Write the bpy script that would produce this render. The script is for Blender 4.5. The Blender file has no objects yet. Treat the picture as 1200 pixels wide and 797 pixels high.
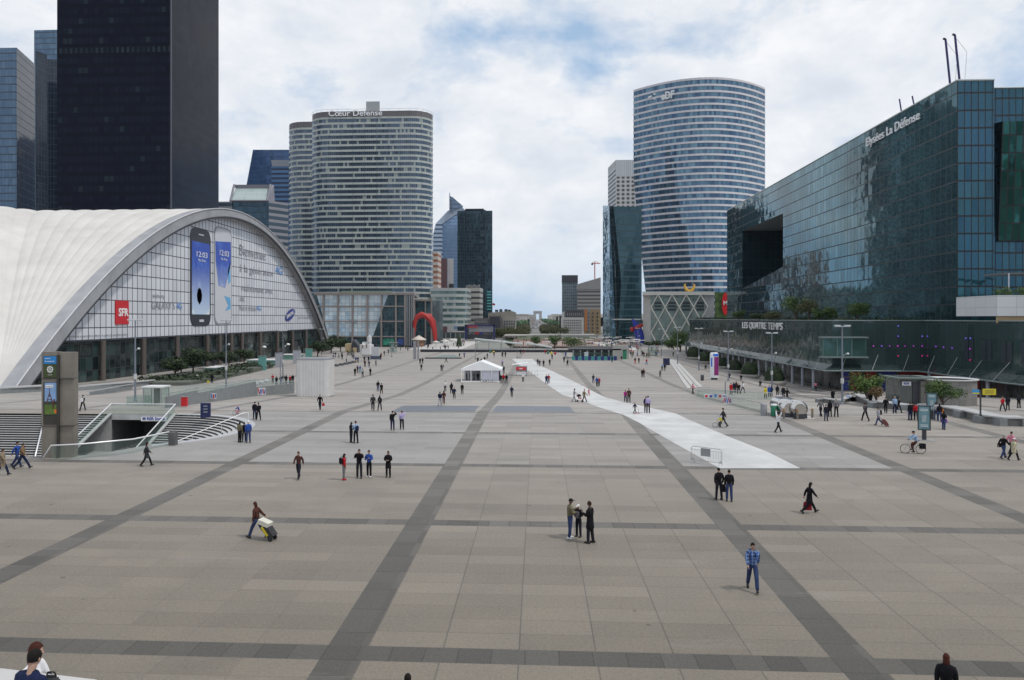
import bpy, bmesh, math, random
from mathutils import Vector, Matrix, geometry, noise
R=math.radians; PI=math.pi
sc=bpy.context.scene
COL=bpy.data.collections.new('place'); sc.collection.children.link(COL)
rnd=random.Random(7)
# ---------------------------------------------------------------- measuring (photo -> metres)
F=919.;H=10.2;YH=373.;TH=R(3.3);VP=630.;CX=VP-F*math.tan(TH)
PROF=[(-60,0),(85,0),(100,-.7),(120,-1.6),(150,-2.1),(200,-2.3),(300,-2.8),(400,-3.1),(9000,-3.1)]
def sm(t): t=min(1,max(0,t)); return t*t*(3-2*t)
def zg(X,Y):
    z=PROF[-1][1]
    for (a,b),(c,d) in zip(PROF,PROF[1:]):
        if Y<=c: z=b+(d-b)*(Y-a)/(c-a); break
    return z-1.3*sm((X-40)/12)*sm((Y-118)/22)*(1-sm((Y-230)/50))
def at(u,v,Y):
    a=(u-CX)/F; k=a*math.sin(TH)+math.cos(TH); t=Y/k
    return Vector((t*(a*math.cos(TH)-math.sin(TH)),Y,H-(v-YH)/F*t))
def gnd(u,v):
    lo,hi=5.,6000.
    for _ in range(50):
        m=(lo*hi)**.5; p=at(u,v,m)
        if p.z>zg(p.x,p.y): lo=m
        else: hi=m
    p=at(u,v,lo); p.z=zg(p.x,p.y); return p
def on_x(u,v,X):           # point on the plane x = X
    a=(u-CX)/F; kx=a*math.cos(TH)-math.sin(TH); ky=a*math.sin(TH)+math.cos(TH); t=X/kx
    return Vector((X,t*ky,H-(v-YH)/F*t))
# ---------------------------------------------------------------- nodes / materials
def lin(c):
    return tuple((x/12.92 if x<=.04045 else ((x+.055)/1.055)**2.4) for x in c)
class N:
    def __init__(s,name):
        s.m=bpy.data.materials.new(name); s.m.use_nodes=True; s.t=s.m.node_tree
        s.p=s.t.nodes['Principled BSDF']
    def n(s,typ,**kw):
        n=s.t.nodes.new(typ)
        for k,v in kw.items(): setattr(n,k,v)
        return n
    def put(s,inp,v):
        if isinstance(v,bpy.types.NodeSocket): s.t.links.new(v,inp)
        elif isinstance(v,tuple) and len(v)==3 and inp.type=='RGBA': inp.default_value=(*v,1)
        else: inp.default_value=v
    def math(s,op,a,b=0.,c=None):
        n=s.n('ShaderNodeMath',operation=op); s.put(n.inputs[0],a); s.put(n.inputs[1],b)
        if c is not None: s.put(n.inputs[2],c)
        return n.outputs[0]
    def mix(s,f,a,b,bt='MIX'):
        n=s.n('ShaderNodeMix',data_type='RGBA',blend_type=bt); s.put(n.inputs[0],f); s.put(n.inputs[6],a); s.put(n.inputs[7],b)
        return n.outputs[2]
    def noise(s,vec,scale,detail=3,rough=.55):
        n=s.n('ShaderNodeTexNoise'); n.inputs['Scale'].default_value=scale; n.inputs['Detail'].default_value=detail
        n.inputs['Roughness'].default_value=rough
        if vec is not None: s.put(n.inputs['Vector'],vec)
        return n.outputs[0]
    def rmp(s,f,a,b,c=0.,d=1.):
        n=s.n('ShaderNodeMapRange'); s.put(n.inputs[0],f)
        for i,v in enumerate((a,b,c,d)): s.put(n.inputs[i+1],v)
        return n.outputs[0]
    def comb(s,x,y,z=0.):
        n=s.n('ShaderNodeCombineXYZ'); s.put(n.inputs[0],x); s.put(n.inputs[1],y); s.put(n.inputs[2],z); return n.outputs[0]
    def white(s,vec):
        n=s.n('ShaderNodeTexWhiteNoise',noise_dimensions='3D'); s.put(n.inputs[0],vec); return n
    def P(s,**kw):
        for k,v in kw.items(): s.put(s.p.inputs[k.replace('_',' ')],v)
        return s.m
    def geo(s): return s.n('ShaderNodeNewGeometry')
MATS={}
def M(name,col=(.5,.5,.5),rough=.6,metal=0.,var=.08,scale=1.5,emit=0.,alpha=1.,spec=.5,bump=0.):
    if name in MATS: return MATS[name]
    g=N(name); tc=g.n('ShaderNodeTexCoord').outputs['Object']
    base=col
    if var>0:
        f=g.noise(tc,scale,4)
        base=g.mix(g.rmp(f,.3,.7,0.,1.),tuple(c*(1-var) for c in col),tuple(min(1,c*(1+var)) for c in col))
    g.P(Base_Color=base,Roughness=rough,Metallic=metal)
    g.p.inputs['Specular IOR Level'].default_value=spec
    if emit: g.P(Emission_Color=col,Emission_Strength=emit)
    if alpha<1: g.P(Alpha=alpha)
    if bump:
        b=g.n('ShaderNodeBump'); b.inputs['Strength'].default_value=bump; b.inputs['Distance'].default_value=.02
        g.put(b.inputs['Height'],g.noise(tc,scale*8,4)); g.put(g.p.inputs['Normal'],b.outputs[0])
    MATS[name]=g.m; return g.m
def glassgrid(name,pw,ph,A,B,frame,fw=.12,fh=.16,tilt=.02,wob=.02,rough=.08,metal=.5,bp=.5,blind=None,blindp=0.,framerough=.5,fine=0,hue=None,spec=.5):
    """curtain wall: UV in metres, pane tone and tilt by pane, frame lines"""
    g=N(name); uv=g.n('ShaderNodeUVMap').outputs[0]
    sp=g.n('ShaderNodeSeparateXYZ'); g.put(sp.inputs[0],uv); u,v=sp.outputs[0],sp.outputs[1]
    U=g.math('DIVIDE',u,pw); V=g.math('DIVIDE',v,ph)
    fu=g.math('FRACT',U); fv=g.math('FRACT',V); cu=g.math('FLOOR',U); cv=g.math('FLOOR',V)
    mu=g.math('LESS_THAN',fu,fw/pw); mv=g.math('LESS_THAN',fv,fh/ph); line=g.math('MAXIMUM',mu,mv)
    w=g.white(g.comb(cu,cv)); r1=w.outputs[0]; wc=w.outputs[1]
    w2=g.white(g.comb(cu,cv,7.)).outputs[0]
    col=g.mix(g.math('POWER',r1,bp),A,B)
    if hue is not None:
        f=g.noise(uv,.035,3); col=g.mix(g.rmp(f,.4,.62),col,hue)
    met=metal; 
    if blind is not None:
        nb=g.noise(g.comb(g.math('MULTIPLY',cu,.35),g.math('MULTIPLY',cv,.9)),1.,2)
        b=g.math('LESS_THAN',g.math('ADD',w2,g.math('MULTIPLY',g.math('SUBTRACT',nb,.5),1.5)),blindp)
        col=g.mix(b,col,blind); met=g.math('MULTIPLY',g.math('SUBTRACT',1.,b),metal)
    col=g.mix(line,col,frame)
    rg=g.math('MULTIPLY_ADD',line,framerough-rough,rough)
    mt=g.math('MULTIPLY',g.math('SUBTRACT',1.,line),met)
    ge=g.geo()
    vm=g.n('ShaderNodeVectorMath',operation='SUBTRACT'); g.put(vm.inputs[0],wc); vm.inputs[1].default_value=(.5,.5,.5)
    vs=g.n('ShaderNodeVectorMath',operation='SCALE'); g.put(vs.inputs[0],vm.outputs[0]); vs.inputs['Scale'].default_value=tilt*2
    nz=g.n('ShaderNodeTexNoise'); g.put(nz.inputs['Vector'],uv); nz.inputs['Scale'].default_value=.6; nz.inputs['Detail'].default_value=2
    vm2=g.n('ShaderNodeVectorMath',operation='SUBTRACT'); g.put(vm2.inputs[0],nz.outputs[1]); vm2.inputs[1].default_value=(.5,.5,.5)
    vs2=g.n('ShaderNodeVectorMath',operation='SCALE'); g.put(vs2.inputs[0],vm2.outputs[0]); vs2.inputs['Scale'].default_value=wob*4
    ad=g.n('ShaderNodeVectorMath',operation='ADD'); g.put(ad.inputs[0],vs.outputs[0]); g.put(ad.inputs[1],vs2.outputs[0])
    ad2=g.n('ShaderNodeVectorMath',operation='ADD'); g.put(ad2.inputs[0],ad.outputs[0]); g.put(ad2.inputs[1],ge.outputs['Normal'])
    nn=g.n('ShaderNodeVectorMath',operation='NORMALIZE'); g.put(nn.inputs[0],ad2.outputs[0])
    g.P(Base_Color=col,Roughness=rg,Metallic=mt,Normal=nn.outputs[0])
    g.p.inputs['Specular IOR Level'].default_value=spec
    MATS[name]=g.m; return g.m
def glassy(name,col=(.30,.38,.36),alpha=.15,rough=.05):
    if name in MATS: return MATS[name]
    g=N(name); t=g.n('ShaderNodeBsdfTransparent'); g.put(t.inputs[0],(.86,.93,.91))
    g.P(Base_Color=col,Roughness=rough)
    mx=g.n('ShaderNodeMixShader'); mx.inputs[0].default_value=alpha
    g.t.links.new(t.outputs[0],mx.inputs[1]); g.t.links.new(g.p.outputs[0],mx.inputs[2])
    g.t.links.new(mx.outputs[0],g.t.nodes['Material Output'].inputs[0]); MATS[name]=g.m; return g.m
def leafmat(name,a,b,c=None):
    if name in MATS: return MATS[name]
    g=N(name); ge=g.geo(); r=ge.outputs['Random Per Island']
    tc=g.n('ShaderNodeTexCoord').outputs['Object']
    col=g.mix(r,a,b)
    col=g.mix(g.rmp(g.noise(tc,.7,2),.45,.62),col,c or tuple(x*1.5 for x in b))
    g.P(Base_Color=col,Roughness=.6); g.p.inputs['Specular IOR Level'].default_value=.25
    g.p.inputs['Subsurface Weight'].default_value=0
    MATS[name]=g.m; return g.m
# ---------------------------------------------------------------- mesh builder
class MB:
    def __init__(s): s.v=[];s.f=[];s.uv=[];s.mi=[];s.smooth=[]
    def add(s,vs,fs,uvs=None,mi=0,sm_=False):
        o=len(s.v); s.v+= [tuple(p) for p in vs]
        for i,f in enumerate(fs):
            s.f.append([o+k for k in f]); s.mi.append(mi); s.smooth.append(sm_)
            s.uv.append(uvs[i] if uvs else None)
        return s
    def box(s,c,d,rz=0,mi=0,tilt=None):
        x,y,z=d[0]/2,d[1]/2,d[2]/2
        m=Matrix.Rotation(rz,3,'Z')
        if tilt is not None: m=m@tilt
        vs=[Vector(c)+m@Vector((a*x,b*y,e*z)) for a,b,e in ((-1,-1,-1),(1,-1,-1),(1,1,-1),(-1,1,-1),(-1,-1,1),(1,-1,1),(1,1,1),(-1,1,1))]
        fs=[(0,3,2,1),(4,5,6,7),(0,1,5,4),(1,2,6,5),(2,3,7,6),(3,0,4,7)]
        D=[(d[0],d[1]),(d[0],d[1]),(d[0],d[2]),(d[1],d[2]),(d[0],d[2]),(d[1],d[2])]
        uv=[]
        for i,(w,h) in enumerate(D):
            uv.append([(0,0),(0,h),(w,h),(w,0)] if i==0 else [(0,0),(w,0),(w,h),(0,h)])
        return s.add(vs,fs,uv,mi)
    def wall(s,pts,z0,z1,u0=0.,mi=0,closed=False):
        """vertical wall along a polyline with UV in metres"""
        pts=[Vector((p[0],p[1],0)) for p in pts]
        if closed: pts.append(pts[0])
        u=u0
        for a,b in zip(pts,pts[1:]):
            L=(b-a).length
            f=lambda z,p: z(p) if callable(z) else z
            s.add([(a.x,a.y,f(z0,a)),(b.x,b.y,f(z0,b)),(b.x,b.y,f(z1,b)),(a.x,a.y,f(z1,a))],[(0,1,2,3)],
                  [[(u,f(z0,a)),(u+L,f(z0,b)),(u+L,f(z1,b)),(u,f(z1,a))]],mi)
            u+=L
        return s
    def cap(s,pts,z,mi=0,up=True):
        n=len(pts); vs=[(p[0],p[1],z) for p in pts]
        tri=geometry.tessellate_polygon([[Vector(v) for v in vs]])
        for t in tri:
            a,b,c=[Vector(vs[k]) for k in t]
            if ((b-a).cross(c-a).z>0)!=up: t=t[::-1]
            s.add([vs[k] for k in t],[(0,1,2)],[[(vs[k][0],vs[k][1]) for k in t]],mi)
        return s
    def prism(s,pts,z0,z1,mi=0,capmi=None):
        a=sum(pts[i][0]*pts[(i+1)%len(pts)][1]-pts[(i+1)%len(pts)][0]*pts[i][1] for i in range(len(pts)))
        if a<0: pts=pts[::-1]
        s.wall(pts,z0,z1,mi=mi,closed=True); cm=mi if capmi is None else capmi
        s.cap(pts,z1,cm); s.cap(pts,z0,cm,False); return s
    def tube(s,path,r,n=8,mi=0,ends=True):
        path=[Vector(p) for p in path]; rs=r if isinstance(r,(list,tuple)) else [r]*len(path)
        o=[];prev=None
        for i,p in enumerate(path):
            d=(path[min(i+1,len(path)-1)]-path[max(i-1,0)]).normalized()
            ref=Vector((0,0,1)) if abs(d.z)<.9 else Vector((0,1,0))
            if prev is not None: ref=prev
            a=d.cross(ref); 
            if a.length<1e-5: a=d.cross(Vector((1,0,0)))
            a.normalize(); b=a.cross(d).normalized(); prev=b
            for k in range(n):
                t=2*PI*k/n; o.append(p+(a*math.cos(t)+b*math.sin(t))*rs[i])
        fs=[]
        for i in range(len(path)-1):
            for k in range(n): fs.append((i*n+k,i*n+(k+1)%n,(i+1)*n+(k+1)%n,(i+1)*n+k))
        s.add(o,fs,None,mi,True)
        if ends: s.add(o[:n],[tuple(range(n))[::-1]],None,mi); s.add(o[-n:],[tuple(range(n))],None,mi)
        return s
    def lathe(s,prof,c=(0,0,0),n=20,mi=0,sm_=True,sx=1,sy=1):
        o=[];fs=[];uv=[]
        for r,z in prof:
            for k in range(n):
                t=2*PI*k/n; o.append((c[0]+r*sx*math.cos(t),c[1]+r*sy*math.sin(t),c[2]+z))
        for i in range(len(prof)-1):
            for k in range(n):
                fs.append((i*n+k,i*n+(k+1)%n,(i+1)*n+(k+1)%n,(i+1)*n+k))
                rr=max(prof[i][0],.3); a,b=2*PI*k/n*rr,2*PI*(k+1)/n*rr; uv.append([(a,prof[i][1]),(b,prof[i][1]),(b,prof[i+1][1]),(a,prof[i+1][1])])
        return s.add(o,fs,uv,mi,sm_)
    def mesh(s,name,off=(0,0,0)):
        me=bpy.data.meshes.new(name); ox,oy,oz=off
        me.from_pydata([(x-ox,y-oy,z-oz) for x,y,z in s.v],[],s.f)
        uvl=me.uv_layers.new(name='UVMap')
        for p,uv in zip(me.polygons,s.uv):
            if uv:
                for li,c in zip(p.loop_indices,uv): uvl.data[li].uv=c
            else:
                for li in p.loop_indices:
                    c=me.vertices[me.loops[li].vertex_index].co; uvl.data[li].uv=(c.x+c.y,c.z)
        me.polygons.foreach_set('material_index',s.mi); me.polygons.foreach_set('use_smooth',s.smooth)
        me.validate(); return me
    def build(s,name,mat,parent=None,off=None,auto=None):
        off=off if off is not None else ((0,0,0) if parent is None else tuple(ORG.get(parent.name,(0,0,0))))
        me=s.mesh(name,off)
        for m in (mat if isinstance(mat,(list,tuple)) else [mat]): me.materials.append(m)
        o=bpy.data.objects.new(name,me); COL.objects.link(o)
        if parent: o.parent=parent; ORG[o.name]=off
        elif off!=(0,0,0): o.location=off; ORG[o.name]=off
        return o
ORG={}
LABELS=[]
def tag(o,label=None,cat=None,group=None,kind=None):
    if label: o['label']=label; LABELS.append((o.name,label))
    if cat: o['category']=cat
    if group: o['group']=group
    if kind: o['kind']=kind
    return o
def thing(name,label,cat,loc=(0,0,0),group=None,rz=0):
    o=bpy.data.objects.new(name,None); COL.objects.link(o); o.location=loc; o.rotation_euler=(0,0,rz)
    o.empty_display_size=.3
    ORG[o.name]=tuple(loc) if rz==0 else (0,0,0)
    return tag(o,label,cat,group)
def local(o): ORG[o.name]=(0,0,0); return o      # parts given in the thing's own coordinates
def copy_tree(o,parent=None):
    c=o.copy(); COL.objects.link(c); c.parent=parent
    for ch in o.children: copy_tree(ch,c)
    return c
def text_mb(s,size,ext=.06,bold=0.):
    cu=bpy.data.curves.new('lettering','FONT'); cu.body=s; cu.size=size; cu.extrude=ext; cu.offset=bold*size; cu.resolution_u=3
    cu.align_x='LEFT'
    o=bpy.data.objects.new('lettering',cu); COL.objects.link(o); dg=bpy.context.evaluated_depsgraph_get()
    me=bpy.data.meshes.new_from_object(o.evaluated_get(dg)); bpy.data.objects.remove(o)
    return me
def put_text(s,origin,xdir,width,mat,parent,name='lettering',size=None,ext=.06,bold=0.02,height=None,updir=(0,0,1)):
    me=text_mb(s,1.,ext,bold); xs=[v.co.x for v in me.vertices]; ys=[v.co.y for v in me.vertices]
    x0,x1=min(xs),max(xs); y0,y1=min(ys),max(ys); k=width/(x1-x0); ky=k if height is None else height/(y1-y0)
    X=Vector(xdir).normalized(); Z=Vector(updir).normalized(); Nn=X.cross(Z); off=Vector(ORG.get(parent.name,(0,0,0))) if parent else Vector()
    for v in me.vertices:
        c=v.co.copy(); v.co=Vector(origin)+X*((c.x-x0)*k)+Z*((c.y-y0)*ky)+Nn*c.z-off
    me.materials.clear(); me.materials.append(mat)
    for p in me.polygons: p.material_index=0
    o=bpy.data.objects.new(name,me); COL.objects.link(o); o.parent=parent; return o
# ---------------------------------------------------------------- camera, sky, sun
cam=bpy.data.cameras.new('camera'); co=bpy.data.objects.new('camera',cam); COL.objects.link(co); sc.camera=co
co.location=(0,0,H); co.rotation_euler=(R(90),0,TH); cam.sensor_width=36; cam.lens=F/1200*36
cam.shift_x=(600-CX)/1200; cam.shift_y=(YH-398.5)/1200*1.0; cam.clip_start=.3; cam.clip_end=30000
w=bpy.data.worlds.new('World'); sc.world=w; w.use_nodes=True; nt=w.node_tree; nt.nodes.clear()
g=N.__new__(N); g.t=nt
out=g.n('ShaderNodeOutputWorld'); bg=g.n('ShaderNodeBackground'); nt.links.new(bg.outputs[0],out.inputs[0])
SUN_EL,SUN_AZ=58,112            # azimuth clockwise from +Y
sky=g.n('ShaderNodeTexSky',sky_type='NISHITA'); sky.sun_disc=False; sky.sun_elevation=R(SUN_EL); sky.sun_rotation=R(SUN_AZ)
sky.air_density=1.0; sky.dust_density=1.2; sky.ozone_density=1.0
tc=g.n('ShaderNodeTexCoord').outputs['Generated']
sp=g.n('ShaderNodeSeparateXYZ'); g.put(sp.inputs[0],tc)
zz=g.math('MAXIMUM',sp.outputs[2],.0); den=g.math('ADD',zz,.24)
px_=g.math('DIVIDE',sp.outputs[0],den); py_=g.math('DIVIDE',sp.outputs[1],den)
pv=g.comb(g.math('MULTIPLY',sp.outputs[0],2.3),g.math('MULTIPLY',sp.outputs[1],2.3),g.math('MULTIPLY',sp.outputs[2],3.7))
mp=g.n('ShaderNodeMapping'); g.put(mp.inputs[0],pv); mp.inputs['Location'].default_value=(1.3,.4,0); 
warp=g.noise(mp.outputs[0],.8,4)
wv=g.n('ShaderNodeVectorMath',operation='ADD'); g.put(wv.inputs[0],mp.outputs[0]); g.put(wv.inputs[1],g.comb(g.math('MULTIPLY',warp,.45),g.math('MULTIPLY',warp,.35)))
n1=g.noise(wv.outputs[0],2.9,12,.56); n2=g.noise(wv.outputs[0],1.0,3,.5); n3=g.noise(wv.outputs[0],4.6,10,.58)
dens=g.math('ADD',g.math('MULTIPLY',n1,.6),g.math('MULTIPLY',n2,.4))
elev=g.rmp(sp.outputs[2],.02,.22,-.05,.055)
# clearer low band to the left of the avenue and in a patch to the upper right
gap=g.rmp(g.math('ABSOLUTE',g.math('SUBTRACT',sp.outputs[0],.75)),.0,.3,-.05,0.)
dens=g.math('ADD',g.math('ADD',dens,elev),gap)
cov=g.rmp(dens,.42,.53,0.,1.)
cov=g.math('MULTIPLY',cov,g.rmp(sp.outputs[2],.0,.12,.35,1.))
shade=g.rmp(n3,.32,.68,0.,1.)
CLOUD_A=(7.7,8.2,9.0); CLOUD_B=(10.3,10.35,10.5)
cloud=g.mix(shade,CLOUD_A,CLOUD_B)
skyb=g.mix(1.,sky.outputs[0],(1.,1.,1.),'MULTIPLY')
hz=g.rmp(sp.outputs[2],0.,.22,1.,0.)
skyb=g.mix(g.math('MULTIPLY',hz,.75),skyb,(7.0,8.1,9.2))
skyb=g.mix(.6,skyb,(5.4,7.6,10.4))
final=g.mix(g.math('MULTIPLY',cov,.93),skyb,cloud)
below=g.math('LESS_THAN',sp.outputs[2],-.01)
final=g.mix(below,final,(1.6,1.5,1.4))
g.put(bg.inputs[0],final); bg.inputs[1].default_value=.095
sl=bpy.data.lights.new('sun','SUN'); so=bpy.data.objects.new('sun',sl); COL.objects.link(so)
sl.energy=1.8; sl.angle=R(5); sl.color=(1,.96,.9)
sd=Vector((math.sin(R(SUN_AZ))*math.cos(R(SUN_EL)),math.cos(R(SUN_AZ))*math.cos(R(SUN_EL)),math.sin(R(SUN_EL))))
so.rotation_euler=sd.to_track_quat('Z','Y').to_euler(); so.location=(0,0,300)
sc.view_settings.view_transform='Standard'; sc.view_settings.look='None'; sc.view_settings.exposure=0; sc.view_settings.gamma=1
sc.view_settings.use_curve_mapping=False
sc.render.engine='CYCLES'; sc.cycles.use_denoising=True; sc.cycles.max_bounces=6; sc.cycles.transparent_max_bounces=12
sc.cycles.volume_bounces=0
# ================================================================ THE GROUND
MOD=1.5*H; BX=-.578*H; BY=2.315*H
def paving():
    g=N('paving'); tc=g.n('ShaderNodeTexCoord').outputs['Object']; sp=g.n('ShaderNodeSeparateXYZ'); g.put(sp.inputs[0],tc)
    x,y=sp.outputs[0],sp.outputs[1]
    mx=g.math('DIVIDE',g.math('SUBTRACT',x,BX-.62),MOD); my=g.math('DIVIDE',g.math('SUBTRACT',y,BY-.52),MOD)
    fx=g.math('MULTIPLY',g.math('FRACT',mx),MOD); fy=g.math('MULTIPLY',g.math('FRACT',my),MOD)   # metres inside module
    ix=g.math('FLOOR',mx); iy=g.math('FLOOR',my)  # printed blue sky of the poster, nothing glows behind it
    bandx=g.math('LESS_THAN',fx,1.24); bandy=g.math('LESS_THAN',fy,1.04)
    far=g.rmp(y,84.5,85.5)
    bandx=g.math('MULTIPLY',bandx,g.rmp(y,300,302,1.,0.)); bandy=g.math('MULTIPLY',bandy,g.math('SUBTRACT',1.,far))
    inx=g.math('SUBTRACT',fx,1.24); iny=g.math('SUBTRACT',fy,1.04)
    cw=(MOD-1.24)/6; ch=(MOD-1.04)/12
    cx=g.math('DIVIDE',inx,cw); 
    wl=g.white(g.comb(g.math('FLOOR',cx),ix,3.)).outputs[0]
    cy=g.math('DIVIDE',iny,ch)
    ccx=g.math('FLOOR',cx); ccy=g.math('FLOOR',cy)
    cell=g.comb(g.math('ADD',ccx,g.math('MULTIPLY',ix,17.)),g.math('ADD',ccy,g.math('MULTIPLY',iy,31.)),0.)
    r=g.white(cell).outputs[0]
    # wider slabs: pairs of columns share a tone
    cell2=g.comb(g.math('ADD',g.math('FLOOR',g.math('MULTIPLY',g.math('ADD',ccx,ccy),.5)),g.math('MULTIPLY',ix,17.)),g.math('ADD',ccy,g.math('MULTIPLY',iy,31.)),5.)
    r2=g.white(cell2).outputs[0]
    row=g.white(g.comb(0.,g.math('ADD',ccy,g.math('MULTIPLY',iy,31.)),9.)).outputs[0]
    tone=g.math('ADD',g.math('MULTIPLY',g.math('SUBTRACT',r,.5),.10),g.math('MULTIPLY',g.math('SUBTRACT',r2,.5),.14))
    tone=g.math('ADD',tone,g.math('MULTIPLY',g.math('SUBTRACT',row,.5),.10))
    big=g.noise(tc,.07,4); stain=g.noise(tc,.35,5,.65); spk=g.noise(tc,7.,4,.85); spk2=g.noise(tc,13.,4,1.)
    tone=g.math('ADD',tone,g.math('MULTIPLY',g.math('SUBTRACT',big,.5),.30))
    tone=g.math('ADD',tone,g.math('MULTIPLY',g.math('SUBTRACT',stain,.5),.34))
    tone=g.math('ADD',tone,g.math('MULTIPLY',g.math('SUBTRACT',spk,.5),.7))
    tone=g.math('ADD',tone,g.math('MULTIPLY',g.math('SUBTRACT',spk2,.5),1.6))
    tone=g.math('ADD',tone,1.)
    # zones
    zone=g.math('MULTIPLY',g.rmp(y,54.,54.2),g.rmp(y,84.4,84.6,1.,0.))
    edge=g.math('MULTIPLY',g.math('GREATER_THAN',x,BX-2*MOD+2.5),g.math('LESS_THAN',x,BX+2*MOD-.6))
    cmid=g.math('MULTIPLY',g.math('GREATER_THAN',x,BX),g.math('LESS_THAN',x,BX+MOD))
    bl=g.math('MULTIPLY',g.math('MULTIPLY',zone,edge),g.math('MULTIPLY_ADD',cmid,-.5,.85))
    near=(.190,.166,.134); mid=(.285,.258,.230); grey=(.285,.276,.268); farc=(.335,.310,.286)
    col=g.mix(g.rmp(y,25.,75.),near,mid); col=g.mix(far,col,farc); col=g.mix(bl,col,grey)  # slabs pale with distance: grazing sky reflection put into the colour
    # irregular darker rows in the far part
    rowf=g.white(g.comb(0.,g.math('FLOOR',g.math('DIVIDE',y,3.83)),2.)).outputs[0]
    fr2=g.math('FRACT',g.math('DIVIDE',y,7.66)); farline=g.math('MULTIPLY',g.math('LESS_THAN',fr2,.13),far)
    farline=g.math('MULTIPLY',farline,g.rmp(g.noise(g.comb(g.math('MULTIPLY',x,.02),y),.5,2),.35,.6,.25,1.))
    col=g.mix(g.math('MULTIPLY',farline,.5),col,(.17,.16,.15))
    col=g.mix(g.math('MULTIPLY',far,g.math('MULTIPLY',rowf,.22)),col,(.20,.19,.18))
    # joints
    jx=g.math('MULTIPLY',g.math('LESS_THAN',g.math('FRACT',cx),.02),1.)
    jy=g.math('MULTIPLY',g.math('LESS_THAN',g.math('FRACT',cy),.035),g.math('MULTIPLY_ADD',r2,.5,.3))
    leftq=g.math('LESS_THAN',x,BX)
    jx=g.math('MULTIPLY',jx,g.math('MULTIPLY_ADD',leftq,-.7,1.))
    j=g.math('MULTIPLY',g.math('MAXIMUM',jx,jy),g.rmp(y,25.,75.,.6,.12))
    lightj=g.math('MULTIPLY',bl,g.math('MULTIPLY',leftq,1.))
    col=g.mix(j,col,g.mix(lightj,(.07,.065,.06),(.40,.40,.41)))
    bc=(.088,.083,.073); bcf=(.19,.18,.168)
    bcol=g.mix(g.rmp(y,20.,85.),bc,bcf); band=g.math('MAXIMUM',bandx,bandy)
    bs=g.math('FLOOR',g.math('DIVIDE',g.mix(bandx,g.comb(fx,0.,0.),g.comb(fy,0.,0.)),2.5)) if False else 0
    # band slabs 2.5 m long
    ax=g.math('DIVIDE',g.math('MULTIPLY',fx,1.),1.02); ay=g.math('DIVIDE',fy,2.04)
    jb=g.math('MAXIMUM',g.math('MULTIPLY',bandy,g.math('LESS_THAN',g.math('FRACT',ax),.04)),g.math('MULTIPLY',bandx,g.math('LESS_THAN',g.math('FRACT',ay),.025)))
    rb=g.white(g.comb(g.math('ADD',g.math('FLOOR',ax),g.math('MULTIPLY',ix,9.)),g.math('ADD',g.math('FLOOR',ay),g.math('MULTIPLY',iy,9.)),4.)).outputs[0]
    bcol=g.mix(1.,bcol,g.comb(*[g.math('MULTIPLY_ADD',rb,.3,.85)]*3),'MULTIPLY')
    bcol=g.mix(g.math('MULTIPLY',jb,.7),bcol,(.05,.05,.045))
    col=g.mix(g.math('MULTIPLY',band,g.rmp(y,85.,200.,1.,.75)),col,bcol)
    col=g.mix(1.,col,g.comb(tone,tone,tone),'MULTIPLY')
    vo=g.n('ShaderNodeTexVoronoi'); g.put(vo.inputs['Vector'],tc); vo.inputs['Scale'].default_value=.9
    vsz=g.white(vo.outputs['Position']).outputs[0]
    spot=g.math('LESS_THAN',vo.outputs['Distance'],g.math('MULTIPLY',g.math('POWER',vsz,6.),.11))
    col=g.mix(g.math('MULTIPLY',spot,.55),col,(.05,.048,.043))
    dirt=g.rmp(g.noise(tc,.16,6,.72),.58,.74,0.,.30); col=g.mix(dirt,col,(.10,.092,.08))
    pale=g.rmp(g.noise(g.comb(g.math('MULTIPLY',x,.25),y,3.),.5,5,.7),.6,.75,0.,.22); col=g.mix(pale,col,(.36,.34,.31))
    b=g.n('ShaderNodeBump'); b.inputs['Strength'].default_value=.25; b.inputs['Distance'].default_value=.01; g.put(b.inputs['Height'],spk2)
    g.P(Base_Color=col,Roughness=g.rmp(stain,.3,.7,.62,.8),Normal=b.outputs[0]); g.p.inputs['Specular IOR Level'].default_value=.35
    return g.m
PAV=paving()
# pit of the metro entrance
PC=Vector((-38.3,70)); PR=11.
arc=[(PC.x+PR*math.cos(R(t)),PC.y+PR*math.sin(R(t))) for t in range(90,-51,-7)]
PIT=[(-70,81)]+arc+[(-33.2,56.6),(-36.6,55.9),(-39.6,56.),(-70,56)]
mb=MB()
xs=[-420,-300,-200,-150,-110,-88,-70,-25,-10,0,10,20,30,36]+[38+2*i for i in range(12)]+[64,80,110,160,240,420]
ys=[-40,0,20,40,54,85,92,100,105,110,115,120,125,130,135,140,150,160,175,200,220,240,260,280,300,340,400,430]
for i in range(len(xs)-1):
    for j in range(len(ys)-1):
        x0,x1,y0,y1=xs[i],xs[i+1],ys[j],ys[j+1]
        if x0>=-70 and x1<=-25 and y0>=54 and y1<=85:
            outer=[Vector(p+(0,)) for p in ((x0,y0),(x1,y0),(x1,y1),(x0,y1))]
            hole=[Vector((max(p[0],x0+.001),p[1],0)) for p in PIT]
            vs=outer+hole; 
            for t in geometry.tessellate_polygon([outer,hole]):
                a,b,c=[vs[k] for k in t]
                if (b-a).cross(c-a).z<0: t=t[::-1]
                mb.add([vs[k] for k in t],[(0,1,2)])
        else:
            mb.add([(x0,y0,zg(x0,y0)),(x1,y0,zg(x1,y0)),(x1,y1,zg(x1,y1)),(x0,y1,zg(x0,y1))],[(0,1,2,3)])
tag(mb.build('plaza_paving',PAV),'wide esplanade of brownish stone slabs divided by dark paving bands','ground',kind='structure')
mb=MB()
T=-3.1
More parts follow.
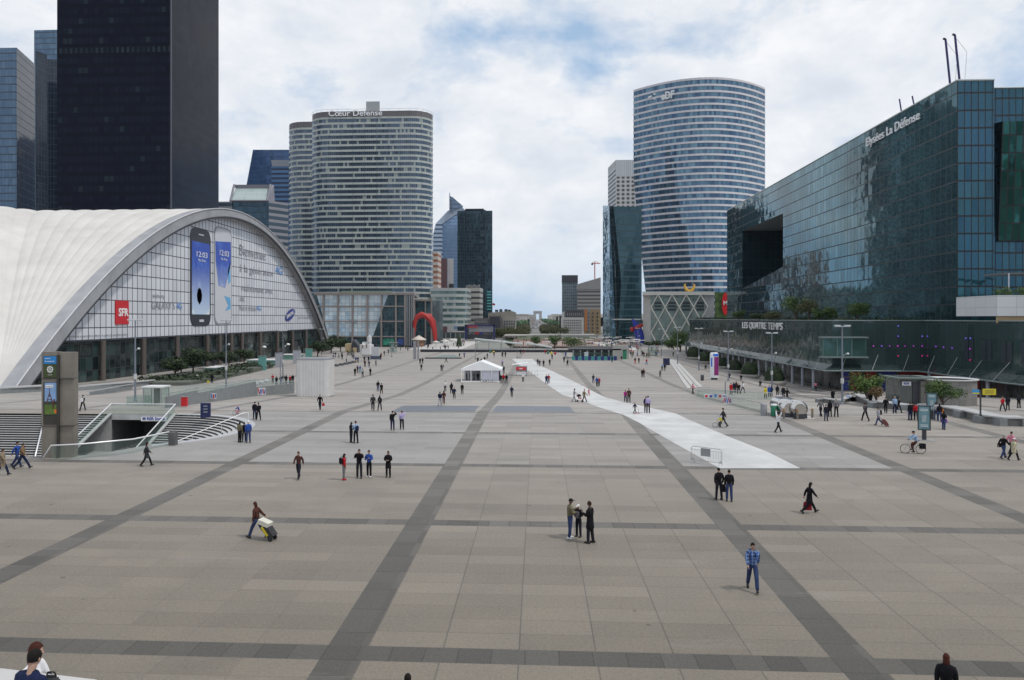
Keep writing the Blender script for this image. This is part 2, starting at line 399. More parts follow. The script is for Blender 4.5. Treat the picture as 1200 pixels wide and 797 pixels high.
for q in (((-9000,430),(9000,430),(9000,9500),(-9000,9500)),((-9000,-200),(-420,-200),(-420,430),(-9000,430)),((420,-200),(9000,-200),(9000,430),(420,430)),((-420,-200),(420,-200),(420,-40),(-420,-40))):
    mb.add([(x,y,T if (y>400 or abs(x)>419) else 0) for x,y in q],[(0,1,2,3)])
tag(mb.build('ground',M('town_ground',(.20,.195,.18),.9,var=.3,scale=.02)),'flat town ground running out to the horizon','ground',kind='structure')
def sheet(pix,name,mat,dz=.008,sub=6,kind='structure',label=None,cat=None,flat=False):
    """polygon laid on the ground, given as left edge and right edge pixel lists"""
    L,Rr=pix; mb=MB()
    def samp(e,t):
        n=len(e)-1; k=min(int(t*n),n-1); f=t*n-k
        return (e[k][0]+(e[k+1][0]-e[k][0])*f, e[k][1]+(e[k+1][1]-e[k][1])*f)
    n=(len(L)-1)*sub; rows=[]
    for i in range(n+1):
        a=gnd(*samp(L,i/n)); b=gnd(*samp(Rr,i/n))
        row=[]
        for k in range(5):
            p=a.lerp(b,k/4); row.append((p.x,p.y,zg(p.x,p.y)+dz))
        rows.append(row)
    for i in range(n):
        for k in range(4): mb.add([rows[i][k],rows[i][k+1],rows[i+1][k+1],rows[i+1][k]],[(0,1,2,3)])
    o=mb.build(name,mat); tag(o,label,cat,kind=kind); return o
def stripmat():
    g=N('white_walkway'); tc=g.n('ShaderNodeTexCoord').outputs['Object']
    f=g.noise(tc,.25,5,.6); f2=g.noise(tc,5.,4,.7)
    sp=g.n('ShaderNodeSeparateXYZ'); g.put(sp.inputs[0],tc)
    j=g.math('MAXIMUM',g.math('LESS_THAN',g.math('FRACT',g.math('DIVIDE',sp.outputs[1],2.)),.02),g.math('LESS_THAN',g.math('FRACT',g.math('DIVIDE',sp.outputs[0],2.)),.02))
    c=g.mix(g.rmp(f,.35,.7),(.46,.46,.455),(.64,.64,.63)); c=g.mix(g.rmp(f2,.5,.75,0.,.25),c,(.45,.45,.44)); c=g.mix(g.math('MULTIPLY',j,.25),c,(.3,.3,.3))
    return g.P(Base_Color=c,Roughness=.6)
Ledge=[(600,420.7),(607,426.7),(625.3,438.7),(641,450.7),(660,463.3),(673,466.7),(688,472),(700,476.7),(718,482.5),(730,486),(748,495),(770,508),(793,521),(843,549)]
Redge=[(624,420.7),(633,428.7),(646.7,434.7),(673,447.3),(700,461.2),(710,466),(733,471.7),(763,478.3),(793,485),(806.7,491.7),(830,501.7),(856.7,513),(900,530),(938,549)]
sheet((Ledge,Redge),'white_walkway',stripmat(),.012,label='long white walkway laid diagonally across the esplanade',cat='path')
gm=M('grey_paving_inlay',(.13,.145,.17),.5,var=.15,scale=3)
sheet(([(472,475.5),(459,482.5)],[(562,475.5),(556,482.5)]),'grey_inlay',gm,.010,2,label='dark blue grey paving rectangle left of the dark band',cat='paving')
sheet(([(582,475.5),(576,482.5)],[(668,476.5),(673,483.5)]),'grey_inlay',gm,.010,2,label='dark blue grey paving rectangle right of the dark band',cat='paving')
# pit: floor, walls, stairs
PT=thing('metro_entrance','sunken metro entrance with curved stairs and dark tunnel mouth','metro entrance',(-42,70,0))
ston=M('pit_stone',(.42,.42,.41),.7,var=.12,scale=1.2,bump=.2); dark=M('pit_dark_wall',(.10,.10,.10),.7,var=.2)
MB().cap([(-70,56.1),(-39.6,56.1),(-33.2,56.7),(-26,62),(-26,82),(-38.4,81),(-38.4,88),(-45.2,88),(-45.2,81),(-70,81)],-4.).build('floor',ston,PT)
MB().wall(PIT,-4,-.02,closed=True).build('retaining_wall',ston,PT)
MB().box((-41.8,81.15,-.31),(7.2,.3,.58)).build('tunnel_lintel',ston,PT)
mb=MB(); mb.wall([(-45.3,81.1),(-45.3,88)],-4,-.6); mb.wall([(-38.35,88),(-38.35,81.1)],-4,-.6); mb.wall([(-45.3,88),(-38.35,88)],-4,-.6)
mb.add([(-45.3,81.2,-.6),(-38.3,81.2,-.6),(-38.3,88,-.6),(-45.3,88,-.6)],[(0,1,2,3)]); mb.build('tunnel_lining',dark,PT)
# remove the part of the retaining wall in front of the tunnel: wall is one ring, so cut it out
o=[c for c in PT.children if c.name.startswith('retaining_wall')][0]
bm=bmesh.new(); bm.from_mesh(o.data); bm.faces.ensure_lookup_table()
f0=bm.faces[0]; bmesh.ops.delete(bm,geom=[f0],context='FACES'); bm.to_mesh(o.data); bm.free()
mb=MB(); mb.wall([(-70,81),(-45.3,81)],-4,-.02); mb.build('stair_head_wall',ston,PT)
NS=22; rise=3.9/NS; tr=9./NS
def stepmat():
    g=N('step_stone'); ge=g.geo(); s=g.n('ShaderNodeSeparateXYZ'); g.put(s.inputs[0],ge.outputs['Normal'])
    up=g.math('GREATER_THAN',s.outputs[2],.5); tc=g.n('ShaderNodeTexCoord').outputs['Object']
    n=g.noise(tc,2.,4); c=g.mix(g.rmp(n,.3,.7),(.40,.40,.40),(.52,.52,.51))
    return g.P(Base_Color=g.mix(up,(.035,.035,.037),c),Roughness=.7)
STEP=stepmat()
mb=MB()
for i in range(NS):
    y1=81-i*tr; y0=y1-tr; z=-.02-i*rise-rise
    mb.add([(-70,y0,z),(-45.5,y0,z),(-45.5,y1,z),(-70,y1,z)],[(0,1,2,3)])
    mb.add([(-70,y1,z),(-45.5,y1,z),(-45.5,y1,z+rise),(-70,y1,z+rise)],[(0,1,2,3)])
mb.build('straight_stairs',STEP,PT)
mb=MB(); angs=[R(90-7*k) for k in range(0,21)]
for i in range(NS):
    r1=PR-i*tr*.98; r0=r1-tr*.98; z=-.02-(i+1)*rise
    for a,b in zip(angs,angs[1:]):
        P0=lambda r,t,zz:(PC.x+r*math.cos(t),PC.y+r*math.sin(t),zz)
        mb.add([P0(r0,a,z),P0(r0,b,z),P0(r1,b,z),P0(r1,a,z)],[(3,2,1,0)])
        mb.add([P0(r1,a,z),P0(r1,b,z),P0(r1,b,z+rise),P0(r1,a,z+rise)],[(0,1,2,3)])
mb.build('curved_stairs',STEP,PT)
# stringer walls beside the tunnel (sloping tops) + glass + rails
steel=M('brushed_steel',(.55,.56,.57),.3,1.,var=.05); rail=M('handrail_steel',(.8,.8,.8),.35,.6,var=.03); gl=glassy('balustrade_glass')
for X in (-45.4,-38.4):
    mb=MB(); prof=[(81,-.02),(81,.12),(71.6,-3.75),(71.6,-4)]
    for dx,fl in ((-.15,1),(.15,0)):
        vs=[(X+dx,y,z) for y,z in prof]; mb.add(vs,[(0,1,2,3) if fl else (3,2,1,0)])
    mb.add([(X-.15,81,.12),(X+.15,81,.12),(X+.15,71.6,-3.75),(X-.15,71.6,-3.75)],[(0,3,2,1)])
    mb.add([(X-.15,71.6,-4),(X+.15,71.6,-4),(X+.15,71.6,-3.75),(X-.15,71.6,-3.75)],[(0,1,2,3)])
    mb.build('stringer_wall',ston,PT)
    MB().add([(X,81,.1),(X,71.6,-3.8),(X,71.6,-2.85),(X,81,1.05)],[(0,1,2,3)]).build('glass_panel',gl,PT)
    MB().tube([(X,81.2,1.08),(X,71.5,-2.82),(X,71.2,-2.85)],.07).build('handrail',rail,PT)
MB().add([(-45.4,81.1,.02),(-38.4,81.1,.02),(-38.4,81.1,1.05),(-45.4,81.1,1.05)],[(0,1,2,3)]).build('glass_panel',gl,PT)
MB().tube([(-45.4,81.1,1.08),(-38.4,81.1,1.08)],.05).build('handrail',rail,PT)
# near parapet of glass
gp=[tuple(gnd(*q))[:2] for q in ((60,539.8),(95,538),(156,531.5),(198,522))]
mb=MB(); rb=MB()
for a,b in zip(gp,gp[1:]): mb.wall([a,b],.03,1.05)
mb.build('glass_panel',gl,PT)
MB().tube([(gp[0][0]-.9,gp[0][1]+.5,.1)]+[(x,y,1.08) for x,y in gp],.06).build('handrail',rail,PT)
MB().box((gp[-1][0]+.25,gp[-1][1]+.2,.5),(.5,.6,1.1)).build('end_post',dark,PT)
# kerb of pale stone around the curved stairs
mb=MB()
for a,b in zip(angs,angs[1:]):
    P0=lambda r,t,zz:(PC.x+r*math.cos(t),PC.y+r*math.sin(t),zz); mb.add([P0(PR,a,.006),P0(PR,b,.006),P0(PR+.9,b,.006),P0(PR+.9,a,.006)],[(3,2,1,0)])
mb.build('pale_kerb',M('kerb_stone',(.42,.425,.44),.7),PT)
# stair handrails
A=Vector((PC.x+11.3*math.cos(R(25)),PC.y+11.3*math.sin(R(25)),0)); B=Vector((-34.6,64.5,-3.0))
mb=MB().tube([A,A+Vector((0,0,1.0)),A+Vector((-.4,-.3,1.02)),B+Vector((0,0,1))],.035)
for t in (.25,.5,.75): p=A.lerp(B,t); mb.tube([p+Vector((0,0,-.2)),p+Vector((0,0,1))],.025)
mb.build('handrail',rail,PT)
A=Vector((-52.5,80.6,0)); B=Vector((-42.8,66,-3.9))
A=Vector((-52.3,81.0,0)); B=Vector((-47.6,71.8,-3.9))
mb=MB().tube([A,A+Vector((0,0,1.)),B+Vector((0,0,1)),B],.07); mb.build('handrail',rail,PT)
p=Vector((-39.9,81.0,-.5)); MB().box((-40.6,80.95,-.5),(2.8,.1,.42)).build('direction_sign',M('sign_white',(.8,.8,.82),.5,var=0),PT)
put_text('M RER Sortie',(-41.8,80.88,-.6),(1,0,0),2.4,M('sign_blue',(.05,.07,.35),.5,var=0),PT,'lettering',ext=.01)
# ================================================================ BUILDINGS
def pl(u,Y): p=at(u,YH,Y); return (p.x,p.y)
def zat(v,u,Y): return at(u,v,Y).z
gz=-3.1
roofm=M('flat_roof',(.22,.22,.22),.9)
# ---- vaulted hall on the left
hall=thing('exhibition_hall','low white vaulted exhibition hall with huge gridded facade and phone advertisements','building',(-142,217,gz))
VA=Vector((-86,120,0)); VB=Vector((-86,314,0)); VC=Vector((-254,217,0)); G=(VA+VB+VC)/3
shellm=N('vault_skin'); tc=shellm.n('ShaderNodeTexCoord').outputs['Object']
f=shellm.noise(tc,.12,5,.6); f2=shellm.noise(tc,.9,4,.7)
c=shellm.mix(shellm.rmp(f,.3,.7),(.52,.50,.47),(.64,.62,.59)); c=shellm.mix(shellm.rmp(f2,.5,.8,0.,.15),c,(.40,.38,.35)); shellm.P(Base_Color=c,Roughness=.75)
PK=42.
mb=MB(); NSG=144; NT=40; RIB=9
for V,V1,V2 in ((VA,VB,VC),(VB,VC,VA),(VC,VA,VB)):
    grid=[]
    for i in range(NSG+1):
        s=i/NSG; m1=(V+V1)/2; m2=(V+V2)/2
        Rg=m1.lerp(G,s*2) if s<.5 else G.lerp(m2,s*2-1)
        row=[]
        for k in range(NT+1):
            t=k/NT; p=V.lerp(Rg,t); z=-2.2+PK*(1-(1-t)**2)
            b=abs(math.sin(PI*RIB*2*s)); z+= (b**.8)*.28*min(1,t*2.2)*(1 if 0<s<1 else 0)
            row.append((p.x,p.y,z))
        grid.append(row)
    for i in range(NSG):
        for k in range(NT):
            mb.add([grid[i][k],grid[i+1][k],grid[i+1][k+1],grid[i][k+1]],[(0,1,2,3)])
mb.build('vault_shell',shellm.m,hall)
def arch(Y): return -2.2+PK*(1-((217-Y)/97.)**2)
fas=M('vault_fascia',(.31,.315,.33),.6,var=.15,scale=.3); drk=M('dark_rim',(.03,.035,.045),.4)
fd_=lambda Y:2.2-1.3*sm((Y-150)/130)
mb=MB(); N_=80
pts=[120+194*i/N_ for i in range(N_+1)]
def slope(Y): return -2*PK*(Y-217)/97.**2
def off(Y,d):   # point d metres inward of the arch, normal direction
    s=slope(Y); L=math.hypot(1,s); return (Y+ s/L*d, arch(Y)-d/L)
for a,b in zip(pts,pts[1:]):
    (ya,za),(yb,zb)=off(a,-.3),off(b,-.3); (yc,zc),(yd,zd)=off(a,fd_(a)),off(b,fd_(b))
    mb.add([(-83.6,ya,za),(-83.6,yb,zb),(-83.6,yd,zd),(-83.6,yc,zc)],[(3,2,1,0)])
    mb.add([(-83.6,ya,za),(-83.6,yb,zb),(-86.2,yb,zb),(-86.2,ya,za)],[(0,1,2,3)])
    mb.add([(-83.6,yc,zc),(-83.6,yd,zd),(-86.2,yd,zd),(-86.2,yc,zc)],[(3,2,1,0)])
mb.build('vault_fascia',fas,hall)
MB().tube([(-83.9,*off(y,fd_(y)+.2)) for y in pts],.35,6).build('rim_strip',drk,hall)
MB().tube([(-83.5,*off(y,-.3)) for y in pts],.14,6).build('edge_trim',M('trim_white',(.52,.52,.54),.6),hall)
panel=glassgrid('hall_panels',2.05,2.75,(.56,.575,.62),(.68,.695,.735),(.07,.07,.09),fw=.25,fh=.21,tilt=.006,wob=.003,rough=.3,metal=.0,framerough=.6)
low=glassgrid('hall_low_glass',2.05,2.6,(.012,.022,.024),(.06,.10,.10),(.025,.025,.028),fw=.22,fh=.2,tilt=.02,wob=.02,rough=.08,metal=.3,bp=2.5)
mb=MB(); n=160; ys=[121+192*i/n for i in range(n+1)]
ztop=lambda Y: max(-2.0,arch(Y)-fd_(Y)+.2)
for a,b in zip(ys,ys[1:]):
    za,zb=ztop(a),ztop(b)
    if max(za,zb)>6: mb.add([(-86,a,6),(-86,b,6),(-86,b,max(6,zb)),(-86,a,max(6,za))],[(0,1,2,3)],[[(a,6),(b,6),(b,max(6,zb)),(a,max(6,za))]])
mb.build('gridded_facade',panel,hall)
mb=MB()
for a,b in zip(ys,ys[1:]):
    za,zb=min(6,ztop(a)),min(6,ztop(b))
    mb.add([(-86.4,a,-3),(-86.4,b,-3),(-86.4,b,zb),(-86.4,a,za)],[(0,1,2,3)],[[(a,-3),(b,-3),(b,zb),(a,za)]])
mb.build('lower_glazing',low,hall)
MB().box((-86,217,5.95),(.5,166,.35)).build('transom_beam',drk,hall)
for Y in (150,166,182,199,207,215,223,238,254,270,286):
    MB().tube([(-85.6,Y,-3),(-85.6,Y,5.8)],.55,10).build('column',M('hall_column',(.10,.085,.075),.7),hall)
for Y in (199,215,270): MB().box((-86.1,Y+4,-.3),(.4,5.4,4.6)).build('entrance',drk,hall)
# advertisements on the facade
ad=thing('wall_poster','square red poster with three white capital letters on the gridded facade','poster',(-85.8,157.5,11.5))
MB().box((-85.85,157.6,11.4),(.12,5.2,4.9)).build('panel',M('poster_red',(.55,.012,.02),.5,var=.03),ad)
wt=M('letter_white',(.8,.8,.8),.5,var=0); gt=M('letter_grey',(.24,.24,.28),.6,var=0); bt=M('letter_blue',(.10,.28,.62),.5,var=0); nv=M('oval_navy',(.012,.03,.22),.5,var=0)
put_text('SFR',(-85.75,156.1,10.6),(0,1,0),3.9,wt,ad,ext=.02,height=1.7,bold=.03)
def phone(name,label,Y0,Y1,z0,z1,full):
    ph=thing(name,label,'advertisement',(-85.8,(Y0+Y1)/2,z0),'phone pictures on the hall facade')
    def rr(y0,y1,a,b,rad,x,mat,nm,par=ph):
        pts=[]
        for cx,cz,s in ((y1-rad,b-rad,0),(y0+rad,b-rad,90),(y0+rad,a+rad,180),(y1-rad,a+rad,270)):
            for k in range(7): t=R(s+15*k); pts.append((cx+rad*math.cos(t),cz+rad*1.25*math.sin(t) if 0 else cz+rad*math.sin(t)))
        m=MB(); fr=[(x,p[0],p[1]) for p in pts]; bk=[(x-.06,p[0],p[1]) for p in pts]
        m.add(fr,[tuple(range(len(fr)))]); 
        for i in range(len(fr)):
            j=(i+1)%len(fr); m.add([fr[i],bk[i],bk[j],fr[j]],[(0,1,2,3)])
        return m.build(nm,mat,par)
    Lz=z1-z0; W=Y1-Y0
    case=M('phone_dark',(.02,.022,.03),.4,var=0); 
    if full: rr(Y0,Y1,z0,z1,W*.22,-85.86,case,'casing')
    else: rr(Y0,Y1,z0,z1,W*.22,-85.86,M('phone_outline',(.30,.31,.34),.5,var=0),'casing'); rr(Y0+.5,Y1-.5,z0+.5,z1-.5,W*.2,-85.84,M('phone_pale',(.56,.57,.61),.5,var=0),'casing_front')
    g=N('phone_screen' if full else 'phone_screen_pale'); tcx=g.n('ShaderNodeTexCoord').outputs['Object']; s=g.n('ShaderNodeSeparateXYZ'); g.put(s.inputs[0],tcx)
    fz=g.rmp(s.outputs[2],Lz*.15,Lz*.62,0.,1.); nn=g.noise(tcx,.22,3)
    c=g.mix(fz,(.50,.62,.78),(.02,.07,.42)); c=g.mix(g.rmp(nn,.5,.62),c,g.mix(fz,(.75,.80,.86),(.05,.13,.52)))
    g.P(Base_Color=c,Roughness=.4)
    if full:
        rr(Y0+W*.07,Y1-W*.07,z0+Lz*.12,z1-Lz*.14,.3,-85.80,g.m,'screen')
        MB().box((-85.78,(Y0+Y1)/2+W*.02,z0+Lz*.055),(.05,W*.22,Lz*.025)).build('home_button',M('phone_pale',(.56,.57,.61),.5,var=0),ph)
        MB().box((-85.78,(Y0+Y1)/2,z1-Lz*.06),(.05,W*.25,Lz*.012)).build('speaker_slot',M('phone_pale',(.56,.57,.61),.5,var=0),ph)
        m=MB(); m.lathe([(0,-2),(W*.10,-1),(W*.13,.4),(W*.08,1.9),(0,2.3)],(0,0,0),12)
        mm=MB(); mm.add([(-85.79,Y0+W*.42+v[0]*1.,z0+Lz*.30+v[2]) for v in m.v],[f for f in m.f]); mm.build('seed_head',case,ph)
    else:
        c0=(Y0+Y1)/2
        pts=[(Y0+.6,z1-Lz*.16),(Y1-.8,z1-Lz*.13),(Y1-.8,z1-Lz*.36),(c0+1.2,z1-Lz*.62),(Y0+2.6,z1-Lz*.60),(Y0+.8,z1-Lz*.36)]
        MB().add([(-85.80,y,z) for y,z in pts],[tuple(range(6))]).build('screen',g.m,ph)
        pts=[(c0+.5,z0+Lz*.30),(Y1-1.2,z0+Lz*.28),(Y1-.9,z0+Lz*.17),(c0+1,z0+Lz*.14),(Y1-2.6,z0+Lz*.2)]
        MB().add([(-85.80,y,z) for y,z in pts],[tuple(range(5))]).build('blue_swirl',M('swirl_blue',(.12,.38,.66),.5,var=.2),ph)
        pts=[(Y1-3.0,z0+Lz*.56),(Y1-1.2,z0+Lz*.66),(Y1-1.1,z0+Lz*.45),(Y1-2.6,z0+Lz*.42)]
        MB().add([(-85.80,y,z) for y,z in pts],[tuple(range(4))]).build('blue_swirl',M('swirl_blue'),ph)
    put_text('12:03',(-85.74,Y0+W*.28,z1-Lz*.29),(0,1,0),W*.52,wt,ph,ext=.01,height=Lz*.055,bold=0)
    put_text('Mar. 29 mai',(-85.74,Y0+W*.36,z1-Lz*.335),(0,1,0),W*.34,wt,ph,ext=.01,bold=0)
phone('phone_advertisement','tall dark phone picture with blue lock screen, left of the pair',189.6,201.8,8.2,33.,True)
phone('phone_advertisement','pale outlined phone picture with partly faded blue screen, right of the pair',204.,216.,8.4,35.,False)
def slogan(label,txt,u0,u1,v,h,mat=gt,extra=None,bold=0.0):
    a=on_x(u0,v,-85.85); b=on_x(u1,v,-85.85)
    t=thing('slogan',label,'sign',tuple(a),'printed slogans on the hall facade')
    put_text(txt,a,(0,1,0),b.y-a.y,mat,t,ext=.02,height=h*a.y/F,bold=-.012)
    if extra:
        c=on_x(extra[1],v,-85.85); d=on_x(extra[2],v,-85.85); put_text(extra[0],c,(0,1,0),d.y-c.y,bt,t,ext=.02,height=h*a.y/F*.9,bold=bold)
slogan('first slogan line reading Bienvenue high on the gridded facade','Bienvenue',281,311,299,13)
slogan('second slogan line ending in a blue 4G mark','à la génération',281,320,321,12,extra=('4G',323,331))
slogan('third faint slogan line under the second','maintenant avec',283,320,341,8)
slogan('fourth small faint slogan line lowest in its column','avec',281,287,353,5)
slogan('fifth faint slogan line ending in blue','Notre réseau',281,300,364,7,extra=('4G',301,306))
slogan('small faint word printed above the row of capitals left of the phones','samsung',179,193,350,5)
slogan('row of faint capitals printed left of the dark phone picture','GALAXY S',178,205,362,9,extra=('4G',207,213))
slogan('tiny text beside the navy oval low on the facade','partenaire',350,364,374,3)
slogan('long thin line of tiny text low on the left of the facade',"l'évènement de la rentrée au parvis de la défense - le centre des nouvelles industries",64,150,397,3.5)
ov=thing('oval_logo','tilted navy oval with white lettering low on the gridded facade','sign',(-85.7,281,11.)) 
c0=on_x(340,369,-85.8)
pts=[]
for k in range(28):
    t=2*PI*k/28; a,b=5.4*math.cos(t),1.75*math.sin(t); ca,sa=math.cos(R(14)),math.sin(R(14)); pts.append((c0.y+a*ca-b*sa,c0.z+a*sa+b*ca))
m=MB(); m.add([(-85.75,y,z) for y,z in pts],[tuple(range(28))]); m.build('oval_panel',nv,ov)
put_text('SAMSUNG',(-85.66,c0.y-3.9,c0.z-1.45),(0,math.cos(R(14)),math.sin(R(14))),7.6,wt,ov,ext=.01,updir=(0,-math.sin(R(14)),math.cos(R(14))),bold=.02,height=1.3)

# ---- generic towers
def ring_tower(name,label,cat,plan,z0,z1,nf,spm,glm,frac=.62,start=0,fn=None,cap=True,top=0.,topm=None,loc=None):
    """plan: closed list; each storey's window band is its own part"""
    c=(sum(p[0] for p in plan)/len(plan),sum(p[1] for p in plan)/len(plan))
    t=thing(name,label,cat,(c[0],c[1],z0)); fh=(z1-z0)/nf
    a=sum(plan[i][0]*plan[(i+1)%len(plan)][1]-plan[(i+1)%len(plan)][0]*plan[i][1] for i in range(len(plan)))
    if a<0: plan=plan[::-1]
    fn=fn or (lambda p,z:p)
    def ring(m,zA,zB,d,mi=0):
        n=len(plan); u=0
        for i in range(n):
            p,q=plan[i],plan[(i+1)%n]; 
            L=math.hypot(p[0]-q[0],p[1]-q[1])
            def o(pt,z):
                x,y=fn(pt,z); dx,dy=x-c[0],y-c[1]; l=math.hypot(dx,dy) or 1; return (x+dx/l*d,y+dy/l*d,z)
            m.add([o(p,zA),o(q,zA),o(q,zB),o(p,zB)],[(0,1,2,3)],[[(u,(zA-z0)/fh*4),(u+L,(zA-z0)/fh*4),(u+L,(zB-z0)/fh*4),(u,(zB-z0)/fh*4)]],mi); u+=L
    body=MB(); 
    for k in range(nf):
        za=z0+k*fh; zb=za+fh*(1-frac); ring(body,za,zb,.25)
        for zz in (za,zb):
            n=len(plan)
            for i in range(n):
                p,q=plan[i],plan[(i+1)%n]
                def o(pt,d):
                    x,y=fn(pt,zz); dx,dy=x-c[0],y-c[1]; l=math.hypot(dx,dy) or 1; return (x+dx/l*d,y+dy/l*d,zz)
                body.add([o(p,0),o(q,0),o(q,.25),o(p,.25)],[(0,1,2,3)])
    if top: ring(body,z1,z1+top*.25,.25)
    body.build('storey_bands',spm,t)
    for k in range(nf):
        za=z0+k*fh+fh*(1-frac); zb=z0+(k+1)*fh
        m=MB(); ring(m,za,zb,0.); m.build('window_band',glm,t)
    if top:
        m=MB(); ring(m,z1+top*.25,z1+top,.05); m.build('parapet_screen',topm or spm,t)
    MB().cap([fn(p,z1) for p in plan],z1+top*.7).build('roof',roofm,t)
    return t
# twin rounded towers (left)
cg=glassgrid('office_glass_pale',1.35,4,(.02,.04,.075),(.07,.11,.17),(.19,.22,.21),fw=.12,fh=0,tilt=.02,wob=.01,rough=.1,metal=.35,blind=(.30,.335,.32),blindp=.07,spec=.6)
cs=glassgrid('pale_green_bands',8.1,50,(.40,.435,.415),(.47,.50,.475),(.22,.25,.24),fw=.3,fh=0,tilt=0,wob=0,rough=.5,metal=0)
lv=glassgrid('louvre_screen',1.2,50,(.13,.12,.125),(.17,.16,.165),(.07,.07,.075),fw=.35,fh=0,tilt=.0,wob=0,rough=.6,metal=0)
def stadium(cx,cy,hl,r,n=10,rz=0.):
    p=[]
    for k in range(n+1): t=R(-90+180*k/n); p.append((cx+hl-r+r*math.cos(t),cy+r*math.sin(t)))
    m=8
    for k in range(1,m): p.append((cx+hl-r-(2*(hl-r))*k/m,cy+r))
    for k in range(n+1): t=R(90+180*k/n); p.append((cx-hl+r+r*math.cos(t),cy+r*math.sin(t)))
    for k in range(1,m): p.append((cx-hl+r+(2*(hl-r))*k/m,cy-r))
    c,s=math.cos(rz),math.sin(rz)
    return [(cx+(x-cx)*c-(y-cy)*s,cy+(x-cx)*s+(y-cy)*c) for x,y in p]
Yc=545; a=pl(367,Yc); b=pl(507,Yc); cx=(a[0]+b[0])/2; hl=(b[0]-a[0])/2
zt=zat(139,437,Yc-14)
t=ring_tower('rounded_tower','broad pale green rounded office tower with lettering on its parapet','office tower',stadium(cx,Yc,hl,14),gz,zt,40,cs,cg,.63,top=5.2,topm=lv)
p0=at(385,136.3,Yc-14.6); p1=at(448,131,Yc-14.6)
put_text('Cœur Défense',(p0.x,Yc-14.6,p0.z),(1,0,0),p1.x-p0.x,M('sign_pale',(.85,.86,.88),.4,var=0),t,ext=.15,height=4.0,bold=.01)
MB().prism([pl(429,Yc),pl(445,Yc),pl(445,Yc+8),pl(429,Yc+8)],zt+2,zat(119,430,Yc)).build('roof_plant',M('plant_grey',(.35,.37,.38),.6),t)
m=MB()
ps=stadium(cx,Yc,hl+.2,14.2)
m.tube([(x,y,zt+6.6) for x,y in ps]+[(ps[0][0],ps[0][1],zt+6.6)],.1,4)
for x,y in ps: m.tube([(x,y,zt+5),(x,y,zt+6.6)],.08,4)
m.build('roof_railing',steel,t)
Yd=600; a=pl(340,Yd); b=pl(440,Yd); cx2=(a[0]+b[0])/2; hl2=(b[0]-a[0])/2
zt2=zat(152,350,Yd-14)
ring_tower('rounded_tower','pale green rounded office tower half hidden behind its broader twin','office tower',stadium(cx2,Yd,hl2,14),gz,zt2,39,cs,cg,.64,top=6,topm=lv)
# lens shaped tower (right)
eg=glassgrid('office_glass_blue',1.5,4,(.04,.09,.17),(.15,.27,.35),(.08,.12,.18),fw=.14,fh=0,tilt=.015,wob=.01,rough=.08,metal=.55,bp=1.2)
es=glassgrid('lilac_white_bands',3.,50,(.60,.57,.60),(.66,.63,.66),(.42,.40,.44),fw=.15,fh=0,tilt=0,wob=0,rough=.45,metal=0)
Ye=540; a=pl(742.5,Ye); b=pl(896.5,Ye); ex=(a[0]+b[0])/2; eh=(b[0]-a[0])/2; plan=[]
for k in range(25): t_=k/24; x=-eh+2*eh*t_; plan.append((ex+x,Ye-26*(1-(x/eh)**2)))
for k in range(1,24): t_=k/24; x=eh-2*eh*t_; plan.append((ex+x,Ye+20*(1-(x/eh)**2)))
zte=zat(108,745,Ye)
def efn(p,z):
    zc=zat(205,750,Ye)
    if z>=zc: return p
    f=(zc-z)/(zc+3.1); f=f**1.15
    x=p[0]; k=(ex+eh-x)/(2*eh); return (x+k*12.0*f,p[1])
t=ring_tower('lens_tower','tall blue glass tower striped with pale storey bands, lens shaped in plan','office tower',plan,gz,zte,41,es,eg,.68,fn=efn,top=1.5)
pp=at(760,112,Ye-14)
def esf(u):
    x=at(u,110,Ye-15).x-ex; y=Ye-26*(1-(x/eh)**2)-2.6; return Vector((at(u,110,y).x,y,0))
e0,e1=esf(775),esf(790); put_text('eDF',(e0.x,e0.y,at(774,117.5,e0.y).z),tuple(e1-e0),(e1-e0).length,wt,t,ext=.3,height=5.,bold=.03); e2=esf(760)
m=MB()
for dx,dz,rz_ in ((0,0,0),(3.2,1.6,0),(3.4,-1.4,0),(6.6,.2,0)): m.box((e2.x+dx+1,e2.y-dx*.45,at(762,113,e2.y).z+dz-.3),(2.6,.5,1.1),0,0,Matrix.Rotation(R(-25),3,'Y'))
m.build('emblem',wt,t)
zz=zte+3.2; m=MB(); m.tube([(ex-18,Ye-6,zz),(ex+12,Ye-6,zz+1.2)],.35,6); m.tube([(ex-8,Ye-6,zte),(ex-8,Ye-6,zz+.3)],.2,6); m.tube([(ex+2,Ye-6,zte),(ex+2,Ye-6,zz+.8)],.2,6); m.build('window_cleaning_gantry',M('gantry_grey',(.15,.15,.17),.6),t)

def block(name,label,poly,z0,z1,mat,cat='office tower',rm=None,extra=None,group=None):
    c=(sum(p[0] for p in poly)/len(poly),sum(p[1] for p in poly)/len(poly))
    t=thing(name,label,cat,(c[0],c[1],z0),group)
    a=sum(poly[i][0]*poly[(i+1)%len(poly)][1]-poly[(i+1)%len(poly)][0]*poly[i][1] for i in range(len(poly)))
    if a<0: poly=poly[::-1]
    if isinstance(mat,list):
        n=len(poly)
        for i in range(n): MB().wall([poly[i],poly[(i+1)%n]],z0,z1).build('facade',mat[i%len(mat)],t)
    else: MB().wall(poly,z0,z1,closed=True).build('facade',mat,t)
    MB().cap(poly,z1).build('roof',rm or roofm,t)
    return t
def rect(x0,y0,wx,wy,rz=0):
    c,s=math.cos(R(rz)),math.sin(R(rz)); return [(x0+a*c-b*s,y0+a*s+b*c) for a,b in ((0,0),(wx,0),(wx,wy),(0,wy))]
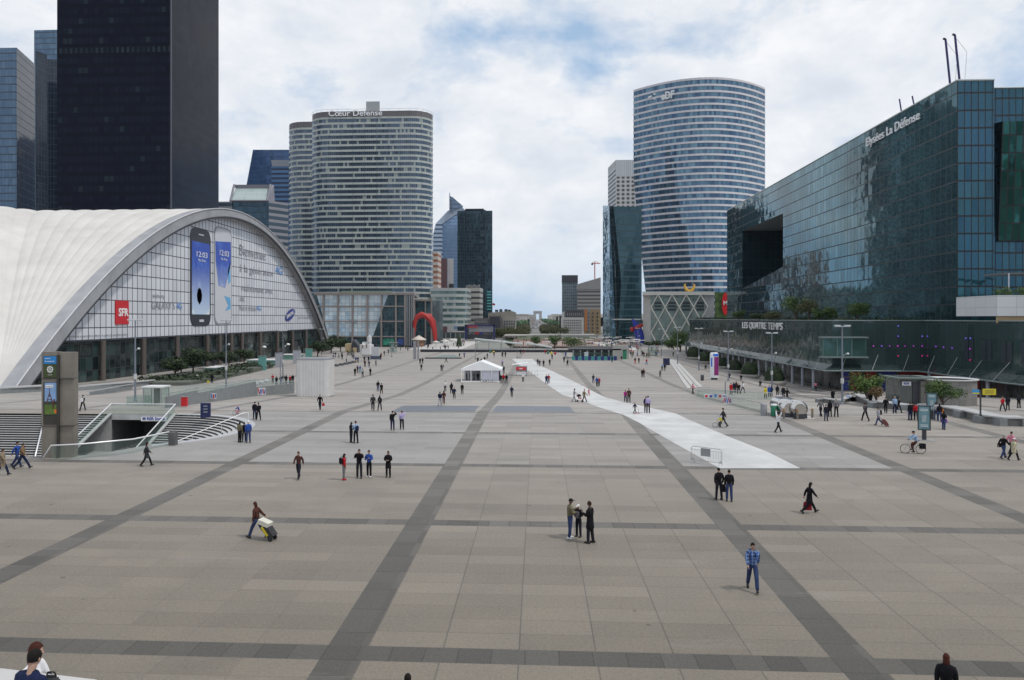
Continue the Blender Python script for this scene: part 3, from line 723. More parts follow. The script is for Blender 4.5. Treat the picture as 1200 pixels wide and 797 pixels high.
# black tower
bk=glassgrid('black_curtain_wall',2.1,3.9,(.003,.005,.014),(.007,.012,.026),(.004,.006,.014),fw=.35,fh=1.7,tilt=.004,wob=.004,rough=.03,metal=.0,blind=(.016,.026,.036),blindp=.02,framerough=.08,spec=.06)
x0,y0=pl(200.5,300)
bk2=glassgrid('black_side_wall',2.1,3.9,(.003,.005,.014),(.006,.010,.024),(.004,.006,.014),fw=.35,fh=1.7,tilt=.012,wob=.010,rough=.05,metal=.0,framerough=.12,spec=.07)
t=block('black_tower','sheer black granite and glass skyscraper running out of the frame',rect(x0-46.3,y0,46.3,46),gz,184,[bk,bk2,bk,bk])
MB().tube([(-148.5,262,30),(-148.5,262,50)],.18,6).build('mast',M('mast_red',(.3,.08,.08),.6),hall) if False else None
ln=glassgrid('lit_black_row',2.1,3.9,(.010,.016,.024),(.025,.038,.05),(.004,.006,.012),fw=1.0,fh=1.6,tilt=.0,wob=0,rough=.2,metal=0,spec=.06)
for v_ in (58,): 
    zz=zat(v_,130,300); MB().wall([(x0-46.3,y0-.05),(x0,y0-.05)],zz-1.3,zz+1.3).build('lit_window_row',ln,t)
MB().box((x0,y0-.1,90),(.5,.5,188)).build('corner_trim',M('corner_dark',(.05,.05,.07),.3),t)
# left blue towers
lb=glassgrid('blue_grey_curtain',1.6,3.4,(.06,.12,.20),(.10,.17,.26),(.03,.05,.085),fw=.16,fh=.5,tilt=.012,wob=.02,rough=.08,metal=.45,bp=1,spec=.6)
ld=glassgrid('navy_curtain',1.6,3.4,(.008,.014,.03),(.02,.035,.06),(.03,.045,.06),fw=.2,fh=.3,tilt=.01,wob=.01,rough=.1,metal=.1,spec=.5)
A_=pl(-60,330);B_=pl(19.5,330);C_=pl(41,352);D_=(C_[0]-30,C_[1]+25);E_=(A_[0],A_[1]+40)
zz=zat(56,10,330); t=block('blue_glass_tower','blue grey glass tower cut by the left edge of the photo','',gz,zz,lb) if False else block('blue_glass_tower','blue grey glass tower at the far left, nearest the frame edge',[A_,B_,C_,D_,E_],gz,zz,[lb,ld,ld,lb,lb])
A_=pl(41.5,360);B_=pl(55,366);C_=pl(57,392);D_=pl(42,392)
block('blue_glass_tower','narrow dark blue tower slab between two blue glass towers',[A_,B_,C_,D_],gz,zat(59,45,360),ld)
A_=pl(55,400);B_=pl(80,404)
block('blue_glass_tower','dark blue tower with pale top tucked behind the black skyscraper',[A_,B_,(B_[0],B_[1]+30),(A_[0],A_[1]+30)],gz,zat(69,60,400),ld)
A_=pl(40,460);B_=pl(80,460)
block('blue_glass_tower','tall pale blue tower top rising behind the left edge towers',[A_,B_,(B_[0],B_[1]+30),(A_[0],A_[1]+30)],gz,zat(35,60,460),lb)
# blue trapezoid tower
bl_=glassgrid('deep_blue_curtain',3.,3.8,(.03,.07,.16),(.045,.10,.22),(.02,.045,.11),fw=.15,fh=.5,tilt=.01,wob=.01,rough=.12,metal=.4)
bw=glassgrid('deep_blue_balcony',50,3.8,(.05,.12,.26),(.08,.18,.34),(.01,.025,.07),fw=0,fh=1.8,tilt=0,wob=0,rough=.3,metal=.2)
Y=640; t=thing('sloping_blue_tower','deep blue tower with a slanting left side behind the twin towers','office tower',(*pl(325,Y),gz))
fr=[(289,216),(296.5,175.5),(345,175.5),(345,400),(268,400),(280,260)]
P_=[at(u,v,Y) for u,v in fr]; bkp=[p+Vector((0,35,0)) for p in P_]
m=MB(); m.add(P_,[tuple(range(6))],[[(p.x,p.z) for p in P_]]); 
for i in range(6): j=(i+1)%6; m.add([P_[i],bkp[i],bkp[j],P_[j]],[(0,1,2,3)],[[(0,P_[i].z),(35,P_[i].z),(35,P_[j].z),(0,P_[j].z)]])
m.build('facade',bl_,t)
q=[at(u,v,Y-.4) for u,v in ((318,195),(345,195),(345,240),(318,240))]; MB().add(q,[(0,1,2,3)],[[(p.x,p.z) for p in q]]).build('balcony_bay',bw,t)
q=[at(u,v,Y-.6) for u,v in ((317.5,187.5),(345,187.5),(345,195),(319,195))]; MB().add(q,[(0,1,2,3)]).build('bay_head',M('bay_grey',(.22,.24,.28),.5),t)
# tower with sloping glass roof
dg=glassgrid('dark_blue_green_curtain',1.8,3.6,(.015,.04,.07),(.04,.09,.13),(.03,.045,.055),fw=.15,fh=.35,tilt=.02,wob=.015,rough=.08,metal=.35)
db=glassgrid('grey_banded_offices',50,3.7,(.03,.05,.07),(.05,.08,.11),(.24,.24,.27),fw=0,fh=1.6,tilt=0,wob=0,rough=.2,metal=.2)
Y=450; t=thing('sloping_roof_building','office block crowned by a steep sloping glass roof beside the vaulted hall','office building',(*pl(300,Y),gz))
z1=zat(236,300,Y); pts=[pl(252,Y),pl(315,Y),pl(318,Y+30),pl(252,Y+30)]
MB().wall(pts,gz,z1,closed=True).build('facade',dg,t)
pts=[pl(315,Y),pl(338,Y+12),pl(338,Y+34),pl(318,Y+30)]; MB().wall([pts[0],pts[1],pts[2],pts[3]],gz,zat(235,320,Y),closed=True).build('side_facade',db,t); MB().cap(pts,zat(235,320,Y)).build('side_roof',roofm,t)
MB().prism([pl(256,Y-1),pl(272,Y-1),pl(272,Y+20),pl(256,Y+20)],z1-14,zat(237,260,Y)+.2).build('corner_block',db,t)
a,b,c,d=at(270,235.5,Y),at(313,235.5,Y),at(316,221,Y+14),at(276,221,Y+14)
MB().add([a,b,c,d],[(0,1,2,3)],[[(0,0),(20,0),(20,9),(0,9)]]).build('sloping_glass_roof',glassgrid('roof_glazing',1.6,3.,(.30,.38,.38),(.36,.44,.43),(.5,.53,.53),fw=.12,fh=.15,tilt=0,wob=0,rough=.3,metal=0),t)
gr=M('roof_frame_grey',(.20,.20,.23),.5)
e,f_=at(317,216.5,Y+14),at(274.5,216.5,Y+14); MB().add([d,c,e,f_],[(0,1,2,3)]).build('roof_ridge',gr,t)
for s_,q_ in ((a,f_),(b,e)): MB().tube([s_,q_],.7,4).build('roof_edge',gr,t)
MB().add([b,at(322,236,Y+10),at(321,217,Y+16),e],[(0,1,2,3)]).build('roof_side',gr,t); MB().tube([a,b],.7,4).build('roof_edge',gr,t)
MB().prism([pl(271,Y+1),pl(316,Y+1),pl(320,Y+28),pl(271,Y+28)],z1-1,z1+.2).build('roof',roofm,t)
# far towers
Y=930; t=thing('spire_tower','slender pale blue tower with sloping top and lattice spire','skyscraper',(*pl(527,Y),gz))
fg=glassgrid('pale_blue_curtain',2.5,4,(.20,.32,.50),(.26,.39,.58),(.13,.20,.32),fw=.2,fh=1.,tilt=.008,wob=.01,rough=.12,metal=.5)
fd=glassgrid('blue_stripes',80,5.,(.35,.45,.58),(.42,.52,.64),(.05,.08,.15),fw=0,fh=2.,tilt=0,wob=0,rough=.3,metal=.2)
def extr(poly,Y,depth,mat,name,par,back=None):
    a=[at(u,v,Y) for u,v in poly]; b=[p+Vector((0,depth,0)) for p in a]; n=len(a); m=MB()
    m.add(a,[tuple(range(n))],[[(p.x-a[0].x,p.z) for p in a]])
    for i in range(n): j=(i+1)%n; m.add([a[i],b[i],b[j],a[j]],[(0,1,2,3)],[[(0,a[i].z),(depth,a[i].z),(depth,a[j].z),(0,a[j].z)]])
    m.add(b,[tuple(range(n))[::-1]]); return m.build(name,mat,par)
extr([(507.5,390),(507.5,275),(510.5,262.5),(518,261),(518,390)],Y-4,30,fd,'striped_wing',t)
extr([(518,390),(518,262),(543,245),(543,390)],Y,30,fg,'facade',t)
extr([(510.5,262),(525,247),(541,241.5),(543.5,245),(518,262.5)],Y-2,20,M('roof_pale',(.35,.42,.52),.4),'sloping_crown',t)
extr([(526.5,248),(526.5,229),(531.5,232),(543,242)],Y-3,1.,glassgrid('spire_sail',1.8,5,(.16,.24,.36),(.22,.30,.42),(.05,.08,.14),fw=.5,fh=1.,rough=.3,metal=.2),'lattice_sail',t)
m=MB(); 
for u_ in (527,530.5): 
    a=at(u_,250,Y-4); b=at(u_,226 if u_<528 else 231,Y-4); m.tube([a,b],.5,4)
for v_ in range(230,250,3): m.tube([at(527,v_,Y-4),at(530.5,v_+1.5,Y-4)],.3,4)
m.build('spire',M('spire_blue',(.18,.24,.34),.5),t)
Y=820; gn=glassgrid('petrol_curtain',2.4,3.4,(.010,.035,.055),(.03,.085,.11),(.008,.02,.035),fw=.5,fh=.9,tilt=.02,wob=0,rough=.12,metal=.35,bp=1.5)
gd=M('petrol_dark',(.010,.028,.045),.3); t=thing('petrol_tower','dark petrol blue slab tower standing against open sky','skyscraper',(*pl(556,Y),gz))
P4=[pl(544,Y),pl(569,Y),pl(569,Y+30),pl(544,Y+30)]; MB().wall(P4,gz,zat(246,556,Y),closed=True).build('facade',gn,t); MB().cap(P4,zat(246,556,Y)).build('roof',roofm,t)
for a_,b_ in ((536,544),(569,577)):
    P4=[pl(a_,Y-3),pl(b_,Y-3),pl(b_,Y+33),pl(a_,Y+33)]; MB().wall(P4,gz,zat(247.5,556,Y),closed=True).build('end_bay',gn,t); MB().cap(P4,zat(247.5,556,Y)).build('roof',roofm,t)
MB().prism([pl(545,Y),pl(567,Y),pl(567,Y+20),pl(545,Y+20)],zat(247,550,Y),zat(244.6,550,Y)).build('roof_plant',gd,t)
for u_ in (544,569): MB().box((*pl(u_,Y-4),60),(1.2,1.2,125)).build('dark_rib',gd,t)  # dark strips over the joints between the bays
for k in range(7):
    a=at(571,342+k*3.4,Y-3.3); MB().box((a.x+2.,a.y,a.z),(4.6,.2,1.2)).build('lit_window',M('turquoise_window',(.08,.40,.38),.3),t)
og=glassgrid('orange_striped_balconies',60,5.,(.50,.45,.42),(.56,.50,.46),(.32,.14,.08),fw=0,fh=2.3,tilt=0,wob=0,rough=.6,metal=0)
block('striped_tower','slim tower block with orange and cream balcony stripes',[pl(505,690),pl(513,690),pl(517,712),pl(505,712)],gz,zat(295,508,690),og)
t=block('brown_tower','dark brown apartment tower beside the orange striped block',[pl(516.5,740),pl(524,740),pl(524,760),pl(516,760)],gz,zat(303,520,740),M('brown_brick',(.12,.06,.065),.7))
t=block('white_tower','plain white apartment tower with blank side wall',[pl(524.3,745),pl(531.5,745),pl(531.5,765),pl(524.3,765)],gz,zat(303,528,745),M('white_concrete',(.48,.49,.50),.7))
MB().box((pl(529,744)[0],744.,30),(4.5,.5,26)).build('window_column',M('dark_window',(.03,.04,.05),.3),t)
# curved low glass building
cm=glassgrid('green_glass_offices',1.5,4,(.06,.11,.12),(.16,.24,.24),(.14,.18,.18),fw=.15,fh=0,tilt=.02,wob=.01,rough=.1,metal=.3,blind=(.3,.34,.33),blindp=.2)
cb=M('pale_grey_cladding',(.38,.41,.40),.55,var=.06)
a=pl(505,520); b=pl(546,520); pts=[a]+[(b[0]-9+9*math.sin(R(t_)),529-9*math.cos(R(t_))) for t_ in range(0,91,15)]+[(b[0],560),(a[0],560)]
ring_tower('curved_office_building','low curved office building with pale storey bands behind the red arch','office building',pts,zat(393,520,520)+6,zat(341,520,520),6,cb,cm,.52,top=2.)
extr([(505,410),(505,390),(552,390),(552,410)],519,20,glassgrid('colonnade',3.2,50,(.03,.045,.05),(.08,.10,.10),(.20,.21,.21),fw=.7,fh=0,rough=.2,metal=.1),'colonnade',bpy.data.objects['curved_office_building'])
t=block('banded_block','beige block with dark ribbon windows beside the petrol tower',[pl(545,560),pl(562,560),pl(566,580),pl(545,580)],gz,zat(337,555,560),glassgrid('beige_ribbons',60,4.,(.36,.34,.32),(.40,.38,.35),(.05,.05,.055),fw=0,fh=1.6,rough=.5,metal=0,tilt=0,wob=0),'office building')
for k in range(6): MB().box((pl(547+k*2.8,562)[0],564.,zat(337,555,560)+.8+.5*(k%2)),(1.4,2,2)).build('roof_plant',roofm,t)
# pavilion
Y=356; pv=thing('glass_pavilion','wide glass pavilion with brown steel grid in front of the twin towers','building',(*pl(425,Y),-3))
pg=glassgrid('pavilion_glass',1.9,1.9,(.38,.50,.60),(.62,.70,.74),(.16,.18,.20),fw=.12,fh=.12,tilt=.03,wob=.01,rough=.12,metal=.25,bp=.8)
pd=glassgrid('pavilion_glass_dark',1.9,1.9,(.015,.04,.05),(.06,.12,.14),(.06,.065,.07),fw=.12,fh=.12,tilt=.03,wob=.01,rough=.1,metal=.3)
fr=M('brown_steel',(.23,.20,.19),.55)
z1=zat(345,425,Y)
extr([(371,345),(455,345),(437,394),(385,394)],Y,2,pg,'bright_glazing',pv)
extr([(455,345),(485,345),(485,408),(371,408),(371,394),(437,394)],Y+.6,2,pd,'dark_glazing',pv)
extr([(365,343),(372,345),(386,394),(371,408),(365,408)],Y+.8,2,pd,'dark_glazing',pv)
MB().prism([pl(366,Y+3),pl(485,Y+3),pl(485,Y+60),pl(366,Y+60)],-3,z1-.5).build('inner_hall',pd,pv)
MB().prism([pl(368,Y-1.2),pl(485.5,Y-1.2),pl(490,Y+60),pl(368,Y+60)],z1-.3,z1+.8).build('roof_slab',fr,pv)
extr([(394,343.2),(402,341.),(455,341),(462,343.2)],Y+10,20,M('green_roof',(.20,.28,.20),.8),'green_roof',pv)
for u_ in (379,396,413,430.5,447,464,474.5,485): a=pl(u_,Y-.6); MB().box((a[0],a[1],z1/2-1.5),(.7,.8,z1+3)).build('column',fr,pv)
for v_ in (359,376.5,394.3): p=at(370,v_,Y-.5); q=at(485,v_,Y-.5); MB().box(((p.x+q.x)/2,Y-.5,p.z),(q.x-p.x,.5,.55)).build('cross_beam',fr,pv)
for u0,u1,c_ in ((449,462,(.02,.22,.14)),(466,473,(.03,.07,.25))):
    p=at(u0,398,Y-.3); q=at(u1,398,Y-.3); MB().box(((p.x+q.x)/2,Y-.2,p.z-1),(q.x-p.x,.2,3.)).build('shop_poster',M('poster_%d'%u0,c_,.4,var=.4,scale=.6),pv)
for u_ in range(476,485,2): a=pl(u_,Y-.5); MB().box((a[0],a[1],z1/2-1.5),(.25,.5,z1+2)).build('fin',steel,pv)
Y=380; b2=block('dark_glass_annex','lower dark glass building framed in grey behind the red arch',[pl(485.5,Y),pl(506,Y),pl(506,Y+40),pl(485.5,Y+40)],-3,zat(351,495,Y),pd,'building')
for u_ in (486,498.5,505.5): a=pl(u_,Y-.4); MB().box((*a,8.),(.6,.6,22)).build('column',fr,b2)
for v_ in (352,): a=pl(485,Y-.5); b=pl(507,Y-.5); MB().box(((a[0]+b[0])/2,Y-.5,zat(v_,495,Y)),(b[0]-a[0],.6,.9)).build('cross_beam',fr,b2)
block('grey_glass_annex','grey glazed link building left of the curved offices',[pl(506.5,400),pl(519,400),pl(519,430),pl(506.5,430)],-3,zat(352,512,400),glassgrid('grey_link_glass',1.9,4.2,(.10,.13,.14),(.18,.21,.22),(.13,.14,.15),rough=.2,metal=.2),'building')
# ---- long glass office building on the right
el=thing('glass_office_building','huge dark green mirror glass building with a square cut out gap','office building',(100,230,0))
# X=75 face, Y 145..316, top 53
eg1=glassgrid('green_mirror_glass',2.0,3.15,(.04,.13,.155),(.09,.22,.27),(.006,.014,.017),fw=.14,fh=.24,tilt=.006,wob=.009,rough=.05,metal=.75,bp=1.,spec=.7,hue=(.025,.075,.09))
eg2=glassgrid('teal_mirror_glass',1.2,3.15,(.010,.045,.055),(.03,.12,.14),(.003,.005,.007),fw=.17,fh=.3,tilt=.02,wob=.015,rough=.05,metal=.5,bp=.9,spec=.5,hue=(.03,.10,.17))
eg3=glassgrid('green_inset_glass',1.2,3.15,(.008,.05,.045),(.02,.12,.105),(.004,.008,.010),fw=.22,fh=.28,tilt=.03,wob=.03,rough=.06,metal=.5,bp=.8)
X=75.; Ya=145.; Yb=on_x(852,300,X).y; ZT=52.8; HY0=on_x(917.5,300,X).y; HY1=on_x(870,300,X).y; HZ0=21.; HZ1=42.3; ZB=7.
m=MB()
m.wall([(X,HY0),(X,Ya)],ZB,ZT,u0=0); 
m.wall([(X,HY1),(X,HY0)],HZ1,ZT,u0=-(HY1-HY0)); m.wall([(X,HY1),(X,HY0)],ZB,HZ0,u0=-(HY1-HY0)); m.wall([(X,Yb),(X,HY1)],ZB,ZT,u0=-(Yb-HY0))
m.build('long_facade',eg1,el)
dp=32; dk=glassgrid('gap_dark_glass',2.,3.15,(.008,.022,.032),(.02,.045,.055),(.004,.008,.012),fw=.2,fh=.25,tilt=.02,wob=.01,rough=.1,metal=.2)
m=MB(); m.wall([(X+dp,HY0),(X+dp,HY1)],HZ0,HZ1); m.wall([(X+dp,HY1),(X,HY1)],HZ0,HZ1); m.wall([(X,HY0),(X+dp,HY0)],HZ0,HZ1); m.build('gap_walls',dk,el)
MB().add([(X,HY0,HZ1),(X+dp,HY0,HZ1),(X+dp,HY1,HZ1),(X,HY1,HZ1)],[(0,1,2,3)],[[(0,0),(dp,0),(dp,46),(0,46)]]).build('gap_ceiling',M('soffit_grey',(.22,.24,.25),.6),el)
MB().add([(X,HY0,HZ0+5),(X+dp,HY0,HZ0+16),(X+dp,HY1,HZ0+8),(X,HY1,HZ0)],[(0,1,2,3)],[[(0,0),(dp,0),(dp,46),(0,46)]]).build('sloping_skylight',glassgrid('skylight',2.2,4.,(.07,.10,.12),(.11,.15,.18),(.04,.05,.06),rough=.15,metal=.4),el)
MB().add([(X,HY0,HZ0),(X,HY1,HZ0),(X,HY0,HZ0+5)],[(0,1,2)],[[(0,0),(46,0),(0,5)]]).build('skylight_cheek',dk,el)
xb=at(1165,100,Ya).x
MB().wall([(X,Ya),(xb,Ya)],ZB,ZT).build('end_facade',eg2,el)
MB().wall([(xb,Ya),(xb,Ya+4)],ZB,ZT).build('return_facade',dk,el)
ZT2=zat(103,1180,Ya+4)
MB().wall([(xb,Ya+4),(xb+60,Ya+4)],ZB,ZT2).build('set_back_facade',eg2,el)
# inset raked bay
a=at(1166,146,Ya+3.5); m=MB(); xa=a.x; zt_=a.z; zb_=zat(281,1168,Ya)
m.add([(xa+.6,Ya+3.6,zb_),(xa+40,Ya+3.6,zb_),(xa+40,Ya+1.2,zt_),(xa,Ya+1.2,zt_)],[(0,1,2,3)],[[(0,0),(40,0),(40,zt_-zb_),(0,zt_-zb_)]])
m.build('raked_bay',eg3,el)
MB().add([(xa,Ya+1.2,zt_),(xa+40,Ya+1.2,zt_),(xa+40,Ya+4,zt_+.3),(xa,Ya+4,zt_+.3)],[(0,1,2,3)]).build('bay_ledge',M('ledge_grey',(.35,.38,.38),.5),el)
MB().add([(xa,Ya+1.2,zt_),(xa+.6,Ya+3.6,zb_),(xa+.1,Ya+4,zt_)],[(0,1,2)]).build('bay_cheek',dk,el)
MB().cap([(X,Ya),(xb,Ya),(xb,Ya+4),(xb+60,Ya+4),(xb+60,Yb),(X,Yb)],ZT-.3).build('roof',roofm,el)
MB().wall([(xb+60,Yb),(X,Yb)],ZB,ZT).build('rear_facade',dk,el)
m=MB(); m.tube([(X-.05,Yb,ZT),(X-.05,Ya-.05,ZT),(xb,Ya-.05,ZT)],.18,4); m.build('roof_edge_trim',M('trim_pale_green',(.45,.5,.5),.4),el)
MB().tube([(xb,Ya+3.9,ZT2),(xb+55,Ya+3.9,ZT2)],.15,4).build('roof_edge_trim',M('trim_pale_green'),el)
MB().box((X+6,(Ya+Yb)/2,ZB/2-1.),(.6,Yb-Ya,ZB+2)).build('recessed_base',M('base_dark',(.02,.022,.022),.7),el)
o1=on_x(1018,170,X); put_text('Elysées La Défense',(X-.35,183,48.6),(0,-1,0),25.,M('sign_pale'),el,ext=.12,height=2.5,bold=.0)
bluem=M('mast_blue',(.025,.022,.12),.4,var=0)
for u_,v_,yy in ((1108,46,148.5),(1119,41,146.3)):
    p=at(u_,v_,yy); q=Vector((p.x+.9,yy,ZT-.5)); t=thing('roof_mast','blue leaning roof mast %s at the building corner'%('left of the pair' if u_<1110 else 'right of the pair, the tallest'),'mast',tuple(q),'blue masts on the glass building roof')
    MB().tube([q,p],.2,8).build('pole',bluem,t); MB().tube([p,p+Vector((-.4,0,.12))],.22,8).build('head',M('mast_head',(.03,.03,.04),.5),t)
    MB().tube([p+Vector((0,0,-.3)),q+Vector((1.2,0,6)),q+Vector((.8,0,.3))],.04,4).build('stay_wire',steel,t)
for u_,v_ in ((1054,116),(1069,112.5)):
    yy=on_x(u_,150,X).y+2; p=at(u_,v_,yy); q=Vector((p.x+.6,yy,ZT-.5)); t=thing('roof_mast','short blue roof mast far back on the roof, %s'%('farther one' if u_<1060 else 'nearer one'),'mast',tuple(q),'blue masts on the glass building roof'); MB().tube([q,p],.16,6).build('pole',bluem,t)
# ---- shopping centre in front
sh=thing('shopping_centre','long low shopping centre clad in dark grey green glass below the mirror building','shopping centre',(60,200,-2))
mg=glassgrid('mall_glass',2.05,4.6,(.035,.065,.065),(.055,.09,.09),(.018,.026,.026),fw=.09,fh=.12,tilt=.008,wob=.02,rough=.07,metal=.35,spec=.6,bp=1.)
L0=Vector((55,288,0)); L1=Vector((55,150,0)); L2=Vector((*pl(1083,150),0)); L3=Vector((73,122,0)); L4=Vector((80,84,0))
pts=[L0,L1,L2,L3,L4]; ZM=9.75
MB().wall(pts,.6,ZM).build('glass_facade',mg,sh)
def offs(pts,d):
    r=[]
    for i,p in enumerate(pts):
        a=(pts[i]-pts[i-1]).normalized() if i>0 else None; b=(pts[i+1]-pts[i]).normalized() if i<len(pts)-1 else None
        n=Vector((0,0,0))
        for t_ in (a,b):
            if t_ is not None: n+=Vector((t_.y,-t_.x,0))
        n.normalize(); r.append(p+n*d)
    return r
can=offs(pts,3.2); rec=offs(pts,-3.)
m=MB()
for i in range(len(pts)-1):
    a,b,c,d=pts[i],pts[i+1],can[i+1],can[i]
    m.add([(a.x,a.y,1.6),(b.x,b.y,1.6),(c.x,c.y,.55),(d.x,d.y,.55)],[(0,1,2,3)],[[(0,0),((b-a).length,0),((b-a).length,3.4),(0,3.4)]])
m.build('sloping_canopy',glassgrid('canopy_glass',2.05,3.6,(.04,.065,.065),(.06,.09,.09),(.02,.03,.03),fw=.1,fh=.1,rough=.08,metal=.4,tilt=.01,wob=.01),sh)
for i in range(len(can)-1): MB().tube([can[i]+Vector((0,0,.5)),can[i+1]+Vector((0,0,.5))],.14,6).build('canopy_edge',M('canopy_edge',(.16,.2,.2),.5),sh)
for i in range(len(pts)-1):
    a,b,c,d=pts[i],pts[i+1],rec[i+1],rec[i]
    MB().add([(a.x,a.y,.6),(b.x,b.y,.6),(c.x,c.y,.6),(d.x,d.y,.6)],[(0,1,2,3)]).build('soffit',M('soffit_dark',(.06,.06,.06),.8),sh)
shopm=glassgrid('shopfronts',3.1,6.,(.025,.03,.032),(.10,.10,.095),(.10,.10,.10),fw=.5,fh=.1,tilt=.02,wob=.01,rough=.12,metal=.1)
MB().wall(rec,-4.2,.62).build('shopfront',shopm,sh)
redm=M('hoarding_red',(.32,.016,.016),.5,var=.1); blm=M('hoarding_blue',(.03,.05,.30),.5,var=.1)
def rp(i,t,d=0): a,b=rec[i],rec[i+1]; p=a.lerp(b,t); n=Vector(((b-a).normalized().y,-(b-a).normalized().x,0)); return p+n*d
for i,t0,t1,mt in ((1,.02,.10,blm),(1,.12,.24,redm),(1,.28,.40,redm),(1,.42,.62,blm),(1,.66,.97,redm),(2,.0,.5,redm)):
    a,b=rp(i,t0,.15),rp(i,t1,.15); MB().wall([a,b],-3.9,.2).build('hoarding',mt,sh)
for u_ in (996,1036):
    p=at(u_,450,rec[1].y-.3); put_text('OUVERTURE',(p.x-1.2,p.y,-1.1),(1,0,0),2.6,M('hoarding_text',(.4,.32,.32),.6,var=0),sh,ext=.01)
    put_text('boutiques',(p.x-1.,p.y,-1.9),(1,0,0),2.,M('hoarding_text'),sh,ext=.01)
m=0
for k in range(22):
    y=285-k*6.2
    MB().tube([(53.2,y,-4.),(53.2,y,.7)],.32,10).build('column',M('mall_column',(.30,.32,.36),.6),sh)
for t_ in (.2,.5,.8):
    p=L2.lerp(L3,t_)+Vector((-2,0,0)); MB().tube([(p.x,p.y,-3.),(p.x,p.y,.7)],.32,10).build('column',M('mall_column'),sh)
for i,n_ in ((0,12),(1,3),(2,4),(3,4)):
    for k in range(n_):
        t_=(k+.5)/n_; a=pts[i].lerp(pts[i+1],t_); c=can[i].lerp(can[i+1],min(1,t_+.01)); MB().tube([(a.x,a.y,3.4),(c.x,c.y,.6)],.05,5).build('canopy_strut',M('strut_pale',(.35,.38,.38),.5),sh)
MB().cap([(L0.x,L0.y),(L1.x,L1.y),(L2.x,L2.y),(L3.x,L3.y),(L4.x,L4.y),(150,84),(150,288)],ZM-.05).build('roof_terrace',M('terrace_soil',(.07,.07,.06),.9),sh)
MB().wall([(150,84),(150,288),(55,288)],-3.5,ZM).build('outer_wall',cb,sh)
for i in range(len(pts)-1): MB().tube([pts[i]+Vector((0,0,ZM)),pts[i+1]+Vector((0,0,ZM))],.13,6).build('parapet_trim',M('canopy_edge'),sh)
a=on_x(870,386.5,54.6); b=on_x(917,388.5,54.6)
put_text('LES QUATRE TEMPS',(54.6,a.y,7.25),(0,-1,0),a.y-b.y,wt,sh,ext=.1,height=1.95,bold=.0)
# projecting glass bay
pb=MB(); y_b=148.9; a=at(963,396,y_b); b=at(1014,418,y_b)
glb=glassgrid('bay_window_glass',2.6,6,(.03,.08,.075),(.06,.13,.12),(.09,.15,.14),fw=.2,fh=.1,rough=.08,metal=.35)
pb.box(((a.x+b.x)/2,149.2,(a.z+b.z)/2),(b.x-a.x,1.4,a.z-b.z)); pb.build('bay_window',glb,sh)
MB().box(((a.x+b.x)/2,149.,a.z+.1),(b.x-a.x+.5,1.9,.25)).build('bay_frame',M('canopy_edge'),sh); MB().box(((a.x+b.x)/2,149.,b.z-.1),(b.x-a.x+.5,1.9,.25)).build('bay_frame',M('canopy_edge'),sh)
for u_ in (1146,1166,1188,1200):
    yy=132-(u_-1083)*.085; p=at(u_,412,yy)
    t_=(p.y-L2.y)/(L3.y-L2.y)
lit=L3-L2
for t_ in (.45,.62,.80,.97):
    p=L2.lerp(L3,t_); d=lit.normalized(); n=Vector((d.y,-d.x,0))*.08
    for s_ in (0,.9): q=p+d*s_*1.6+n; MB().wall([q,q+d*1.25],3.2,6.6).build('window',M('dark_window'),sh)
# small coloured lamps on the glass
for u_,v_,c_ in ((1053,382,(.25,.2,1)),(1053,394,(.3,.15,1)),(1081,394,(.3,.2,1)),(1087,394,(.2,.1,.8)),(1024,405.5,(.6,.05,.7)),(1033.5,405.5,(.4,.15,1)),(1043,405.5,(.4,.05,.6)),(1052.5,405.5,(.8,.05,.8)),(1061,405.5,(.5,.05,.6)),(1071,405.5,(.5,.05,.6)),(1081,405.5,(.7,.05,.9)),(1053,417,(.9,.02,.25)),(1081,417,(.9,.02,.4)),(1087,417,(.5,.02,.2)),(1097,406,(.35,.1,.8)),(1106,407,(.35,.1,.8)),(1116,408,(.3,.1,.8)),(1132,396.5,(.2,.15,.8)),(1137.5,396.5,(.2,.15,.8)),(1137,409,(.5,.05,.6)),(1137,422,(.7,.02,.2))):
    yy=150.
    if u_>1083:
        # intersect the slanting wall L2-L3
        lo,hi=0,1
        for _ in range(30):
            mm=(lo+hi)/2; q=L2.lerp(L3,mm); uu=CX+F*((q.x*math.cos(TH)+q.y*math.sin(TH))/(-q.x*math.sin(TH)+q.y*math.cos(TH)))
            if uu<u_: lo=mm
            else: hi=mm
        yy=L2.lerp(L3,lo).y
    p=at(u_,v_,yy)
    MB().lathe([(0,-.16),(.1,-.08),(.14,0),(.1,.08),(0,.16)],(p.x-.12,p.y-.15,p.z),8).build('coloured_lamp',M('lamp_%.2f_%.2f_%.2f'%c_,c_,.4,var=0,emit=.3),sh)
# white terrace wall on the right
tw=thing('terrace_wall','white stone terrace wall at the right edge above the shopping centre','wall',(90,132,ZM))
stw=glassgrid('white_stone_blocks',3.,1.7,(.50,.52,.53),(.56,.58,.59),(.30,.31,.31),fw=.05,fh=.06,rough=.7,metal=0,tilt=0,wob=0)
a=pl(1168,128); MB().wall([(a[0],140),(a[0],128),(a[0]+30,128)],ZM+.8,zat(346,1180,128)).build('stone_face',stw,tw); MB().cap([(a[0],128),(a[0]+30,128),(a[0]+30,140),(a[0],140)],zat(346,1180,128)).build('coping',stw,tw)
MB().wall([(a[0],128.2),(a[0]+30,128.2)],ZM-.3,ZM+.8).build('sandstone_course',M('sandstone',(.36,.26,.15),.8),tw)
MB().box((a[0]+9,134,zat(320,1185,130)),(12,6,.25)).build('canopy_roof',M('canopy_dim',(.10,.11,.11),.5),tw); MB().tube([(a[0]+3,130,14),(a[0]+3,130,17.4)],.12,6).build('canopy_post',steel,tw)
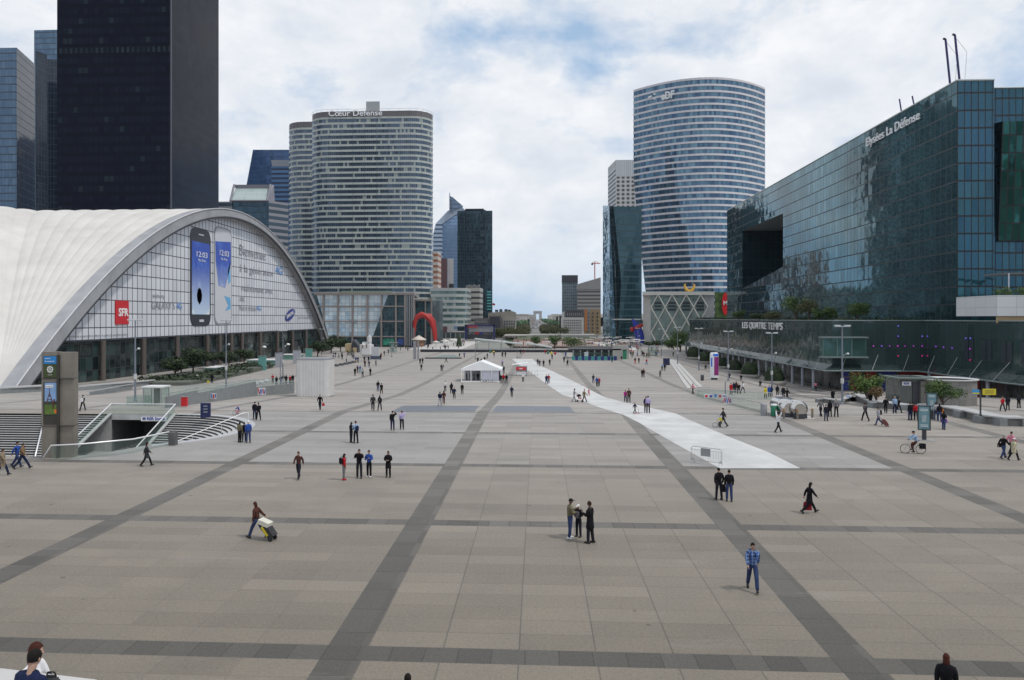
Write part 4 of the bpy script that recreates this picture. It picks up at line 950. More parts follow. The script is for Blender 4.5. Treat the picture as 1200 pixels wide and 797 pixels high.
# ---- lattice building
Y=384; lt=thing('lattice_building','white building wrapped in a diamond lattice of concrete bars','building',(*pl(800,Y),gz))
conc=M('pale_concrete',(.44,.44,.42),.75,var=.08,scale=.4); gi=glassgrid('lattice_glazing',1.1,2.,(.14,.21,.20),(.26,.34,.32),(.18,.20,.19),fw=.1,fh=.25,rough=.15,metal=.2)
zt_=zat(344,780,Y)
P4=[pl(762.5,Y),pl(829,Y),pl(829,Y+25),pl(762.5,Y+25)]; MB().wall(P4,gz,zt_-.2,closed=True).build('glazing',gi,lt)
P4=[pl(753.5,Y+7),pl(767,Y-.3),pl(767,Y+24),pl(753.5,Y+24)]; MB().wall(P4,gz,zt_,closed=True).build('side_wall',conc,lt)
P4=[pl(825,Y-.3),pl(837,Y-.3),pl(837,Y+24),pl(825,Y+24)]; MB().wall(P4,zat(376,830,Y),zt_-.5,closed=True).build('corner_pier',M('grey_cladding',(.24,.25,.26),.6),lt)
MB().prism([pl(753,Y-1.),pl(838,Y-1.),pl(838,Y+26),pl(753,Y+26)],zt_-.8,zt_+.9).build('cornice',conc,lt)
def bars(y0,nx,x0,x1,z0,z1,nz):
    m=MB(); cw=(x1-x0)/nx; ch=(z1-z0)/nz
    for i in range(nx*2+1):
        pass
    for i in range(nx):
        for k in range(nz):
            xm=x0+cw*(i+.5)
            for (xa,za),(xb,zb) in (((x0+cw*i,z0+ch*(k+.5)),(xm,z0+ch*(k+1))),((x0+cw*i,z0+ch*(k+.5)),(xm,z0+ch*k)),((x0+cw*(i+1),z0+ch*(k+.5)),(xm,z0+ch*(k+1))),((x0+cw*(i+1),z0+ch*(k+.5)),(xm,z0+ch*k))):
                m.tube([(xa,y0,za),(xb,y0,zb)],.34,4)
    return m
xa,xb=pl(762.5,Y)[0],pl(829,Y)[0]
bars(Y-.7,4,xa,xb,gz,zt_-.6,2).build('diamond_lattice',conc,lt)
for k in range(4):
    for j in range(3):
        cwx=(xb-xa)/4; MB().box((xa+cwx*(k+.5),Y-.15,zt_-4.6-j*1.6),(cwx*.55,.2,.9)).build('window',M('dark_window'),lt)
gp_=thing('green_wall','green planted billboard wall with a red oval sign beside the lattice building','wall',(*pl(845,372),gz))
q=[pl(837.5,370),pl(862,370),pl(862,372),pl(837.5,372)]; MB().prism(q,gz,zat(342.5,845,370)).build('panel',leafmat('moss_wall',(.03,.06,.02),(.06,.10,.035)),gp_)
p=at(850,356,369.5); m=MB(); m.add([(p.x+1.6*math.cos(R(a_)),369.4,p.z+5.2*math.sin(R(a_))) for a_ in range(0,360,15)],[tuple(range(24))]); m.build('red_oval',M('poster_red'),gp_)
put_text('M',(p.x-.9,369.2,p.z-.6),(1,0,0),1.8,wt,gp_,ext=.02)
ya=thing('roof_ornament','small golden V shaped ornament on the lattice building roof','ornament',tuple(at(808,341,Y+4)))
q0=at(808,341.5,Y+4); m=MB()
for s_ in (-1,1): m.tube([q0,q0+Vector((s_*1.7,0,.9)),q0+Vector((s_*2.4,0,3.2)),q0+Vector((s_*1.6,0,3.7))],[.6,.75,.4,.15],8)
m.build('arms',M('golden_paint',(.60,.34,.02),.4,var=0),ya)
# ---- dark glass tower with folded corner
Y=450; ft=thing('folded_glass_tower','dark teal glass tower with a folded pale edge left of the striped tower','office tower',(*pl(730,Y),gz))
tg=glassgrid('teal_bands',1.6,3.7,(.012,.045,.06),(.035,.085,.11),(.015,.05,.065),fw=.1,fh=.9,tilt=.01,wob=.01,rough=.07,metal=.5)
te=glassgrid('pale_fold_glass',2,3.7,(.16,.30,.40),(.24,.38,.48),(.10,.18,.24),fw=.1,fh=.3,tilt=.02,wob=.03,rough=.07,metal=.7)
def face(pix,mat,nm,par):
    a=[at(u,v,yy) for u,v,yy in pix]; m=MB(); u0=a[0]
    m.add(a,[tuple(range(len(a)))],[[((p-u0).xy.length*(1 if p.x>=u0.x else -1),p.z) for p in a]]); return m.build(nm,mat,par)
face([(706.5,400,470),(715,400,452),(714,241,452),(706.5,241,470)],te,'fold_facade',ft)
face([(714,241,452),(722,400,449),(715,400,452)],te,'fold_facade',ft)
face([(714,241,452),(719,242,450),(728,330,446),(724,400,447),(722,400,449)],glassgrid('fold_dark',1.6,3.7,(.006,.018,.026),(.014,.035,.045),(.01,.025,.03),fw=.1,fh=.3,rough=.08,metal=.4),'fold_facade',ft)
face([(719,242,450),(752,242,450),(752,400,450),(724,400,447),(728,330,446)],tg,'main_facade',ft)
P4=[pl(706.5,470.5),pl(752,470.5),pl(752,490),pl(706.5,490)]; MB().wall(P4,gz,zat(241,710,460),closed=True).build('rear_facade',tg,ft)
MB().cap([pl(706.5,470),pl(714,452),pl(719,450),pl(752,450),pl(752,490),pl(706.5,490)],zat(242,730,450)-.2).build('roof',roofm,ft)
a=at(718,374.3,444); b=at(750,374.3,444); MB().box(((a.x+b.x)/2,444,a.z),(b.x-a.x,5,.7)).build('entrance_canopy',M('canopy_pale',(.35,.37,.37),.5),ft)
# white tower with round windows
hm=N('round_window_wall'); uv=hm.n('ShaderNodeUVMap').outputs[0]; s=hm.n('ShaderNodeSeparateXYZ'); hm.put(s.inputs[0],uv)
fu=hm.math('SUBTRACT',hm.math('FRACT',hm.math('DIVIDE',s.outputs[0],4.1)),.5); fv=hm.math('SUBTRACT',hm.math('FRACT',hm.math('DIVIDE',s.outputs[1],3.5)),.5)
d=hm.math('SQRT',hm.math('ADD',hm.math('MULTIPLY',fu,fu),hm.math('MULTIPLY',fv,fv))); inn=hm.math('LESS_THAN',d,.33)
hm.P(Base_Color=hm.mix(inn,(.52,.53,.53),(.10,.10,.09)),Roughness=.6)
wb=glassgrid('white_dark_ribbons',60,3.5,(.50,.51,.53),(.54,.55,.57),(.06,.07,.09),fw=0,fh=1.7,rough=.5,metal=0,tilt=0,wob=0)
Y=660; t=thing('round_window_tower','white tower with rows of round windows behind the dark teal tower','office tower',(*pl(730,Y),gz))
zt_=zat(187.5,725,Y); zm=zat(207,725,Y)
MB().wall([pl(721.5,Y),pl(750,Y)],gz,zm).build('front_facade',hm.m,t); MB().wall([pl(721.5,Y),pl(750,Y)],zm,zt_).build('top_cladding',glassgrid('ribbed_white',1.7,50,(.50,.52,.55),(.56,.58,.6),(.40,.42,.46),fw=.5,fh=0,rough=.5,metal=0,tilt=0,wob=0),t)
MB().wall([pl(712.5,Y+34),pl(721.5,Y)],gz,zt_-6).build('side_facade',wb,t); MB().wall([pl(712.5,Y+34),pl(721.5,Y)],zt_-6,zt_).build('side_cladding',M('white_concrete'),t)
MB().cap([pl(712.5,Y+34),pl(721.5,Y),pl(750,Y),pl(742,Y+34)],zt_).build('roof',roofm,t); MB().wall([pl(750,Y),pl(742,Y+34),pl(712.5,Y+34)],gz,zt_).build('rear_facade',wb,t)
# distant slabs
gt1=glassgrid('grey_tower_glass',2.4,3.4,(.05,.08,.10),(.12,.16,.19),(.16,.19,.21),fw=.5,fh=.9,rough=.2,metal=.2)
t=block('grey_slab_tower','plain grey glass slab tower with dark cap against the sky',[pl(658.5,900),pl(677,900),pl(677,925),pl(658.5,925)],gz,zat(331,665,900),gt1); P4=[pl(658.3,899.5),pl(677.2,899.5),pl(677.2,926),pl(658.3,926)]; MB().prism(P4,zat(331,665,900),zat(322.5,665,900)).build('roof_cap',M('dark_cap',(.04,.045,.055),.5),t)
rb_=glassgrid('ribbed_concrete_wall',60,4.,(.06,.06,.065),(.09,.09,.095),(.26,.25,.24),fw=0,fh=2.1,rough=.6,metal=0,tilt=0,wob=0)
t=thing('slanted_roof_tower','grey ribbed tower with slanted concrete top beside the slab tower','office tower',(*pl(690,860),gz))
P4=[pl(676.5,860),pl(704,860),pl(704,885),pl(676.5,885)]; MB().wall(P4,gz,zat(339,690,860),closed=True).build('facade',rb_,t)
extr([(676.5,339),(677,333),(704,325),(704,339)],859.5,26,M('grey_concrete',(.24,.24,.24),.8),'slanted_top',t)
cr=thing('tower_crane','red and white tower crane on the slanted roof tower','crane',tuple(at(697,326,868)))
rdm=M('crane_red',(.45,.08,.06),.5); m=MB()
a=at(697,327,868); b=at(697,307,868); m.tube([a,b],.55,4); m.build('mast',rdm,cr)
MB().tube([at(693.5,308.5,868),at(703.5,308.8,868)],.45,4).build('jib',rdm,cr); MB().box(at(694,309.6,868),(2,1.5,2)).build('counterweight',M('dark_cap'),cr); MB().tube([at(694,308.3,868),at(697,305.8,868),at(702,308.5,868)],.2,4).build('tie_bar',rdm,cr)
def windows(par,Y,u0,u1,v0,v1,nu,nv_,wm,ww=.5,hh=.5):
    for i in range(nu):
        for k in range(nv_):
            a=at(u0+(u1-u0)*(i+.5)/nu,v0+(v1-v0)*(k+.5)/nv_,Y-.15)
            MB().box(a,((u1-u0)/nu*ww*Y/F,.25,(v1-v0)/nv_*hh*Y/F)).build('window',wm,par)
dw=M('dark_window')
Y=640; t=block('white_office_block','white office block with small square windows and dark mansard beside the avenue',[pl(657.5,Y),pl(684,Y),pl(684,Y+18),pl(662,Y+18)],gz,zat(372,670,Y),M('cream_wall',(.50,.49,.47),.7),'office building')
windows(t,Y,660,682,374,392,9,6,dw,.45,.45)
extr([(663,372),(663,364),(684,364),(684,372)],Y+2,14,M('mansard_dark',(.06,.06,.07),.6),'mansard',t); windows(t,Y+2,664,683,366,371,8,1,M('cream_wall'),.15,.7)
m=MB(); a=at(660,372,Y); MB().box((a.x,Y+3,a.z+2),(2,3,5)).build('chimney',M('cream_wall'),t)
t=block('tan_office_block','tan brick block with orange strip right of the white offices',[pl(684.5,Y+3),pl(704,Y+3),pl(704,Y+22),pl(684.5,Y+22)],gz,zat(362.5,695,Y),M('tan_brick',(.30,.22,.13),.8),'office building')
q=[pl(685,Y+2.6),pl(688.5,Y+2.6)]; MB().wall(q,0,zat(362,687,Y)).build('orange_strip',M('orange_clad',(.42,.16,.06),.6),t)
MB().wall([pl(688.5,Y+2.5),pl(691.,Y+2.5)],gz,zat(362,687,Y)).build('grey_strip',M('grey_cladding'),t); windows(t,Y+2.7,692,703,365,391,2,6,dw,.3,.45); windows(t,Y+2.4,689,691,365,391,1,6,dw,.5,.45)
block('dark_annex','narrow dark block left of the white offices',[pl(655.5,690),pl(660,690),pl(660,700),pl(655.5,700)],gz,zat(370.5,657,690),M('dark_cap'),'building')
# concrete blocks left of the avenue
Y=560; t=thing('concrete_block','old stepped concrete office block left of the avenue','office building',(*pl(590,Y),gz))
cw_=M('dirty_concrete',(.27,.25,.22),.85,var=.2,scale=.2)
extr([(572,395),(572,366.5),(600,364.5),(604,366),(604,395)],Y,20,cw_,'upper_block',t); extr([(589,395),(589,374),(604.5,373),(604.5,395)],Y-6,8,M('pale_block',(.36,.34,.31),.8,var=.15,scale=.3),'front_block',t)
windows(t,Y-6,590,604,375,388,5,4,dw,.5,.5); windows(t,Y,573,588,368,380,6,2,dw,.4,.25)
for u_ in (582,587,593,597): a=at(u_,364,Y+5); MB().box((a.x,a.y,a.z-.2),(2.2,2,1.6+(u_%3)*.4)).build('roof_plant',M('dark_cap'),t)
t=block('low_dark_block','low dark office block beneath the petrol tower',[pl(556,540),pl(589,540),pl(589,552),pl(556,552)],gz,zat(373,570,540),M('mid_grey',(.13,.12,.125),.7),'office building'); windows(t,540,557,571,375,389,7,3,M('grey_cladding'),.5,.45); 
q=at(580,379,539); MB().box((q.x,539.5,q.z),(6.6,.6,9)).build('dark_bay',M('dark_cap'),t)
fl=thing('flagpole','red flag on a thin pole beside the petrol tower','flag',tuple(at(577,362,700))); MB().tube([at(577,366,700),at(577,355,700)],.15,5).build('pole',steel,fl); m=MB(); a=at(577,355,700); m.box(a+Vector((1.2,0,-1.3)),(2.4,.15,1.8),0,0,Matrix.Rotation(R(25),3,'Y')); m.build('cloth',M('flag_red',(.35,.03,.05),.7),fl)
# ================================================================ PLANTS
def leafcloud(blobs,n,size,seed=1,flat=0.):
    r=random.Random(seed); m=MB(); tot=sum(b[3]*b[4]*b[5] for b in blobs)
    for b in blobs:
        k=max(8,int(n*(b[3]*b[4]*b[5])/tot))
        for _ in range(k):
            d=Vector((r.gauss(0,1),r.gauss(0,1),r.gauss(0,1))).normalized(); rr=r.random()**.33
            nz=noise.noise(Vector((b[0],b[1],b[2]))*3+d*1.7+Vector((seed,0,0)))
            rr*=.85+.45*nz
            p=Vector((b[0]+d.x*b[3]*rr,b[1]+d.y*b[4]*rr,b[2]+d.z*b[5]*rr))
            s=size*r.uniform(.6,1.3)
            nn=(d+Vector((r.uniform(-.9,.9),r.uniform(-.9,.9),r.uniform(-.4,1.)))).normalized(); a=nn.orthogonal().normalized(); a=Matrix.Rotation(r.uniform(0,6.28),3,nn)@a; c=nn.cross(a)
            m.add([p-a*s*.5,p+c*s*.35,p+a*s*.6,p-c*s*.35],[(0,1,2,3)])
    return m
LF_dark=leafmat('leaves_dark',(.012,.026,.014),(.03,.05,.022),(.05,.075,.03)); LF_mid=leafmat('leaves_mid',(.025,.055,.018),(.06,.105,.03),(.09,.14,.04)); LF_light=leafmat('leaves_light',(.035,.075,.016),(.075,.13,.028),(.11,.17,.04))
LF_red=leafmat('leaves_reddish',(.08,.055,.025),(.14,.09,.04),(.16,.12,.05))
LF_olive=leafmat('leaves_olive',(.05,.062,.025),(.085,.09,.04),(.11,.11,.05))
bark=M('bark',(.09,.07,.055),.9,var=.3,scale=3)
def tree(name,label,p,h,w,leaf,cat='tree',group=None,n=1400,size=.35,trunk=.35,seed=1,blobs=None,squash=1.):
    t=thing(name,label,cat,tuple(p),group); local(t); th=h*trunk; ch=h-th; r=random.Random(seed)
    if blobs is None:
        blobs=[]
        for k in range(7):
            a=r.uniform(0,6.28); q=r.uniform(.15,.5)*w/2
            blobs.append((math.cos(a)*q,math.sin(a)*q*squash,th+ch*r.uniform(.3,.72),w*r.uniform(.24,.34),w*r.uniform(.24,.34)*squash,ch*r.uniform(.26,.36)))
    if trunk>0:
        m=MB(); m.tube([(0,0,0),(.05*h*.3,0,th*.7),(0,.02,th+ch*.35)],[.035*h+.04,.028*h+.03,.02*h],7)
        for k in range(5):
            b=blobs[k%len(blobs)]; m.tube([(0,0,th*.7),(b[0]*.5,b[1]*.5,(th*.7+b[2])/2),(b[0],b[1],b[2])],[.018*h+.02,.012*h+.01,.01],5)
        m.build('trunk',bark,t)
    leafcloud(blobs,n,size,seed).build('crown',leaf,t)
    return t
# dark pines and shrubs by the hall
hedge=thing('planted_bed','long dark planted bed with low clipped hedge before the hall','planting',tuple(gnd(240,450)))
q=[gnd(175,452),gnd(222,452),gnd(300,436),gnd(320,431),gnd(300,429),gnd(190,444)]
MB().prism([(p.x,p.y) for p in q],-2.9,-1.3).build('kerb',M('bed_kerb',(.10,.11,.09),.8),hedge)
m=leafcloud([(lambda a:(a.x,a.y,-1.3,5,3,.9))(gnd(u,v)) for u,v in ((185,449),(200,449),(215,449),(230,447),(245,444),(260,441),(275,438),(290,434),(302,432))],4500,.5,3); m.build('clipped_hedge',leafmat('hedge_dark',(.012,.022,.012),(.03,.045,.02)),hedge)
for i,(u,v,h,w,l) in enumerate(((205,444,4.2,6.5,'broad dark pine at the left end of the planted bed'),(226,442,6.0,7,'tallest dark pine of the planted bed before the hall'),(212,441,3.6,5,'small dark pine between two broader pines in the bed'),(250,432,3.6,7,'dark spreading pine behind the lamp post by the hall'),(268,431,3.9,7,'dark spreading pine right of the lamp post by the hall'),(286,427,3.9,7,'dark spreading pine beside the teal panel by the hall'))):
    tree('pine_tree',l,gnd(u,v)+Vector((0,0,.6)),h,w,LF_dark,n=2200,size=.42,trunk=.2,seed=i+3,group='dark pines by the hall')
for i,(u,v,h,w,l) in enumerate(((372,418,5.5,9,'dark round shrub behind the white fluted block'),(388,414,7.,10,'dark tree at the corner of the vaulted hall'),(399,412,6.,8,'dark tree left of the yellowish hut'))):
    tree('dark_tree',l,gnd(u,v),h,w,LF_dark,n=1300,size=.6,trunk=.2,seed=i+13)
# round hedges in planters on the right
pm=M('planter_concrete',(.30,.285,.265),.8,var=.12,scale=1)
for i,(u,v,wp,l) in enumerate(((798,414,24,''),(813,421,18,'dark hedge ball in the planter nearest the light green tree'),(826,426,17,'hedge ball in a planter left of the purple column'),(845,432,15,'hedge ball in a planter right behind the purple column'),(861,437,17,'hedge ball in a planter third from the striped steps'),(878.5,442.5,21,'hedge ball in a planter second from the striped steps'),(907,450.5,24,'hedge ball in the planter nearest the striped steps'))):
    p=gnd(u,v); s=p.y/F*1.02
    if i==0: continue
    t=thing('hedge_planter',l,'planter',tuple(p),'round concrete planters with clipped hedge balls'); local(t); r_=wp*s/2
    MB().lathe([(r_*1.05,0),(r_*1.12,.3),(r_*1.08,.75),(r_*.95,.78),(r_*.93,.6),(0,.6)],n=22).build('planter',pm,t)
    leafcloud([(0,0,.7+r_*.72,r_*.98,r_*.98,r_*.82)],2600,.24,i+30).build('hedge_ball',LF_dark if i!=5 else leafmat('leaves_darkgreen',(.015,.035,.014),(.04,.07,.022)),t)
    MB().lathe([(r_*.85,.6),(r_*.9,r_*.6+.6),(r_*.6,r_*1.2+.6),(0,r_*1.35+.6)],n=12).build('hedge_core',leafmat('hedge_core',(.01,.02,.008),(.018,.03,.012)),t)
tree('light_green_tree','light green tree between lattice building and first hedge planter',gnd(797,412),9.5,11,LF_light,n=2600,size=.5,trunk=.15,seed=41)
tree('light_green_tree','lower light green bush beside the lattice building corner',gnd(789,410),5,8,LF_mid,n=1400,size=.5,trunk=.1,seed=43)
for i,(u,w,h,l) in enumerate(((760,7,2.6,'left'),(771,7,3,'middle'),(781,7,3.2,'right'))):
    tree('dark_shrub','dark shrub at the lattice building foot, %s of three'%{'left':'leftmost','middle':'middle one','right':'rightmost'}[l],gnd(u,406.5),h,w,LF_dark,n=700,size=.5,trunk=.1,seed=50+i,group='dark shrubs at the lattice building')
# trees on the mall terrace
for i,(u,v,h,w,lf,yy,l) in enumerate(((866,375,2.8,4.5,LF_mid,205,'small pale bush near the left end of the mall terrace'),(890,375,2,6,LF_dark,190,'low dark bush on the mall terrace above the shop lettering'),(905,375,2.2,6,LF_olive,184,'low olive bush on the mall terrace above the shop lettering'),(932,375,5.6,7.5,LF_mid,172,'tall green tree on the mall terrace, largest of the row'),(948,375,5,6.5,LF_olive,166,'olive brown tree on the mall terrace beside the largest one'),(959,375,2.8,3.6,LF_mid,160,'round bush on the mall terrace, left of two alike'),(974,375,2.8,3.6,LF_mid,158,'round bush on the mall terrace, right of two alike'),(1004,375,3.8,6.,LF_mid,156,'green tree on the mall terrace nearest the building corner'))):
    X_=at(u,375,yy).x; 
    tree('terrace_tree',l,(X_,yy,9.7),h,w,lf,n=1800,size=.3,trunk=.18,seed=60+i,group='trees on the shopping centre terrace')
m=leafcloud([(57.5,y,10.0,1.6,3.5,.7) for y in range(152,285,6)]+[(59+k*4,151.5,10,3,1.5,.5) for k in range(4)],3500,.35,9); tag(m.build('terrace_hedge',LF_dark),'low dark hedge running along the mall terrace edge','hedge')
m=leafcloud([(pl(1168,128)[0]+2+k*3,129.5,zat(346,1180,128)+.6,2,1.2,1.) for k in range(8)],2500,.3,10); tag(m.build('terrace_hedge',LF_mid),'green hedge on top of the white terrace wall','hedge')
# trees on the right in the bench beds
tree('bed_tree','spreading light green tree in front of the red hoarding',gnd(1016,474)+Vector((0,0,.3)),4.3,5.2,LF_light,n=2600,size=.22,trunk=.2,seed=71)
tree('bed_tree','low reddish shrub beside the light green tree',gnd(1027,476)+Vector((0,0,.3)),2.2,2.6,LF_red,n=1200,size=.18,trunk=.2,seed=72)
tree('bed_tree','spreading green tree before the round concrete drum',gnd(1128,490)+Vector((1,6,.2)),3.5,5.,LF_mid,n=2600,size=.2,trunk=.25,seed=73)
# small clipped trees at the pool end
for i,(u,v,h,w,l) in enumerate(((628,408,7,7,'small round tree behind the pool rim, leftmost of three'),(650,409,9,8,'small round tree behind the pool rim, middle of three'),(672,410,7.5,17,'broad clipped tree behind the pool rim, rightmost of three'))):
    tree('clipped_tree',l,gnd(u,v),h*.8,w*.85,LF_mid,n=1100,size=.5,trunk=.2,seed=80+i,group='clipped trees behind the pool rim')
tree('clipped_tree','low bush in front of the sloping glass roofs',gnd(598,408),4,7,LF_mid,n=700,size=.5,trunk=.1,seed=85)
# avenue plane trees: each a thing
k=0
proto=[]
for s_ in range(3):
    r=random.Random(90+s_); proto.append(leafcloud([(r.uniform(-3,3),r.uniform(-3,3),8+r.uniform(-2,2.5),4.5,4.5,3.5) for _ in range(6)],900,1.,90+s_).mesh('crown'))
tkm=MB().tube([(0,0,0),(0,0,8)],[.4,.25],6).mesh('trunk'); tkm.materials.append(bark)
for me in proto: me.materials.append(LF_olive)
def copytree(p,i,label,s=1.,cat='tree',nm='plane_tree',grp='plane trees along the far esplanade'):
    t=thing(nm,label,cat,tuple(p),grp); t.rotation_euler=(0,0,i*1.3); t.scale=(s,s,s)
    for n_,me in (('crown',proto[i%3]),('trunk',tkm)):
        o=bpy.data.objects.new(n_,me); COL.objects.link(o); o.parent=t
for Y in range(620,1000,42):
    for u_ in (583,592,602,611,640,650,660):
        if (u_ in (583,592)) and Y>760: continue
        off_=(u_-630)*620/F; x=off_+rnd.uniform(-2,2); 
        x=x if True else 0
        copytree((x,Y+rnd.uniform(-8,8),-5.6),k,'brownish green plane tree in the rows %s of the avenue'%('left' if x<0 else 'right'),rnd.uniform(.62,.74)); k+=1
for Y in (520,532,544):
    for u_ in (582,587,593,599,605,611,616): copytree((at(u_,380,Y).x,Y,-4.6),k,'brownish green plane tree in front of the concrete blocks',rnd.uniform(.55,.7)); k+=1
# ================================================================ DISTANT CITY
r=random.Random(5)
m=MB()
for Y in range(1300,5600,110):
    for _ in range(60):
        x=r.uniform(-.17*Y-60,.13*Y+60)
        xa_=abs(x-0.0)
        if abs(x)<32+Y*.004: continue
        hh=r.uniform(10,17)+min(12,(Y-1300)*.006); w_=r.uniform(14,40); d_=r.uniform(12,25)
        if Y>4400 and abs(x)<150: continue
        m.prism([(x,Y),(x+w_,Y),(x+w_,Y+d_),(x,Y+d_)],-6,hh-4)
        if r.random()<.6: m.prism([(x+2,Y+2),(x+w_-2,Y+2),(x+w_-2,Y+d_-2),(x+2,Y+d_-2)],hh-4,hh)
cm_=N('city_walls'); ge=cm_.geo(); rr_=ge.outputs['Random Per Island']; s=cm_.n('ShaderNodeSeparateXYZ'); cm_.put(s.inputs[0],ge.outputs['Normal'])
uvv=cm_.n('ShaderNodeUVMap').outputs[0]; s2=cm_.n('ShaderNodeSeparateXYZ'); cm_.put(s2.inputs[0],uvv)
wn=cm_.math('MULTIPLY',cm_.math('GREATER_THAN',cm_.math('FRACT',cm_.math('DIVIDE',s2.outputs[0],3.)),.55),cm_.math('GREATER_THAN',cm_.math('FRACT',cm_.math('DIVIDE',s2.outputs[1],3.2)),.45))
c=cm_.mix(rr_,(.36,.33,.30),(.66,.62,.57)); c=cm_.mix(cm_.math('MULTIPLY',wn,.7),c,(.08,.08,.09)); c=cm_.mix(cm_.math('GREATER_THAN',s.outputs[2],.5),c,(.13,.14,.165))
cm_.P(Base_Color=c,Roughness=.8)
tag(m.build('distant_city',cm_.m),'hazy mass of distant city blocks on both sides of the avenue','city',kind='stuff')
m=MB()
bl=[]
for Y in range(1000,4300,60):
    for s_ in (-1,1): bl.append((s_*(23+r.uniform(-2,2)),Y,3.,8,22,5.5+r.uniform(-1,1)))
leafcloud(bl,9000,4.,4)
m=leafcloud(bl,9000,3.6,4); tag(m.build('avenue_trees',leafmat('leaves_far',(.03,.07,.035),(.06,.11,.05))),'two long green rows of trees lining the distant avenue','trees',kind='stuff')
av=MB(); av.add([(-13,990,-2.9),(13,990,-2.9),(13,4390,-2.),(-13,4390,-2.)],[(0,1,2,3)]); tag(av.build('avenue',M('avenue_asphalt',(.12,.12,.12),.8)),'long straight avenue running to the triumphal arch','road',kind='structure')
carm=[M('car_paint_%d'%i,c_,.3,var=0) for i,c_ in enumerate(((.6,.6,.6),(.04,.04,.05),(.3,.3,.33),(.4,.05,.04),(.7,.7,.68)))]
cb_=MB(); cb_.box((0,0,.55),(1.75,4.2,.6)); cb_.box((0,-.2,1.08),(1.5,2.3,.55)); cme=cb_.mesh('distant_car'); cme.materials.append(carm[0])
for i in range(70):
    Y=1000+i*i*.55+i*7; o=bpy.data.objects.new('distant_car',cme); COL.objects.link(o); x=r.choice([-9.5,-6,-2.6,2.6,6,9.5]); o.location=(x,Y,-2.9+.9*(Y-990)/3400+.02); o.material_slots[0].link='OBJECT'; o.material_slots[0].material=r.choice(carm)
    tag(o,'tiny car in the traffic on the far avenue','car','cars on the distant avenue')
# triumphal arch
Y=4450; ar=thing('triumphal_arch','tiny hazy triumphal arch closing the avenue on the horizon','monument',(0,Y,-2)); s_=M('arch_stone',(.34,.33,.32),.8)
W2,D2,Hh=24,11,50
MB().prism([(-W2,Y-D2),(-8,Y-D2),(-8,Y+D2),(-W2,Y+D2)],-2,29).build('pier',s_,ar); MB().prism([(8,Y-D2),(W2,Y-D2),(W2,Y+D2),(8,Y+D2)],-2,29).build('pier',s_,ar)
pts=[(-W2,29),(-8,29)]+[(-8*math.cos(R(a_)),22+0*a_+ (29-22)+8*math.sin(R(a_))*.9-0) for a_ in range(0,181,20)][1:-1]+[(8,29),(W2,29),(W2,48),(-W2,48)]
m=MB(); fr_=[(x,Y-D2,z) for x,z in pts]; bk_=[(x,Y+D2,z) for x,z in pts]; 
tri=geometry.tessellate_polygon([[Vector((x,z,0)) for x,z in pts]])
for t_ in tri: m.add([fr_[k] for k in t_],[(0,1,2)]); m.add([bk_[k] for k in t_],[(0,1,2)])
for i in range(len(pts)): j=(i+1)%len(pts); m.add([fr_[i],fr_[j],bk_[j],bk_[i]],[(0,1,2,3)])
m.build('vaulted_body',s_,ar); MB().box((0,Y,46.5),(W2*2+2,D2*2+2,1.4)).build('cornice',s_,ar); MB().box((0,Y,49.5),(W2*2-1,D2*2-1,4)).build('attic',s_,ar)
# ================================================================ ESPLANADE BEYOND THE POOL
rim=thing('square_pool','long low black rim of the square pool across the esplanade','pool',tuple(gnd(580,411)))
a=gnd(497,411.5); b=gnd(724,411.5); MB().box(((a.x+b.x)/2,300,zg(0,300)+.45),(b.x-a.x,2.2,.9)).build('rim',M('rim_black',(.02,.022,.03),.35),rim)
MB().box(((a.x+b.x)/2,301.4,zg(0,300)+.95),(b.x-a.x+.5,3,.12)).build('coping',M('rim_top',(.22,.22,.24),.5),rim)
def deck(u0,u1,Y0,Y1,z,mat,name,label,cat,kind='structure'):
    a=pl(u0,Y0)[0]; b=pl(u1,Y0)[0]; m=MB(); m.box(((a+b)/2,(Y0+Y1)/2,z-.3),(b-a,Y1-Y0,.6)); return tag(m.build(name,mat),label,cat,kind=kind)
deck(600,705,345,420,-1.9,M('reddish_paving',(.30,.22,.19),.8,var=.15,scale=.2),'raised_terrace','reddish raised terrace behind the pool','terrace')
deck(605,702,425,470,-1.2,M('lawn',(.07,.12,.03),.9,var=.25,scale=.4),'lawn','narrow strip of green lawn behind the terrace','lawn')
deck(590,702,480,530,-.3,M('pale_paving',(.36,.34,.31),.8,var=.1,scale=.2),'upper_terrace','pale upper terrace behind the lawn','terrace')
m=MB(); 
for i in range(60): x=pl(610,425)[0]+i*.75; 
a=pl(602,424)[0]; b=pl(704,424)[0]; wl=MB(); wl.box(((a+b)/2,424,-1.9),(b-a,.5,2.2)); tag(wl.build('terrace_wall',M('reddish_wall',(.34,.25,.22),.8)),'low reddish wall below the strip of lawn','wall')
deck(478,540,318,430,-2.55,M('white_deck',(.52,.50,.48),.7,var=.1,scale=.3),'pale_terrace','pale stone terrace in front of the curved offices','terrace')
deck(706,752,318,430,-2.55,M('white_deck'),'pale_terrace','pale stone terrace in front of the teal tower','terrace')
rfm=M('pale_glass_roof',(.55,.60,.60),.3,var=.05)
